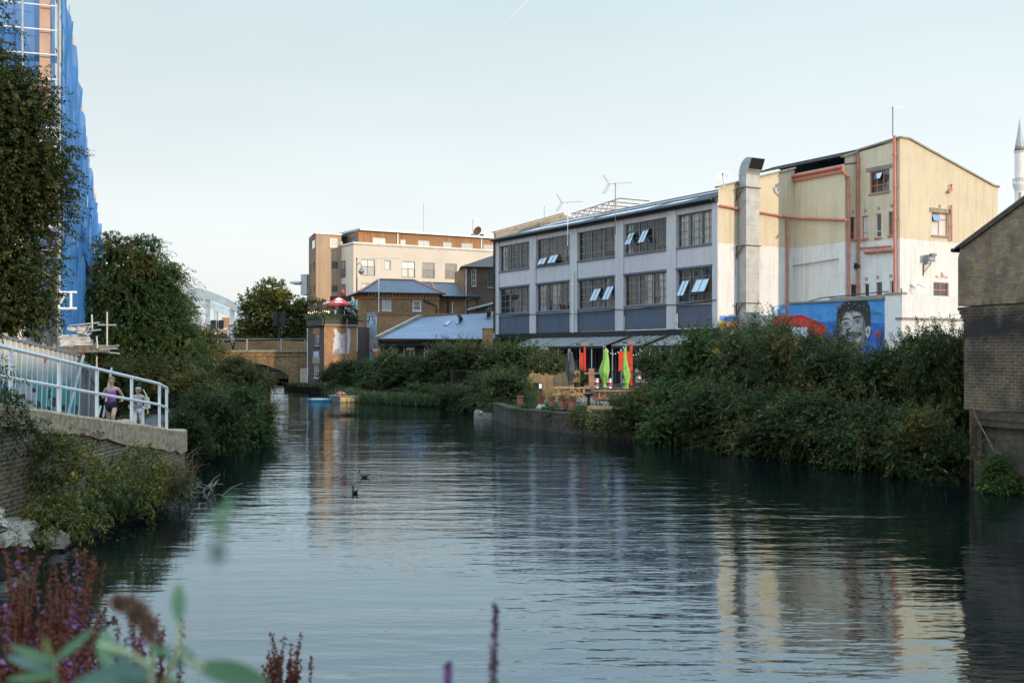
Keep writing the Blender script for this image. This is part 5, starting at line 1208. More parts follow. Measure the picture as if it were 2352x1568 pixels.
# scaffolded building under blue netting
S0, S1 = (-18.2, 42.0), (-31.4, 80.0); MSc = frame(S0, S1); LS = flen(S0, S1)
def stop(u): return float(np.interp(42+u*.9446, [42, 45, 50, 60, 70, 80], [19.4, 18.3, 17.4, 14.6, 12.9, 11.0]))
BC = thing('scaffolded_building', MSc @ V((20, 3, .3)), 'tall pale concrete building behind scaffolding at the left edge', 'building')
m = MB(MSc)
for a, b in ((1.4, 9), (9.001, 18), (18.001, 28), (28.001, LS-.6)): m.bx(a, b, 1.5, 9, .3, stop(b)-.9)
m.build('frame_wall', 'pale_concrete', BC)
mat('raw_timber', (.50, .32, .23), .8, var=.15, streak=.2)
MSn = frame((S0[0]-.945*9, S0[1]-.328*9), S0)
un = lambda x: hit(MSn, x, 300, 1.2)[0]
MB(MSn).bx(un(96), un(120), .25, .5, 12.4, 21).build('column', 'raw_timber', BC)
for z in (8.2, 11.6, 15.0): MB(MSn).bx(0, 8.9, 1.1, 1.2, z, z+.35).build('floor_edge', 'pale_concrete', BC)
def netmat(name, col, tr):
    m, n, b = nt(name); out = n.nodes['Material Output']
    f = noise(n, scaled(n, wpos(n), (1.2, 1.2, .35)), 1.0, 5)
    c = ramp(n, [(.35, tuple(x*.75 for x in col)), (.65, tuple(min(1, x*1.2) for x in col))], f)
    n.links.new(c, b.inputs['Base Color']); b.inputs['Roughness'].default_value = .6
    tl = node(n, 'ShaderNodeBsdfTranslucent'); n.links.new(c, tl.inputs['Color'])
    m1 = node(n, 'ShaderNodeMixShader'); m1.inputs[0].default_value = .4; n.links.new(b.outputs[0], m1.inputs[1]); n.links.new(tl.outputs[0], m1.inputs[2])
    t = node(n, 'ShaderNodeBsdfTransparent'); m2 = node(n, 'ShaderNodeMixShader')
    n.links.new(ramp(n, [(.5, (tr,)*3), (.8, (tr+.25,)*3)], noise(n, scaled(n, wpos(n), (3, 3, .5)), 1.0, 3)), m2.inputs[0])
    n.links.new(m1.outputs[0], m2.inputs[1]); n.links.new(t.outputs[0], m2.inputs[2]); n.links.new(m2.outputs[0], out.inputs['Surface'])
netmat('blue_net', (.05, .23, .54), .14)
SF = thing('scaffold', MSc @ V((19, 0, 3)), 'steel tube scaffold round the tall building at the left edge', 'scaffold')
st_u = [0, 2.1, 4.2, 6.4, 8.6, 11, 13.4, 15.8, 18.3, 20.8, 23.4, 26, 28.8, 31.6, 34.4, 37.3, LS-.1]
rr = random.Random(21)
for u in st_u:
    m = MB(MSc); m.tube((u, .05, 3.0), (u, .05, stop(u)+rr.uniform(.3, 1.5)), .035, 6); m.build('standard', 'raw_timber' if rr.random() < .4 else 'galv', SF)
for k, z in enumerate((5.2, 7.2, 9.2, 11.2, 13.2, 15.2, 17.2)):
    ue = max([u for u in np.arange(0, LS, .5) if stop(u) > z+.2], default=0)
    if ue > 1: MB(MSc).tube((-.4, .1, z), (ue, .1, z), .03, 6).build('ledger', 'galv', SF)
for x in (52, 137):
    u = hit(MSn, x, 300)[0]; MB(MSn).tube((u, -.05, 3), (u, -.05, 21), .04, 6).build('standard', 'galv', SF)
for k, z in enumerate(np.arange(6.2, 21, .98)):
    MB(MSn).tube((1.5, .0, z), (8.98, .0, z), .03, 6).build('ledger', 'white_paint', SF)
for z in (15.1, 11.0, 19): MB(MSn).tube((3.2, .35, z-.4), (6.6, .35, z+2.2), .03, 6).build('brace', 'galv', SF)
def net(M, u0, u1, zb, ztf, d, seed, name, du=.3, amp=.16):
    m = MB(M); rr = random.Random(seed); us = list(np.arange(u0, u1, du))+[u1]; nz = 26; vs = []
    ph = [rr.uniform(0, 6.28) for _ in range(6)]
    for u in us:
        t = ztf(u); b = zb(u) if callable(zb) else zb
        for j in range(nz+1):
            f = j/nz; z = b+(t-b)*f
            w_ = amp*(math.sin(u*2.1+ph[0]+.7*math.sin(z*.6+ph[1]))*.5+math.sin(u*5.3+z*.9+ph[2])*.28+math.sin(z*1.7-u*1.1+ph[3])*.35)
            vs.append((u, d-.12+w_, z))
    q = nz+1; m.add(vs, [(i*q+j, (i+1)*q+j, (i+1)*q+j+1, i*q+j+1) for i in range(len(us)-1) for j in range(nz)])
    return m.build(name, 'blue_net', NB, smooth=True)
NB = thing('debris_netting', MSc @ V((19, -.2, 4)), 'bright blue debris netting hung in folds over the scaffold', 'netting')
for k, (a, b) in enumerate(((.15, 8.6), (8.6, 18.3), (18.3, 28.8), (28.8, LS))):
    net(MSc, a, b, lambda u: 3.9+.25*math.sin(u), lambda u: stop(u)-.25-.35*abs(math.sin(u*1.35)), 0, k+3, 'net_sheet')
net(MSn, 3.0, 8.8, 12.2, lambda u: 21, .75, 9, 'net_sheet', .4, .1)
net(MSc, 10, 34, lambda u: 4.2+(34-u)*.20-.3, lambda u: 4.2+(34-u)*.20+.5, -.22, 12, 'net_fold', .4, .22)
# fan platform over the path with tarpaulins
FP = thing('scaffold_fan', (-17, 44, 3.2), 'dark timber scaffold platform over the path hung with grey tarpaulins', 'platform')
MB().prism([(-18.3, 42, 3.1), (-16.0, 41.4, 3.1), (-17.9, 46.5, 3.1), (-20, 47, 3.1)], (0, 0, .2)).build('deck', 'wood_grey', FP)
rr = random.Random(4)
for k in range(9):
    y = 41.7+k*.5; s_ = -.37*(y-41.7); MB().bar((-17.3+s_+rr.uniform(-.3, .3), y, 3.36+.05*(k % 2)), (-15.95+s_+rr.uniform(-.25, .3), y+.1, 3.28+.12*rr.random()), .2, .045).build('board', 'wood_grey', FP)
def tarp(pts, Y, seed, name='tarpaulin'):
    m = MB(); a, b, c, d = [P(x, y, Y) for x, y in pts]; n = 10; rr = random.Random(seed); vs = []
    for i in range(n+1):
        for j in range(n+1):
            p = a.lerp(b, i/n).lerp(d.lerp(c, i/n), j/n); p.y += .1*math.sin(i*1.3+j*.8+seed)+.06*rr.uniform(-1, 1); vs.append(p)
    q = n+1; m.add(vs, [(i*q+j, (i+1)*q+j, (i+1)*q+j+1, i*q+j+1) for i in range(n) for j in range(n)]); m.build(name, 'tarp', FP, smooth=True)
tarp([(142, 752), (210, 747), (206, 769), (178, 764)], 41.2, 1); tarp([(136, 769), (205, 766), (215, 791), (137, 796)], 41.5, 2)
for (x0, y0, x1, y1, Y) in ((246, 716, 246, 794, 41), (225, 746, 267, 746.5, 41), (211, 722, 212, 756, 41), (160, 748, 228, 741, 41), (208, 760, 232, 757, 41), (230, 803, 270, 800, 41), (240, 808, 275, 812, 41.5), (222, 772, 224, 800, 41.3)):
    MB().tube(P(x0, y0, Y), P(x1, y1, Y), .035, 6).build('tube', 'galv', FP)
for x0, y0, x1, y1 in ((133, 671.5, 176, 671), (131, 708.5, 176, 708), (163, 672, 163, 708), (134, 704, 150, 676)):
    MB().tube(P(x0, y0, 41.8), P(x1, y1, 41.8), .05, 6).build('rail_tube', 'white_paint', FP)
for x in (140, 172, 222): MB().tube(Q(x, 43.5, .1), Q(x, 43.5, 3.1), .04, 6).build('standard', 'galv', FP)
# pale rock slabs on the water's edge
rr = random.Random(8)
for k, (x, y, z, l, w_, h, lab) in enumerate(((-7.85, 15.9, .30, .62, .62, .30, 'large pale flat rock slab at the foot of the canal wall'), (-7.55, 16.5, .12, .55, .5, .2, 'lower pale rock ledge dipping into the water'), (-8.1, 15.2, .62, .8, .6, .28, 'pale rock heap under the dry stems by the canal wall'))):
    m = MB(); m.ell((0, 0, 0), 1, 1, 1, 34, 18); vv = []
    for p in m.v:
        q = V((p.x*l, p.y*w_, p.z*h)); nz = mnoise.fractal(q*2.3+V((k*7, 0, 0)), .8, 2.1, 5); st = .06*(round((q.z+nz*.1)/.085)*.085-q.z)/.05
        vv.append(V((x, y, z))+V((q.x*(1+.26*nz), q.y*(1+.26*nz), min(q.z*(1+.2*nz), h*.62+.05*nz)))+V((q.x, q.y, 0))*st*.5)
    m.v = vv; o = m.build('rock', 'rock', None, smooth=False); tag(o, lab, 'rock', 'pale rocks below the canal wall')
# a silted shelf that carries the plants in front of the wall
m = MB(); vs = []; xs = 9
yy = [13.5, 15, 16.5, 18, 19.5, 21, 22.2, 23.4]
for Y in yy:
    w_ = float(np.interp(Y, [13.5, 16, 18, 20, 22, 23.4], [1.4, 1.2, 1.15, 1.35, .9, .1]))
    for i in range(xs): f = i/(xs-1); vs.append((-8.02+w_*f, Y, .42*(1-f**1.5)-.12*f+rr.uniform(-.03, .03)))
m.add(vs, [(j*xs+i, j*xs+i+1, (j+1)*xs+i+1, (j+1)*xs+i) for j in range(len(yy)-1) for i in range(xs-1)])
struct(m.build('silt_bank', 'soil'))
# ================================================================== terrace things
# front quay wall of the terrace
QW = thing('terrace_wall', (2, 40.5, 0), 'low mossy grey brick quay wall holding the pub terrace above the water', 'wall')
TP = [(-1.6, 52.9), (.05, 43.5), (3.4, 38.1), (5.4, 37.0)]
for a, b in zip(TP, TP[1:]):
    Mq = frame(a, b); L = flen(a, b); MB(Mq).bx(0, L, -.08, .35, -1, .70).build('brickwork', 'brick_quay', QW); MB(Mq).bx(-.0, L-.03, -.10, .36, .705, .78).build('capping', 'brick_quay', QW)
# timber kerb and pots along its edge
MqF = frame((.05, 43.5), (3.4, 38.1))
pots = [(1195, 916, 941, 'rim'), (1243, 921, 946, 'bell'), (1267, 925, 949, 'plain'), (1292, 924, 949, 'plain'), (1314, 927, 953, 'plain')]
plabs = ['terracotta chimney pot at the left end of the row, beside the overhanging bush', 'flared terracotta chimney pot on a pale stone foot with dry plants', 'weathered terracotta chimney pot half hidden by green leaves, middle of the row', 'wide leaning terracotta chimney pot with tall grass growing from it', 'tall plain terracotta chimney pot next to the timber kerb']
POT_AT = []
for k, (x, y0, y1, kind) in enumerate(pots):
    Y = float(np.interp(x, [1195, 1320], [44.6, 41.6])); b = P(x, y1+3, Y); zb = .785 if k else .75
    h = (y1-y0)*Y/2400*1.06
    c = thing('chimney_pot', (b.x, Y, zb), plabs[k], 'chimney pot', 'terracotta chimney pots on the quay wall')
    r = [.145, .15, .13, .185, .18][k]
    prof = [(r*.92, 0), (r*.95, .04), (r*.86, .06), (r*.84, h*.8), (r*1.02, h*.86), (r*1.05, h), (r*.9, h), (r*.82, h*.8)]
    if kind == 'bell': prof = [(r*.7, 0), (r*.72, h*.35), (r*.95, h*.85), (r*1.15, h*.92), (r*1.15, h), (r*1.0, h), (r*.8, h*.7)]
    MB().lathe((b.x, Y, zb), prof, 16, False).build('pot', 'terracotta', c, smooth=False); MB().lathe((b.x, Y, zb+h*.78), [(.01, 0), (r*.85, 0)], 12, False).build('soil_fill', 'soil', c)
    if kind == 'bell': MB().lathe((b.x, Y, zb-.0), [(r*1.7, -.02), (r*1.3, .06), (r*.75, .16), (.02, .18)], 12, False).build('stone_foot', 'rock', c)
    POT_AT.append((b.x, Y, zb+h*.8, r))
kb = thing('timber_kerb', (3.0, 39.3, .78), 'raised pale timber kerb beam at the right end of the quay wall', 'beam')
a, b = P(1352, 940, 39.6), P(1440, 940, 38.6); MB().bar((a.x, a.y, 1.02), (b.x, b.y, 1.02), .16, .12).build('beam', 'wood_new', kb); MB().bx(a.x-.06, a.x+.12, a.y-.1, a.y+.1, .78, .96).build('block', 'wood_new', kb)
fpipe = thing('fender_pipe', (1.6, 41, .8), 'dark round pipe lying on the quay wall in front of the pots', 'pipe'); a, b = P(1246, 950, 43.1), P(1296, 955, 41.2)
MB().tube((a.x, a.y-.25, .83), (b.x, b.y-.25, .83), .06, 8).build('tube', 'black', fpipe)
# bird table / stand pipe post in front
p = P(1352, 960, 40.2); sp = thing('mooring_post', (p.x, p.y, .6), 'dark post with a flat dish top standing at the edge of the terrace', 'post'); MB().tube((p.x, p.y, .55), (p.x, p.y, 1.42), .055, 8).build('shaft', 'black_metal', sp)
MB().lathe((p.x, p.y, 1.42), [(.05, 0), (.2, .06), (.24, .1), (.05, .08)], 12).build('dish', 'black_metal', sp); MB().lathe((p.x, p.y, .58), [(.13, 0), (.12, .2), (.06, .26)], 10).build('foot', 'rust', sp)
# picnic tables
def picnic(x, y, z, rz, L, mname, label, ht=.74):
    t = thing('picnic_table', (x, y, z), label, 'picnic table', 'picnic tables on the terrace'); M = Mx.Translation(V((x, y, z))) @ Mx.Rotation(rz, 4, 'Z')
    m = MB(M); [m.bx(-L/2, L/2, -.36+k*.147, -.36+k*.147+.135, ht-.04, ht) for k in range(5)]; m.build('tabletop', mname, t)
    for s in (-1, 1):
        m = MB(M); [m.bx(-L/2, L/2, s*.62-.14+k*.15, s*.62-.14+k*.15+.135, .41, .45) for k in range(2)]; m.build('bench', mname, t)
    for s in (-1, 1):
        for q in (-1, 1): MB(M).bar((s*(L/2-.25), q*.62, 0), (s*(L/2-.25), q*.22, ht-.05), .05, .1).build('leg', mname, t)
        MB(M).bx(s*(L/2-.25)-.1, s*(L/2-.25)-.05, -.72, .72, .32, .41).build('crossbar', mname, t); MB(M).bar((s*(L/2-.3), 0, .36), (s*.12, 0, ht-.06), .05, .09).build('brace', mname, t)
    return t
p = P(1313, 890, 52.5); picnic(p.x, 52.5, .59, R(-6), 1.75, 'wood_new', 'pale new picnic table in front of the bamboo screen, holding a potted plant', .76)
p = P(1402, 896, 47.5); picnic(p.x, 47.5, .59, R(5), 1.65, 'wood_red', 'reddish picnic table below the first green umbrella', .78)
p = P(1453, 900, 49); picnic(p.x, 49, .59, R(-18), 1.6, 'wood_red', 'reddish picnic table turned towards the right bushes below the second green umbrella', .72)
# folded umbrellas
def closed_umbrella(x, Y, ytop, ybot, mname, label, lean, seed, rmax=.42):
    a = P(x, ytop, Y); z0 = CAMH-(ybot-HZ)/F*Y; t = thing('closed_umbrella', (a.x, Y, .6), label, 'umbrella', 'folded terrace umbrellas')
    MB().tube((a.x, Y, .6), (a.x+lean, Y, a.z+.05), .03, 8).build('pole', 'wood_grey', t); MB().lathe((a.x, Y, .59), [(.24, 0), (.24, .1), (.05, .14)], 12).build('base', 'black_metal', t)
    n = 26; k = 15; h = a.z-z0; rr = random.Random(seed); vs = []
    for j in range(k+1):
        f = j/k; z = a.z-.0-h*f
        env = np.interp(f, [0, .03, .08, .12, .36, .66, .70, .84, .92, 1.], [.02, .07, .11, .07, rmax*.55, rmax, rmax*.7, rmax*.5, .08, .12])
        for i in range(n):
            th = 2*math.pi*i/n; pl_ = 1+.26*math.sin(th*7+seed+f*1.5)*min(1, f*3)+.22*math.sin(th*2+f*4+seed)
            hem = .20*math.sin(th*3+seed) if 0 < j < k-2 else 0
            vs.append((a.x+lean*(1-f)*.6+env*pl_*math.cos(th)+.05*math.sin(f*5+seed), Y+env*pl_*math.sin(th), z+hem*f))
    m = MB(); m.add(vs, [(j*n+i, j*n+(i+1) % n, (j+1)*n+(i+1) % n, (j+1)*n+i) for j in range(k) for i in range(n)]); m.build('canopy', mname, t, smooth=True)
    MB().lathe((a.x+lean*.6, Y, a.z), [(.03, 0), (.035, .06), (.01, .12)], 8).build('finial', 'wood_grey', t)
    MB().tube((a.x+lean*.2, Y, z0+h*.13), (a.x+lean*.2, Y, z0+h*.155), .17, 12).build('tie', mname, t)
    return t
closed_umbrella(1390, 54, 799, 889, 'green_cloth', 'lime green folded umbrella with the widest drape, left of the other green one', .0, 1, .245)
closed_umbrella(1437, 54.5, 797, 892, 'green_cloth', 'lime green folded umbrella hanging thin and straight right against the red post', .02, 4, .19)
closed_umbrella(1312, 54, 806, 882, 'charcoal_cloth', 'dark grey folded umbrella standing at the bamboo screen', -.12, 7, .215)
# bamboo screen with broken top
BS = thing('bamboo_screen', (2, 56, .6), 'straw coloured bamboo roll screen around the terrace corner', 'screen')
MBs = frame((P(1205, 880, 56.5).x, 56.5), (P(1331, 880, 55.5).x, 55.5)); Lb = flen((P(1205, 880, 56.5).x, 56.5), (P(1331, 880, 55.5).x, 55.5)); rr = random.Random(6); u = 0; m = MB(MBs)
while u < Lb:
    f = u/Lb; w_ = rr.uniform(.02, .045); zt = 1.86+.14*math.sin(f*9)+.16*(f > .36)+rr.uniform(-.04, .05)
    if f < .1: zt -= .3*(.1-f)/.1
    m.bx(u, u+w_-.003, rr.uniform(-.02, 0), .02, .6, zt); u += w_
m.build('reeds', 'bamboo', BS)
m = MB(MBs); m.bx(0, Lb, -.03, -.022, 1.45, 1.46); m.build('binding_wire', 'grey_metal', BS)
p = P(1237, 883, 55.2); sb = thing('menu_box', (p.x, p.y, .6), 'small black box with a white notice at the left of the bamboo screen', 'box'); MB().bx(p.x-.28, p.x+.2, 55.1, 55.4, .6, 1.5).build('box', 'black', sb); MB().bx(p.x+.02, p.x+.17, 55.07, 55.09, 1.2, 1.45).build('notice', 'white_paint', sb)
# kegs
mat('keg_red', (.30, .025, .025), .5, var=.15)
def keg(x, y, z, label, band='keg_red', h=.56):
    t = thing('beer_keg', (x, y, z), label, 'keg', 'steel kegs by the terrace railing')
    MB().lathe((x, y, z), [(.17, 0), (.2, .02), (.2, .07), (.185, .1), (.205, .2), (.205, h-.2), (.185, h-.1), (.2, h-.07), (.2, h), (.17, h), (.15, h-.06), (.02, h-.06)], 18).build('drum', 'steel', t, smooth=False)
    MB().lathe((x, y, z), [(.208, h*.36), (.212, h*.38), (.212, h*.62), (.208, h*.64)], 18, False).build('band', band, t); return t
DZ = 1.055
kg = [(1369, 59.6, 0, 'steel keg with red band left of the umbrella pole, low in the row'), (1399, 59.3, 0, 'steel keg with red band at the foot of the left green umbrella'), (1436, 59.3, 0, 'steel keg with red band behind the right green umbrella'), (1466, 59.2, 0, 'lower steel keg of the stacked pair at the right'), (1466, 59.2, .565, 'upper steel keg with red band on the stacked pair'), (1480, 58.9, 0, 'steel keg beside the dark bushes at the right end')]
for x, y, dz, lab in kg: p = P(x, 880, y); keg(p.x, y, DZ+dz, lab)
# deck railing
DR = thing('terrace_railing', (4, 60, DZ), 'black metal railing along the raised deck in front of the canopies', 'railing')
MDr = frame((-3.6, 62.0), (13.2, 58.3)); Ld = flen((-3.6, 62.0), (13.2, 58.3))
MB(MDr).bx(0, Ld, -.03, .03, DZ+.93, DZ+.98).build('top_rail', 'black_metal', DR); MB(MDr).bx(0, Ld, -.02, .02, DZ+.1, DZ+.14).build('bottom_rail', 'black_metal', DR)
m = MB(MDr); [m.bx(.1+k*.13, .115+k*.13, -.008, .008, DZ+.14, DZ+.93) for k in range(int(Ld/.13))]; m.build('infill', 'black_metal', DR)
for k in range(9): MB(MDr).bx(.0+k*2.1, .06+k*2.1, -.04, .04, DZ, DZ+1.0).build('post', 'black_metal', DR)
# canopies in front of the shop front
cans = [(1236, 1308, 0), (1305, 1389, 1), (1405, 1473, 2), (1491, 1570, 3), (1175, 1238, 4)]
clab = ['glazed lean-to canopy partly hidden behind bush tops, left of the grey umbrella', 'glazed lean-to canopy with pale rafters above the first red post right of the grey umbrella', 'darker glazed canopy with black side cheek above the green umbrellas', 'glazed canopy at the right end meeting the big bushes', 'glazed canopy at the left end, mostly hidden by bush leaves']
for x0, x1, k in cans:
    u0, u1 = hit(MF, x0, 794, -2.0)[0], hit(MF, x1, 794, -2.0)[0]
    t = thing('canopy', MF @ V(((u0+u1)/2, -1.2, 3.6)), clab[k], 'canopy', 'lean-to canopies along the factory')
    zf, zb = 3.5, 4.12
    MB(MF).prism([(u0, -2.0, zf), (u1, -2.0, zf), (u1, -.13, zb), (u0, -.13, zb)], (0, 0, .03)).build('sheet', glass('canopy_sheet', tint=(.035, .042, .05), base=-.04, rough=.45) and 'canopy_sheet', t)
    n = 6 if k != 2 else 4
    for q in range(n+1):
        u = u0+(u1-u0)*q/n; MB(MF).bar((u, -2.04, zf+.045), (u, -.14, zb+.045), .045, .04).build('rafter', 'offwhite' if q not in (0, n) else 'plank_tan', t)
    MB(MF).bx(u0, u1, -2.05, -1.97, zf-.14, zf-.005).build('front_beam', 'black', t)
    if k == 2: MB(MF).prism([(u1, -2.0, zf-.1), (u1, -.13, zf-.1), (u1, -.13, zb)], (.03, 0, 0)).build('side_cheek', 'black', t)
    npst = 4
    for q in range(npst):
        u = u0+.1+(u1-u0-.2)*q/(npst-1); MB(MF).bx(u-.035, u+.035, -2.03, -1.99, DZ, zf-.141).build('post', 'offwhite', t)
# red lamp posts
rp = [(1249, 64.5, 799), (1343, 64, 790), (1449.6, 62.5, 786), (864, 76, 803), (942, 80, 800), (985, 79, 806)]
rlab = ['red post with flat lamp head rising from the bushes left of the grey umbrella', 'red post with flat lamp head between the grey and the left green umbrella', 'thickest red post with flat lamp head right behind the right green umbrella', 'red post with flat lamp head in front of the whitewashed wall', 'red post in the bushes under the left half of the blue roof', 'red post in the bushes under the middle of the blue roof']
for (x, Y, yt), lab in zip(rp, rlab):
    p = P(x, yt, Y); t = thing('red_post', (p.x, Y, DZ), lab, 'lamp post', 'red lamp posts on the terrace')
    r = .085 if x == 1449.6 else .065
    MB().bx(p.x-r, p.x+r, Y-r, Y+r, DZ, p.z-.12).build('post', 'red_paint', t)
    MB().bx(p.x-.26, p.x+.26, Y-.18, Y+.18, p.z-.115, p.z+.06).build('lamp_head', 'wood_grey', t)
    MB().bx(p.x-.52, p.x-.265, Y-.1, Y+.1, p.z-.06, p.z+.02).build('lamp_arm', 'black_metal', t); MB().bx(p.x+.265, p.x+.52, Y-.1, Y+.1, p.z-.06, p.z+.02).build('lamp_arm', 'black_metal', t)
rb = thing('red_banner', P(1428, 830, 64), 'flat red banner board standing behind the green umbrellas', 'banner'); p, q = P(1421, 807, 64), P(1446, 852, 64); MB().bx(p.x, q.x, 64, 64.06, q.z, p.z).build('board', 'red_paint', rb); MB().bx(p.x+.05, p.x+.11, 64.07, 64.13, DZ, p.z).build('post', 'black_metal', rb)
rb2 = thing('red_banner', P(1336, 835, 65.5), 'narrow red banner left behind the middle red post', 'banner'); p, q = P(1332, 810, 65.5), P(1340, 850, 65.5); MB().bx(p.x, q.x, 65.5, 65.55, q.z, p.z).build('board', 'red_paint', rb2)
# festoon lights between canopies
fs = thing('festoon_lights', MF @ V((20, -2.2, 3.3)), 'string of small white bulbs sagging along the canopies behind the green umbrellas', 'string lights')
u0, u1 = hit(MF, 1386, 795, -2.2)[0], hit(MF, 1530, 795, -2.2)[0]; pts = []
for i in range(25):
    f = i/24; z = 3.52-.45*abs(math.sin(f*math.pi*3))-.2*f; pts.append((u0+(u1-u0)*f, -2.2, z))
MB(MF).path(pts, .01, 4).build('wire', 'black', fs)
for i in range(0, 25): MB(MF).ell((pts[i][0], pts[i][1], pts[i][2]-.05), .024, .024, .032, 6, 4).build('bulb', glow('bulb_white', (1, .93, .8), .8) if i == 0 else 'bulb_white', fs)
# plank sign, easel
p = P(1358, 880, 58.5); es = thing('plank_easel', (p.x, 58.4, DZ), 'upright timber plank with crossbars against the deck railing', 'easel'); MB().bx(p.x-.15, p.x+.15, 58.3, 58.35, DZ, 2.2).build('plank', 'wood_red', es)
for z in (1.2, 1.9): MB().bx(p.x-.42, p.x+.42, 58.25, 58.295, z, z+.07).build('crossbar', 'wood_grey', es)
# pontoon, paddle board, coiled hose
pn = thing('pontoon', (-9.8, 65.5, 0), 'floating pontoon box with a grey deck and a yellow plywood side', 'pontoon')
A_ = P(781, 924, 64.7); B_ = P(829, 921, 65.4); C_ = P(756, 920, 66.8)
e1 = V((B_.x-A_.x, B_.y-A_.y, 0)); e2 = V((C_.x-A_.x, C_.y-A_.y, 0)); o_ = V((A_.x, A_.y, -.15))
m = MB(); m.cur = 0; q = [o_, o_+e1, o_+e1+e2, o_+e2]; m.prism(q, (0, 0, .47)); m.build('hull', 'wood_grey', pn)
ee = V((e1.y, -e1.x, 0)).normalized()*.03; m = MB(); m.prism([o_+V((0, 0, .18)), o_+e1+V((0, 0, .18)), o_+e1+V((0, 0, .45)), o_+V((0, 0, .45))], ee); m.build('side_panel', mat('ply_yellow', (.55, .36, .15), .7), pn)
m = MB(); k = .05; m.prism([o_-e1*k*.3-e2*k*.3+V((0, 0, .475)), o_+e1*1.02-e2*.02+V((0, 0, .475)), o_+e1*1.02+e2*1.02+V((0, 0, .475)), o_-e1*.02+e2*1.02+V((0, 0, .475))], (0, 0, .05)); m.build('deck', 'wood_grey', pn)
hc = o_+e1*.3+e2*.5+V((0, 0, .53)); hz = thing('coiled_hose', hc, 'pinkish red hose coiled in a heap on the floating pontoon', 'hose'); m = MB(); pts = []
for i in range(90):
    t = i*.35; r = .33-.0022*i+.03*math.sin(i*.7); pts.append(hc+V((r*math.cos(t), r*.8*math.sin(t), .045+.0018*i+.03*math.sin(i*.9))))
m.path(pts, .04, 5); m.build('coil', mat('hose_pink', (.42, .17, .14), .7), hz)
pb = thing('paddle_board', (-12.4, 66.4, .05), 'turquoise paddle board afloat beside the pontoon', 'paddle board'); a, b = P(706, 918, 66.6), P(760, 920, 66.2); m = MB(); n = 12
for i in range(n): pass
pr = [(0, .02), (.08, .2), (.25, .36), (.6, .38), (.85, .3), (1, .04)]; up = []; d = V((b.x-a.x, b.y-a.y, 0)); s = V((-d.y, d.x, 0)).normalized()
out = [V((a.x, a.y, .03))+d*f-s*w_ for f, w_ in pr]+[V((a.x, a.y, .03))+d*f+s*w_ for f, w_ in pr[::-1]]
m.prism(out, (0, 0, .12)); m.build('board', mat('board_blue', (.06, .33, .48), .4), pb); MB().prism([p_.lerp(V((a.x, a.y, p_.z))+d*.5, .2)+V((0, 0, .124)) for p_ in out], (0, 0, .012)).build('deck_pad', 'white_paint', pb)
rf = thing('wooden_raft', P(1100, 955, 50), 'small weathered box raft moored under the overhanging bush', 'raft'); a = P(1088, 965, 48.5); MB().bx(a.x, a.x+1.1, 48.6, 50.2, -.1, .30).build('hull', 'wood_grey', rf); m = MB(); rr = random.Random(3)
for k in range(26): x, y = a.x+rr.uniform(.05, 1.05), 48.6+rr.uniform(.05, 1.5); m.box((x, y, .335), (.12, .08, .06), rr.uniform(0, 3))
m.build('pebble_litter', 'offwhite', rf)
# ducks
def duck(x, y, face, label):
    t = tag(bpy.data.objects.new('moorhen', None), label, 'water bird', 'moorhens on the water'); COL.objects.link(t); t.location = (x, y, 0)
    M = Mx.Translation(V((x, y, 0))) @ Mx.Rotation(face, 4, 'Z')
    prof = [(-.13, .005, .07), (-.10, .03, .05), (-.05, .055, .035), (0, .065, .03), (.05, .055, .04), (.085, .035, .06)]
    vs = []; n = 10
    for xx, r, z in prof: vs += [(xx, r*math.cos(2*math.pi*i/n), z+r*.75*math.sin(2*math.pi*i/n)) for i in range(n)]
    for xx, r, z in ((.10, .022, .09), (.105, .02, .12), (.115, .026, .145), (.135, .024, .155), (.155, .012, .15)): vs += [(xx+.0*i, r*math.cos(2*math.pi*i/n), z+r*math.sin(2*math.pi*i/n)) for i in range(n)]
    k = len(vs)//n; m = MB(M); m.add(vs, [(j*n+i, j*n+(i+1) % n, (j+1)*n+(i+1) % n, (j+1)*n+i) for j in range(k-1) for i in range(n)]+[tuple(range(n)), tuple(range((k-1)*n, k*n))]); m.build('body', 'black', t, smooth=True)
    MB(M).lathe((0, 0, 0), [(.0, 0), (.0, 0)], 3) ; MB(M).tube((.155, 0, .15), (.185, 0, .143), .01, 6, .003).build('beak', 'red_paint', t); MB(M).bar((-.12, 0, .075), (-.16, 0, .1), .03, .012).build('tail', 'black', t)
p = P(838, 1096, 26); duck(p.x, 25.9, R(170), 'dark moorhen swimming to the left, farther of the two birds'); p = P(815, 1132, 23); duck(p.x, 23.0, R(120), 'dark moorhen with raised neck, nearer of the two birds')
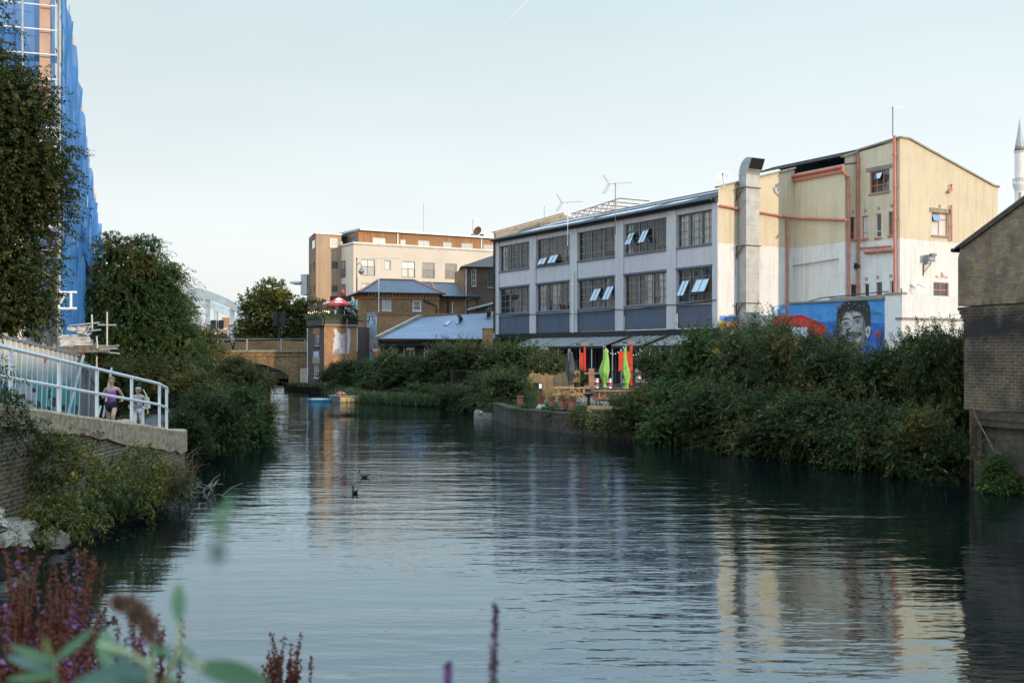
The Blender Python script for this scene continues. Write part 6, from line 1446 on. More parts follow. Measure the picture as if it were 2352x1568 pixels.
# roof terrace of the corner house
TZ = 5.96
for M_, L_, lab in ((MAL, LAL, 'black railing of the roof terrace facing the bridge'), (MA, LA, 'black railing of the roof terrace above the faded portrait')):
    t = thing('roof_railing', M_ @ V((L_/2, 0, TZ)), lab, 'railing', 'roof terrace railings'); MB(M_).bx(0, L_, -.1, -.06, TZ+.92, TZ+.97).build('top_rail', 'black_metal', t)
    m = MB(M_); [m.bx(k*.1, k*.1+.02, -.09, -.07, TZ-.005, TZ+.92) for k in range(int(L_/.1))]; m.build('infill', 'black_metal', t)
    for u in (0.02, L_*.5, L_-.06): MB(M_).bx(u, u+.05, -.11, -.05, TZ, TZ+1.0).build('post', 'black_metal', t)
def open_umbrella(c, r, h, label):
    t = thing('open_umbrella', (c.x, c.y, 5.8), label, 'umbrella', 'red umbrellas on the roof terrace'); MB().tube((c.x, c.y, 5.8), (c.x, c.y, c.z), .025, 6).build('pole', 'wood_grey', t)
    n = 24; vs = [(c.x, c.y, c.z)]; fs = []
    for j, (f, dz) in enumerate(((.33, -h*.3), (.68, -h*.66), (1., -h), (1.0, -h-.16))):
        for i in range(n):
            th = 2*math.pi*i/n; sc_ = 1-.06*abs(math.sin(th*4)); vs.append((c.x+r*f*sc_*math.cos(th), c.y+r*f*sc_*math.sin(th), c.z+dz-(.05*abs(math.cos(th*8)) if j == 3 else 0)))
    fs = [(0, 1+i, 1+(i+1) % n) for i in range(n)]+[(1+j*n+i, 1+j*n+(i+1) % n, 1+(j+1)*n+(i+1) % n, 1+(j+1)*n+i) for j in range(3) for i in range(n)]
    m = MB(); m.add(vs, fs); m.build('canopy', 'red_cloth', t)
    m = MB(); s = V((.15, -.989, 0)); a = V((.989, .15, 0)); b = V((0, 0, 0))
    P0 = lambda f, q: V((c.x, c.y, c.z))+s*(r*f*1.0)+a*q+V((0, 0, -h*f+.025))
    m.poly([P0(.28+.16*(1+math.sin(k_*math.pi/6)), .26*math.cos(k_*math.pi/6)) for k_ in range(12)]); m.poly([P0(.72, -.28), P0(.9, -.34), P0(.9, .34), P0(.72, .28)]); m.build('printed_badge', 'white_paint', t)
    return t
open_umbrella(P(778, 681, 85.9), .98, .62, 'large open red umbrella with a white badge over the roof terrace'); open_umbrella(P(752, 692, 86.6), .42, .3, 'small red umbrella peeping out left of the large red one')
rc = thing('pub_sign_board', P(782, 684, 89), 'long black awning box behind the red umbrella', 'awning'); p, q = P(758, 680, 89), P(806, 692, 89); MB().bx(p.x, q.x, 89, 89.4, q.z, p.z).build('box', 'black', rc)
tq = thing('turquoise_sheet', P(812, 700, 86.2), 'turquoise cloth sheet stretched beside the red umbrella against the house', 'sheet'); a, b, c, d = P(803, 692, 86.5), P(818, 690, 85.6), P(818, 709, 85.6), P(801, 709.5, 86.5); m = MB(); n = 6; vs = []
for i in range(n+1):
    for j in range(n+1): p = a.lerp(b, i/n).lerp(d.lerp(c, i/n), j/n); p.y += .08*math.sin(i*2+j*1.3); vs.append(p)
m.add(vs, [(i*7+j, (i+1)*7+j, (i+1)*7+j+1, i*7+j+1) for i in range(n) for j in range(n)]); m.build('cloth', 'teal_cloth', tq); MB().tube(P(819.5, 688, 85.6), P(819.5, 711, 85.6), .05, 6).build('frame_post', 'white_paint', tq)
st = thing('string_lights', P(725, 716, 86), 'warm string lights along the railing of the roof terrace', 'string lights'); pts = [P(709+k*4.6, 716.5-k*.35+1.5*math.sin(k*1.4), 87.2-k*.25) for k in range(11)]
MB().path(pts, .012, 4).build('wire', 'black', st); [MB().ell(p_-V((0, 0, .06)), .05, .05, .06, 6, 4).build('bulb', 'lamp_glow', st) for p_ in pts]
po = thing('notice_card', P(771.5, 717, 85), 'white notice card on the roof terrace railing', 'sign'); p, q = P(768.5, 712, 84.7), P(773, 721.5, 84.7); MB().bx(p.x, q.x, 84.66, 84.68, q.z, p.z).build('card', 'white_paint', po)
rbl = thing('red_balloon', P(789, 668, 88), 'small orange red bunting ball above the black awning box', 'balloon'); MB().ell(P(788, 671, 88.6), .15, .15, .2, 10, 7).build('ball', 'red_cloth', rbl); MB().tube(P(788, 676, 88.6), P(788, 682, 89), .012, 4).build('string', 'black', rbl)
# street lamp between the houses
sl_ = thing('street_lamp', P(820, 700, 97) - V((0, 0, 5)), 'old black street lamp with a hanging bell lantern before the cream flats', 'street lamp'); a = P(819.5, 640, 97); MB().tube((a.x, 97, .5), (a.x, 97, a.z+.1), .06, 8).build('column', 'black', sl_)
m = MB(); tp = P(819.5, 608, 97); m.tube((a.x, 97, a.z), (a.x, 97, tp.z+.5), .045, 6); m.ell((a.x, 97, tp.z+.55), .07, .07, .12, 8, 5); m.path([(a.x, 97, tp.z-.05), (a.x+.25, 97, tp.z+.2), (a.x+.45, 97, tp.z-.1), (a.x+.42, 97, tp.z-.25)], .03, 6); m.build('bracket', 'black', sl_)
MB().lathe((a.x+.42, 97, tp.z-.75), [(.02, -.18), (.18, -.05), (.3, .1), (.26, .2), (.1, .42), (.04, .5)], 12).build('lantern', 'grey_metal', sl_)
# traffic signals on the bridge approach
def signal(x, y0, y1, Y, zb, label, heads=(-1, 1)):
    p = P(x, y0, Y); q = P(x, y1, Y); t = thing('traffic_light', (p.x, Y, zb), label, 'traffic light', 'traffic lights beyond the bridge'); MB().tube((p.x, Y, zb), (p.x, Y, p.z), .07, 8).build('post', 'black', t)
    for s in heads:
        m = MB(); m.bx(p.x+s*.36-.2, p.x+s*.36+.2, Y-.15, Y+.15, q.z, p.z)
        for k in range(3): z = p.z-(p.z-q.z)*(k+.35)/3; m.prism([(p.x+s*.56, Y-.1, z), (p.x+s*.56, Y+.1, z), (p.x+s*.86, Y+.1, z-.12), (p.x+s*.86, Y-.1, z-.12)], (0, 0, .03))
        m.build('signal_head', 'black_metal', t)
signal(641, 717, 748, 100, 3.2, 'pair of dark traffic signal heads among the tree leaves above the bridge'); signal(499, 735, 756, 98, 3.2, 'dark traffic signal left of the white arch hangers', (-1, 1))
# ================================================================== people
def skin_mesh(chains, name, m_, parent=None, level=1, loc=None, extra=None):
    """chains: list of components; each = (points {name:(x,y,z,r)}, edges, root)"""
    vs = []; es = []; rad = []; roots = []
    for pts, eds, root in chains:
        idx = {}
        for k, p in pts.items(): idx[k] = len(vs); vs.append(p[:3]); rad.append(p[3])
        es += [(idx[a], idx[b]) for a, b in eds]; roots.append(idx[root])
    me = bpy.data.meshes.new('tmp'); me.from_pydata(vs, es, []); o = bpy.data.objects.new('tmp', me); COL.objects.link(o)
    md = o.modifiers.new('s', 'SKIN'); md.use_smooth_shade = True
    sv = me.skin_vertices[0].data
    for i, r in enumerate(rad): sv[i].radius = (r, r) if not isinstance(r, tuple) else r; sv[i].use_root = i in roots
    o.modifiers.new('d', 'SUBSURF').levels = level; o.modifiers['d'].render_levels = level
    dg = bpy.context.evaluated_depsgraph_get(); dg.update(); ev = o.evaluated_get(dg); nm = bpy.data.meshes.new_from_object(ev)
    bpy.data.objects.remove(o)
    nm.name = name
    if extra:
        V0 = [tuple(v.co) for v in nm.vertices]; F0 = [tuple(p.vertices) for p in nm.polygons]; b = len(V0)
        nm2 = bpy.data.meshes.new(name); nm2.from_pydata(V0+[tuple(v) for v in extra.v], [], F0+[tuple(i+b for i in f) for f in extra.f]); nm = nm2
    nm.materials.clear(); nm.materials.append(MATS[m_] if isinstance(m_, str) else m_); nm.polygons.foreach_set('use_smooth', [True]*len(nm.polygons))
    r = bpy.data.objects.new(name, nm); COL.objects.link(r)
    if parent is not None: r.parent = parent
    return r
BASE = dict(pelvis=(0, 0, .97, .12), waist=(0, 0, 1.10, .10), chest=(0, 0, 1.28, .125), upper=(0, .0, 1.39, .10), neck=(0, -.005, 1.47, .05), jaw=(0, -.02, 1.55, .068), head=(0, -.01, 1.62, .083), crown=(0, .0, 1.675, .07),
            shL=(.165, 0, 1.39, .055), elL=(.21, .03, 1.13, .042), wrL=(.22, -.06, .90, .03), haL=(.22, -.09, .83, .032), shR=(-.165, 0, 1.39, .055), elR=(-.21, .03, 1.13, .042), wrR=(-.22, -.06, .90, .03), haR=(-.22, -.09, .83, .032),
            hpL=(.09, 0, .93, .088), knL=(.10, -.02, .52, .058), anL=(.10, .02, .09, .038), toL=(.10, -.13, .035, .032), hpR=(-.09, 0, .93, .088), knR=(-.10, -.02, .52, .058), anR=(-.10, .02, .09, .038), toR=(-.10, -.13, .035, .032))
ED = [('pelvis', 'waist'), ('waist', 'chest'), ('chest', 'upper'), ('upper', 'neck'), ('neck', 'jaw'), ('jaw', 'head'), ('head', 'crown'), ('upper', 'shL'), ('shL', 'elL'), ('elL', 'wrL'), ('wrL', 'haL'), ('upper', 'shR'), ('shR', 'elR'), ('elR', 'wrR'), ('wrR', 'haR'),
      ('pelvis', 'hpL'), ('hpL', 'knL'), ('knL', 'anL'), ('anL', 'toL'), ('pelvis', 'hpR'), ('hpR', 'knR'), ('knR', 'anR'), ('anR', 'toR')]
def fingers(j, s, curl):
    out = []; w_, h = V(j['wr'+s][:3]), V(j['ha'+s][:3]); d = (h-w_).normalized(); side = d.cross(V((0, 1, .2))).normalized()
    for k in range(5):
        o = side*(.026-.017*k) if k < 4 else side*.03*(1 if s == 'L' else -1)
        p = h+o-d*(.0 if k < 4 else .03); ln = [.062, .075, .07, .055, .05][k]; cd = (d+V((0, -curl, 0))+(o*8 if k == 4 else o*2)).normalized(); cd2 = (cd+V((0, -curl, .2*curl))).normalized()
        a = p; b = p+cd*ln*.55; c = b+cd2*ln*.5
        out.append(({'a': (*a, .010), 'b': (*b, .009), 'c': (*c, .007)}, [('a', 'b'), ('b', 'c')], 'a'))
    return out
def person(loc, yaw, label, pose, clothes, hair=None, skin='skin', scale=1.0, group=None, face=True):
    j = dict(BASE); j.update({k: (v if len(v) == 4 else (*v, BASE[k][3])) for k, v in pose.items()})
    ex = MB(); hd = V(j['head'][:3])
    ex.ell(hd+V((0, -.088, -.025)), .014, .022, .026, 6, 5); ex.ell(hd+V((.083, .0, -.02)), .012, .025, .032, 6, 5); ex.ell(hd+V((-.083, .0, -.02)), .012, .025, .032, 6, 5)
    body = skin_mesh([(j, ED, 'pelvis')]+fingers(j, 'L', .5)+fingers(j, 'R', .5), 'person', skin, extra=ex)
    body.location = loc; body.rotation_euler = (0, 0, yaw); body.scale = (scale,)*3
    tag(body, label, 'person', group)
    for nm, m_, names, grow, over in clothes:
        pts = {k: (*j[k][:3], j[k][3]*grow+.012) for k in names}; pts.update({k: (*v, ) for k, v in over.items()})
        eds = [(a, b) for a, b in ED if a in pts and b in pts]+[(a, b) for a, b in (over.get('_edges') or [])]
        pts.pop('_edges', None)
        root = 'pelvis' if 'pelvis' in pts else ('upper' if 'upper' in pts else list(pts)[0])
        # split disconnected legs/feet into components
        comps = []; left = set(pts)
        while left:
            seed = root if root in left else next(iter(sorted(left))); c = {seed}; grew = True
            while grew:
                grew = False
                for a, b in eds:
                    if (a in c) != (b in c): c |= {a, b}; grew = True
            comps.append(({k: pts[k] for k in pts if k in c}, [e for e in eds if e[0] in c], seed)); left -= c
        skin_mesh([c for c in comps if len(c[0]) > 1], nm, m_, body)
    if hair:
        m = MB(); m.ell(hd+V((0, .040, .036)), .093, .088, .090, 12, 8); 
        if hair[1] == 'pony': m.ell(hd+V((0, .12, .02)), .04, .05, .05, 8, 6); m.ell(hd+V((0, .13, -.07)), .03, .03, .09, 8, 6)
        if hair[1] == 'long': m.ell(hd+V((0, .05, -.1)), .115, .07, .16, 10, 7)
        o = m.build('hair', hair[0], None, smooth=True); o.parent = body
    if face:
        m = MB(); [m.ell(hd+V((s*.032, -.078, .0)), .012, .008, .007, 6, 4) for s in (-1, 1)]; [m.bar(hd+V((s*.048, -.078, .022)), hd+V((s*.018, -.085, .024)), .008, .008) for s in (-1, 1)]; o = m.build('eyes', 'black', None); o.parent = body
        m = MB(); m.ell(hd+V((0, -.082, -.062)), .022, .008, .007, 8, 4); o = m.build('mouth', mat('lips', (.35, .10, .08), .5) if 'lips' not in MATS else 'lips', None); o.parent = body
    return body
mat('hair_blond', (.22, .13, .06), .6); mat('hair_dark', (.02, .015, .012), .5); mat('purple_top', (.34, .10, .42), .8, var=.08); mat('grey_top', (.36, .37, .38), .85, var=.08); mat('white_shorts', (.66, .64, .62), .85, var=.06); mat('black_cloth', (.012, .013, .016), .85)
mat('trainers', (.55, .55, .56), .6)
TORSO = ['pelvis', 'waist', 'chest', 'upper']
run = dict(elL=(.27, .13, 1.17), wrL=(.27, -.06, 1.05), haL=(.25, -.12, 1.06), elR=(-.25, .05, 1.13), wrR=(-.12, -.17, 1.20), haR=(-.06, -.20, 1.24), hpL=(.09, -.01, .93), knL=(.085, -.30, .66), anL=(.09, -.22, .28), toL=(.09, -.36, .22), knR=(-.09, -.02, .50), anR=(-.08, .12, .10), toR=(-.08, -.02, .03),
           pelvis=(0, .0, .97, .125), chest=(0, -.03, 1.28, .118), upper=(0, -.03, 1.39, .085), neck=(0, -.04, 1.47, .047), jaw=(0, -.06, 1.55, .066), head=(0, -.06, 1.62, .08), crown=(0, -.05, 1.675, .07))
p = Q(257, 28.8, .72)
person((p.x, 28.8, .70), R(10), 'running woman in a purple vest and black shorts on the towpath', run,
       [('vest', 'purple_top', ['pelvis', 'waist', 'chest'], 1.06, {'upper': (0, -.03, 1.375, .085), 'tL': (.095, -.03, 1.445, .034), 'tR': (-.095, -.03, 1.445, .034), '_edges': [('upper', 'tL'), ('upper', 'tR')]}), ('shorts', 'black_cloth', ['pelvis', 'hpL', 'hpR'], 1.12, {'kL': (.09, -.15, .79, .088), 'kR': (-.095, 0, .74, .088), '_edges': [('hpL', 'kL'), ('hpR', 'kR')]}), ('shoes', 'trainers', ['anL', 'toL', 'anR', 'toR'], 1.1, {})], ('hair_blond', 'pony'))
p = Q(318, 37, .1)
ph = dict(elR=(-.24, .02, 1.13), wrR=(-.14, -.2, 1.12), haR=(-.08, -.24, 1.15), jaw=(0, -.06, 1.54), head=(0, -.06, 1.60), crown=(0, -.03, 1.665), elL=(.27, .04, 1.13), wrL=(.31, -.04, .9), haL=(.32, -.06, .83))
mn = person((p.x, 37, .15), R(12), 'man in a grey sleeveless shirt and grey cap looking at a phone on the towpath', ph,
       [('shirt', 'grey_top', TORSO, 1.14, {'tL': (.15, 0, 1.395, .062), 'tR': (-.15, 0, 1.395, .062), 'hm': (0, 0, .86, .15), '_edges': [('upper', 'tL'), ('upper', 'tR'), ('pelvis', 'hm')]}), ('shorts', 'white_shorts', ['pelvis', 'hpL', 'hpR', 'knL', 'knR'], 1.2, {}), ('shoes', 'trainers', ['anL', 'toL', 'anR', 'toR'], 1.1, {})], None)
m = MB(); m.ell((0, -.04, 1.655), .1, .11, .075, 12, 7); o = m.build('cap', 'grey_top', None, smooth=True); o.parent = mn
phn = MB(Mx.Translation(mn.location) @ Mx.Rotation(R(12), 4, 'Z')); phn.box((-.05, -.29, 1.19), (.08, .02, .14), 0, Mx.Rotation(R(-35), 4, 'X')); o = phn.build('phone', 'black', None); tag(o, 'black phone in the hand of the man in grey', 'phone')
p = Q(320, 43, .1)
wm = person((p.x, 43, .15), R(170), 'person in black with a white tote bag on the shoulder walking on the towpath', dict(elL=(.22, .03, 1.13)),
       [('coat', 'black_cloth', TORSO+['shL', 'elL', 'wrL', 'shR', 'elR', 'wrR'], 1.18, {'hm': (0, 0, .8, .15), '_edges': [('pelvis', 'hm')]}), ('trousers', 'black_cloth', ['pelvis', 'hpL', 'hpR', 'knL', 'knR', 'anL', 'anR'], 1.15, {}), ('shoes', 'black_cloth', ['anL', 'toL', 'anR', 'toR'], 1.1, {})], ('hair_dark', 'long'), 'skin_dark', .97)
tb = MB(); q = V((p.x, 43, .15)); tb.prism([q+V((.22, -.1, .62)), q+V((.46, -.1, .66)), q+V((.40, -.08, 1.1)), q+V((.24, -.06, 1.1))], (0, .1, 0)); tbo = thing('tote_bag', q+V((.3, 0, .62)), 'white cloth tote bag hanging from the shoulder of the person in black', 'bag'); tb.build('bag', 'white_cloth', tbo)
m = MB(); m.path([q+V((.36, -.06, 1.08)), q+V((.2, -.08, 1.42)), q+V((.26, .06, 1.08))], .022, 6); m.build('strap', 'white_cloth', tbo)
# walker on the brick bridge
p = Q(535, 94.5, 2.9); person((p.x, 94.5, 2.95), R(80), 'bridge walker in a pale jacket behind the iron railing', {}, [('jacket', mat('beige_jacket', (.4, .36, .3), .85), TORSO+['shL', 'elL', 'wrL', 'shR', 'elR', 'wrR'], 1.15, {}), ('trousers', 'black_cloth', ['pelvis', 'hpL', 'hpR', 'knL', 'knR', 'anL', 'anR'], 1.15, {}), ('shoes', 'black_cloth', ['anL', 'toL', 'anR', 'toR'], 1.1, {})], (mat('hair_ginger', (.30, .10, .03), .6), 'long'), face=False)
# guests on the roof terrace
sit = dict(pelvis=(0, 0, .5), waist=(0, 0, .63), chest=(0, -.03, .81), upper=(0, -.03, .92), neck=(0, -.04, 1.0), jaw=(0, -.06, 1.08), head=(0, -.05, 1.15), crown=(0, -.04, 1.205), shL=(.165, -.03, .92), elL=(.21, -.05, .68), wrL=(.15, -.25, .66), haL=(.12, -.31, .67), shR=(-.165, -.03, .92), elR=(-.21, -.05, .68), wrR=(-.15, -.25, .66), haR=(-.12, -.31, .67),
           hpL=(.09, -.02, .47), knL=(.11, -.42, .47), anL=(.11, -.42, .09), toL=(.11, -.56, .04), hpR=(-.09, -.02, .47), knR=(-.11, -.42, .47), anR=(-.11, -.42, .09), toR=(-.11, -.56, .04))
SLV = TORSO+['shL', 'elL', 'shR', 'elR']; LEG = ['pelvis', 'hpL', 'hpR', 'knL', 'knR', 'anL', 'anR']
def guest(x, Y, yaw, pose, top, lab):
    q = Q(x, Y, 5.8); person((q.x, Y, 5.8), yaw, lab, pose, [('shirt', top, SLV, 1.15, {}), ('trousers', 'black_cloth', LEG, 1.15, {}), ('shoes', 'black_cloth', ['anL', 'toL', 'anR', 'toR'], 1.1, {})], ('hair_dark', 'short'), face=False); return q
guest(785, 86.3, R(0), {}, 'red_cloth', 'standing guest in a red top under the red umbrella')
q1 = guest(770, 86.0, R(-70), sit, 'white_cloth', 'seated guest in a white shirt left of the guest in red'); q2 = guest(800, 85.9, R(75), sit, 'white_shorts', 'seated guest in a loose white shirt right of the guest in red')
for q, yaw, lab in ((q1, R(-70), 'dark terrace chair under the seated guest on the left'), (q2, R(75), 'dark terrace chair under the seated guest on the right')):
    c = thing('terrace_chair', q, lab, 'chair', 'chairs on the roof terrace'); M = Mx.Translation(V(q)) @ Mx.Rotation(yaw, 4, 'Z'); MB(M).bx(-.2, .2, -.25, .2, .36, .39).build('seat', 'black_metal', c); MB(M).bx(-.2, .2, .2, .23, .39, .85).build('backrest', 'black_metal', c)
    for a in (-.18, .16):
        for b in (-.22, .18): MB(M).bx(a, a+.025, b, b+.025, 0, .36).build('leg', 'black_metal', c)
q = Q(785, 85.5, 5.8); c = thing('terrace_table', q, 'small dark table between the two seated roof guests', 'table'); MB().bx(q.x-.35, q.x+.35, 85.25, 85.8, 6.5, 6.54).build('tabletop', 'teal_cloth', c); MB().bx(q.x-.04, q.x+.04, 85.48, 85.56, 5.8, 6.5).build('pedestal', 'black_metal', c)
# ================================================================== vegetation
leafmat('leaf_buddleia', [(0, (.016, .034, .014)), (.45, (.034, .062, .022)), (.80, (.070, .098, .032)), (.94, (.14, .15, .05)), (.97, (.17, .14, .035)), (1, (.34, .22, .04))], clumpcol=(.26, .30, .24), clump=.6, patch=[(0, (.05, .075, .022)), (.5, (.12, .12, .036)), (.85, (.21, .155, .045)), (1, (.32, .18, .05))], pscale=.75, pthr=.53)
leafmat('leaf_buddleia_pale', [(0, (.035, .060, .028)), (.45, (.070, .098, .045)), (.82, (.13, .15, .065)), (.95, (.22, .20, .07)), (1, (.42, .28, .05))])
leafmat('leaf_elder', [(0, (.028, .058, .018)), (.5, (.055, .105, .028)), (.85, (.10, .16, .045)), (1, (.22, .23, .07))], patch=[(0, (.10, .10, .03)), (.6, (.20, .17, .04)), (1, (.40, .27, .04))], pscale=1.1, pthr=.60)
leafmat('leaf_bramble', [(0, (.020, .042, .016)), (.6, (.045, .080, .026)), (.9, (.09, .10, .035)), (1, (.30, .13, .04))], patch=[(0, (.07, .085, .03)), (1, (.2, .17, .05))], pscale=.9, pthr=.58)
leafmat('leaf_dark_tree', [(0, (.018, .032, .011)), (.5, (.042, .060, .019)), (.86, (.088, .105, .034)), (.98, (.15, .14, .05)), (1, (.28, .15, .03))], trans=.25)
leafmat('leaf_feather', [(0, (.022, .055, .024)), (.5, (.048, .095, .034)), (.88, (.085, .14, .045)), (1, (.18, .18, .05))], patch=[(0, (.07, .115, .03)), (1, (.15, .185, .05))], pscale=.7, pthr=.52)
leafmat('leaf_rust', [(0, (.075, .075, .025)), (.5, (.13, .085, .028)), (1, (.20, .10, .025))])
leafmat('leaf_yellowing', [(0, (.045, .06, .02)), (.45, (.085, .095, .03)), (.8, (.17, .14, .035)), (1, (.32, .22, .04))])
leafmat('leaf_mixed', [(0, (.03, .055, .018)), (.5, (.055, .085, .025)), (.85, (.10, .12, .03)), (1, (.24, .17, .03))], cscale=.5, patch=[(0, (.14, .13, .03)), (.5, (.28, .20, .035)), (1, (.40, .28, .05))], pscale=.55, pthr=.50)
leafmat('leaf_bright', [(0, (.05, .12, .03)), (.6, (.09, .20, .05)), (1, (.2, .32, .1))])
leafmat('leaf_grass', [(0, (.025, .05, .02)), (.6, (.05, .085, .03)), (.9, (.10, .12, .04)), (1, (.22, .18, .06))])
leafmat('leaf_straw', [(0, (.16, .09, .04)), (.5, (.24, .14, .06)), (1, (.34, .24, .12))])
leafmat('seed_red', [(0, (.075, .018, .014)), (.5, (.15, .035, .022)), (1, (.22, .065, .035))], trans=.15, clump=.2)
leafmat('petal_purple', [(0, (.20, .08, .24)), (1, (.40, .20, .42))], clump=0)
leafmat('spike_brown', [(0, (.05, .035, .018)), (.6, (.10, .065, .03)), (1, (.17, .11, .055))], clump=.2)
leafmat('petal_lilac', [(0, (.30, .22, .36)), (1, (.50, .40, .52))], clump=0)

def quads(name, V4, m_, parent=None, off=None):
    m_ = m_ if isinstance(m_, str) else m_.name
    """(N,4,3) array of leaves -> one mesh"""
    n = len(V4); v = V4.reshape(-1, 3).astype(np.float32)
    if off is not None: v = v-np.array(off, dtype=np.float32)
    me = bpy.data.meshes.new(name); me.vertices.add(4*n); me.vertices.foreach_set('co', v.ravel())
    me.loops.add(4*n); me.loops.foreach_set('vertex_index', np.arange(4*n, dtype=np.int32))
    me.polygons.add(n); me.polygons.foreach_set('loop_start', np.arange(0, 4*n, 4, dtype=np.int32)); me.polygons.foreach_set('loop_total', np.full(n, 4, dtype=np.int32))
    me.update(); me.materials.append(MATS[m_]); o = bpy.data.objects.new(name, me); COL.objects.link(o)
    if parent is not None: o.parent = parent
    return o
def unit(a): return a/np.maximum(1e-9, np.linalg.norm(a, axis=-1, keepdims=True))
def leaf_quads(rng, p, d, ll, lw, flat=.6):
    n = len(p); up = np.array([0, 0, 1.]); s = unit(np.cross(d, up+rng.normal(0, 1-flat+.15, (n, 3)))); nn = np.cross(s, d)
    L = (ll*rng.uniform(.65, 1.25, n))[:, None]; W = (lw*rng.uniform(.7, 1.2, n))[:, None]
    return np.stack([p, p+d*L*.45+s*W*.5+nn*W*.12, p+d*L-up*L*.06, p+d*L*.45-s*W*.5+nn*W*.12], 1)
def blob_pts(rng, blobs, n, lo=.55, hi=1.0, low=-.75):
    B = np.array(blobs, float); w = (B[:, 3]*B[:, 5]+B[:, 3]*B[:, 4]+B[:, 4]*B[:, 5]); k = rng.choice(len(B), n, p=w/w.sum())
    u = unit(rng.normal(0, 1, (n, 3))); u[:, 2] = np.where(u[:, 2] < low, -u[:, 2], u[:, 2])
    r = rng.uniform(lo**2, hi**2, n)**.5
    return B[k, :3]+u*B[k, 3:6]*r[:, None], u, k
def sprays(rng, blobs, n, m, L, ll, lw, up=.35, droop=.35, lo=.55, hi=1., wild=.5, low=-.75, leaf_out=.85, flat=.6):
    p, u, k = blob_pts(rng, blobs, n, lo, hi, low)
    d = unit(u+np.array([0, 0, up])+rng.normal(0, wild, (n, 3))); Ls = L*rng.uniform(.5, 1.3, n)
    t = (np.arange(m)+rng.uniform(0, 1, (n, m)))/m*.95+.05
    z = np.array([0, 0, 1.])
    pts = p[:, None]+d[:, None]*(Ls[:, None]*t)[..., None]-z*(droop*Ls[:, None]*t**2)[..., None]
    tan = unit(d[:, None]-2*droop*t[..., None]*z)
    q = rng.normal(0, 1, (n, m, 3)); q -= (q*tan).sum(-1, keepdims=True)*tan; q = unit(q)
    ld = unit(tan*.65+q*leaf_out+z*-.18)
    tips = p+d*Ls[:, None]-z*(droop*Ls)[:, None]
    return leaf_quads(rng, pts.reshape(-1, 3), ld.reshape(-1, 3), ll, lw, flat), p, tips, unit(d-2*droop*z)
def inner(rng, blobs, n, s):
    """big dark inner leaves so the middle of a crown is not see-through"""
    p, u, k = blob_pts(rng, blobs, n, .0, .72, -2); return leaf_quads(rng, p, unit(rng.normal(0, 1, (n, 3))), s, s*.55, .0)
def spikes(rng, pts, dirs, L, W):
    """tapering flower heads made of small overlapping flakes"""
    out = []
    for p, d in zip(pts, dirs):
        n = 14; t = np.linspace(0, 1, n); d = d/np.linalg.norm(d); c = p+np.outer(t, d)*L+np.outer(t**2, [0, 0, -.35])*L
        r = W*(1-t*.8); q = unit(rng.normal(0, 1, (n, 3))); out.append(leaf_quads(rng, c-q*r[:, None]*.3, q, W*1.6, W*1.1, 0))
    return np.concatenate(out) if out else np.zeros((0, 4, 3))
def limbs(mb, rng, base, targets, r, wob=.12, n=5):
    base = V(base)
    for t in targets:
        t = V(t); pts = [base.lerp(t, i/n)+V(rng.normal(0, wob, 3))*(1 if 0 < i < n else 0)*(t-base).length*.25+V((0, 0, 1))*math.sin(math.pi*i/n)*.12*(t-base).length for i in range(n+1)]
        mb.path(pts, [r*(1-.75*i/n) for i in range(n+1)], 5)

# ---------------------------------------------------------------- buddleia bushes: four grown shapes, placed many times
BUSH = []
def bush_proto(seed, pale=0):
    rng = np.random.default_rng(seed); bl = [(0, 0, .8, .62, .62, .8)]
    for i in range(8):
        a = 2*math.pi*i/8+rng.uniform(-.4, .4); r = rng.uniform(.35, .70); bl.append((r*math.cos(a), r*math.sin(a), rng.uniform(.25, 1.35), rng.uniform(.26, .42), rng.uniform(.26, .42), rng.uniform(.3, .5)))
    for i in range(5): bl.append((rng.uniform(-.45, .45), rng.uniform(-.45, .45), rng.uniform(1.3, 1.62), rng.uniform(.2, .34), rng.uniform(.2, .34), rng.uniform(.22, .34)))
    m_ = ['leaf_buddleia', 'leaf_buddleia_pale', 'leaf_elder', 'leaf_bramble'][pale]
    q, p, tips, td = sprays(rng, bl, *[(900, 22, .36, .080, .021), (900, 22, .36, .080, .021), (800, 20, .28, .066, .034), (760, 20, .46, .052, .034)][pale], up=.5 if pale < 3 else .2, droop=.42 if pale < 3 else .7, lo=.55, hi=1.04, wild=.6)
    tp_ = [b for b in bl[1:] if b[2] > .7]; q3 = sprays(rng, tp_, 90, 26, .62, [.08, .08, .066, .052][pale], [.021, .021, .034, .034][pale], up=1.5, droop=.25, lo=.75, hi=1.05, wild=.55, low=-.1)[0]
    q = np.concatenate([q, q3]); q2 = inner(rng, bl, 2200, .20)
    sel = rng.random(len(tips)) < .34
    t = bpy.data.objects.new('buddleia_bush', None); COL.objects.link(t)
    quads('foliage', np.concatenate([q, q2]), m_, t)
    br = spikes(rng, tips[sel][:170], td[sel][:170], .11, .011); quads('seed_head', br, 'spike_brown', t)['kind'] = 'stuff'
    li = ~sel; quads('flower_head', spikes(rng, tips[li][:14], td[li][:14], .09, .016), 'petal_lilac', t)['kind'] = 'stuff'
    mb = MB(); limbs(mb, rng, (0, 0, -.15), [(*(b[:3]),) for b in bl[1:]], .03); o = mb.build('stem', 'bark', t, uv=False)
    return t
for s in range(6): BUSH.append(bush_proto(100+s, [0, 0, 0, 1, 2, 3][s]))
USED = [False]*6; NB_ = [0]
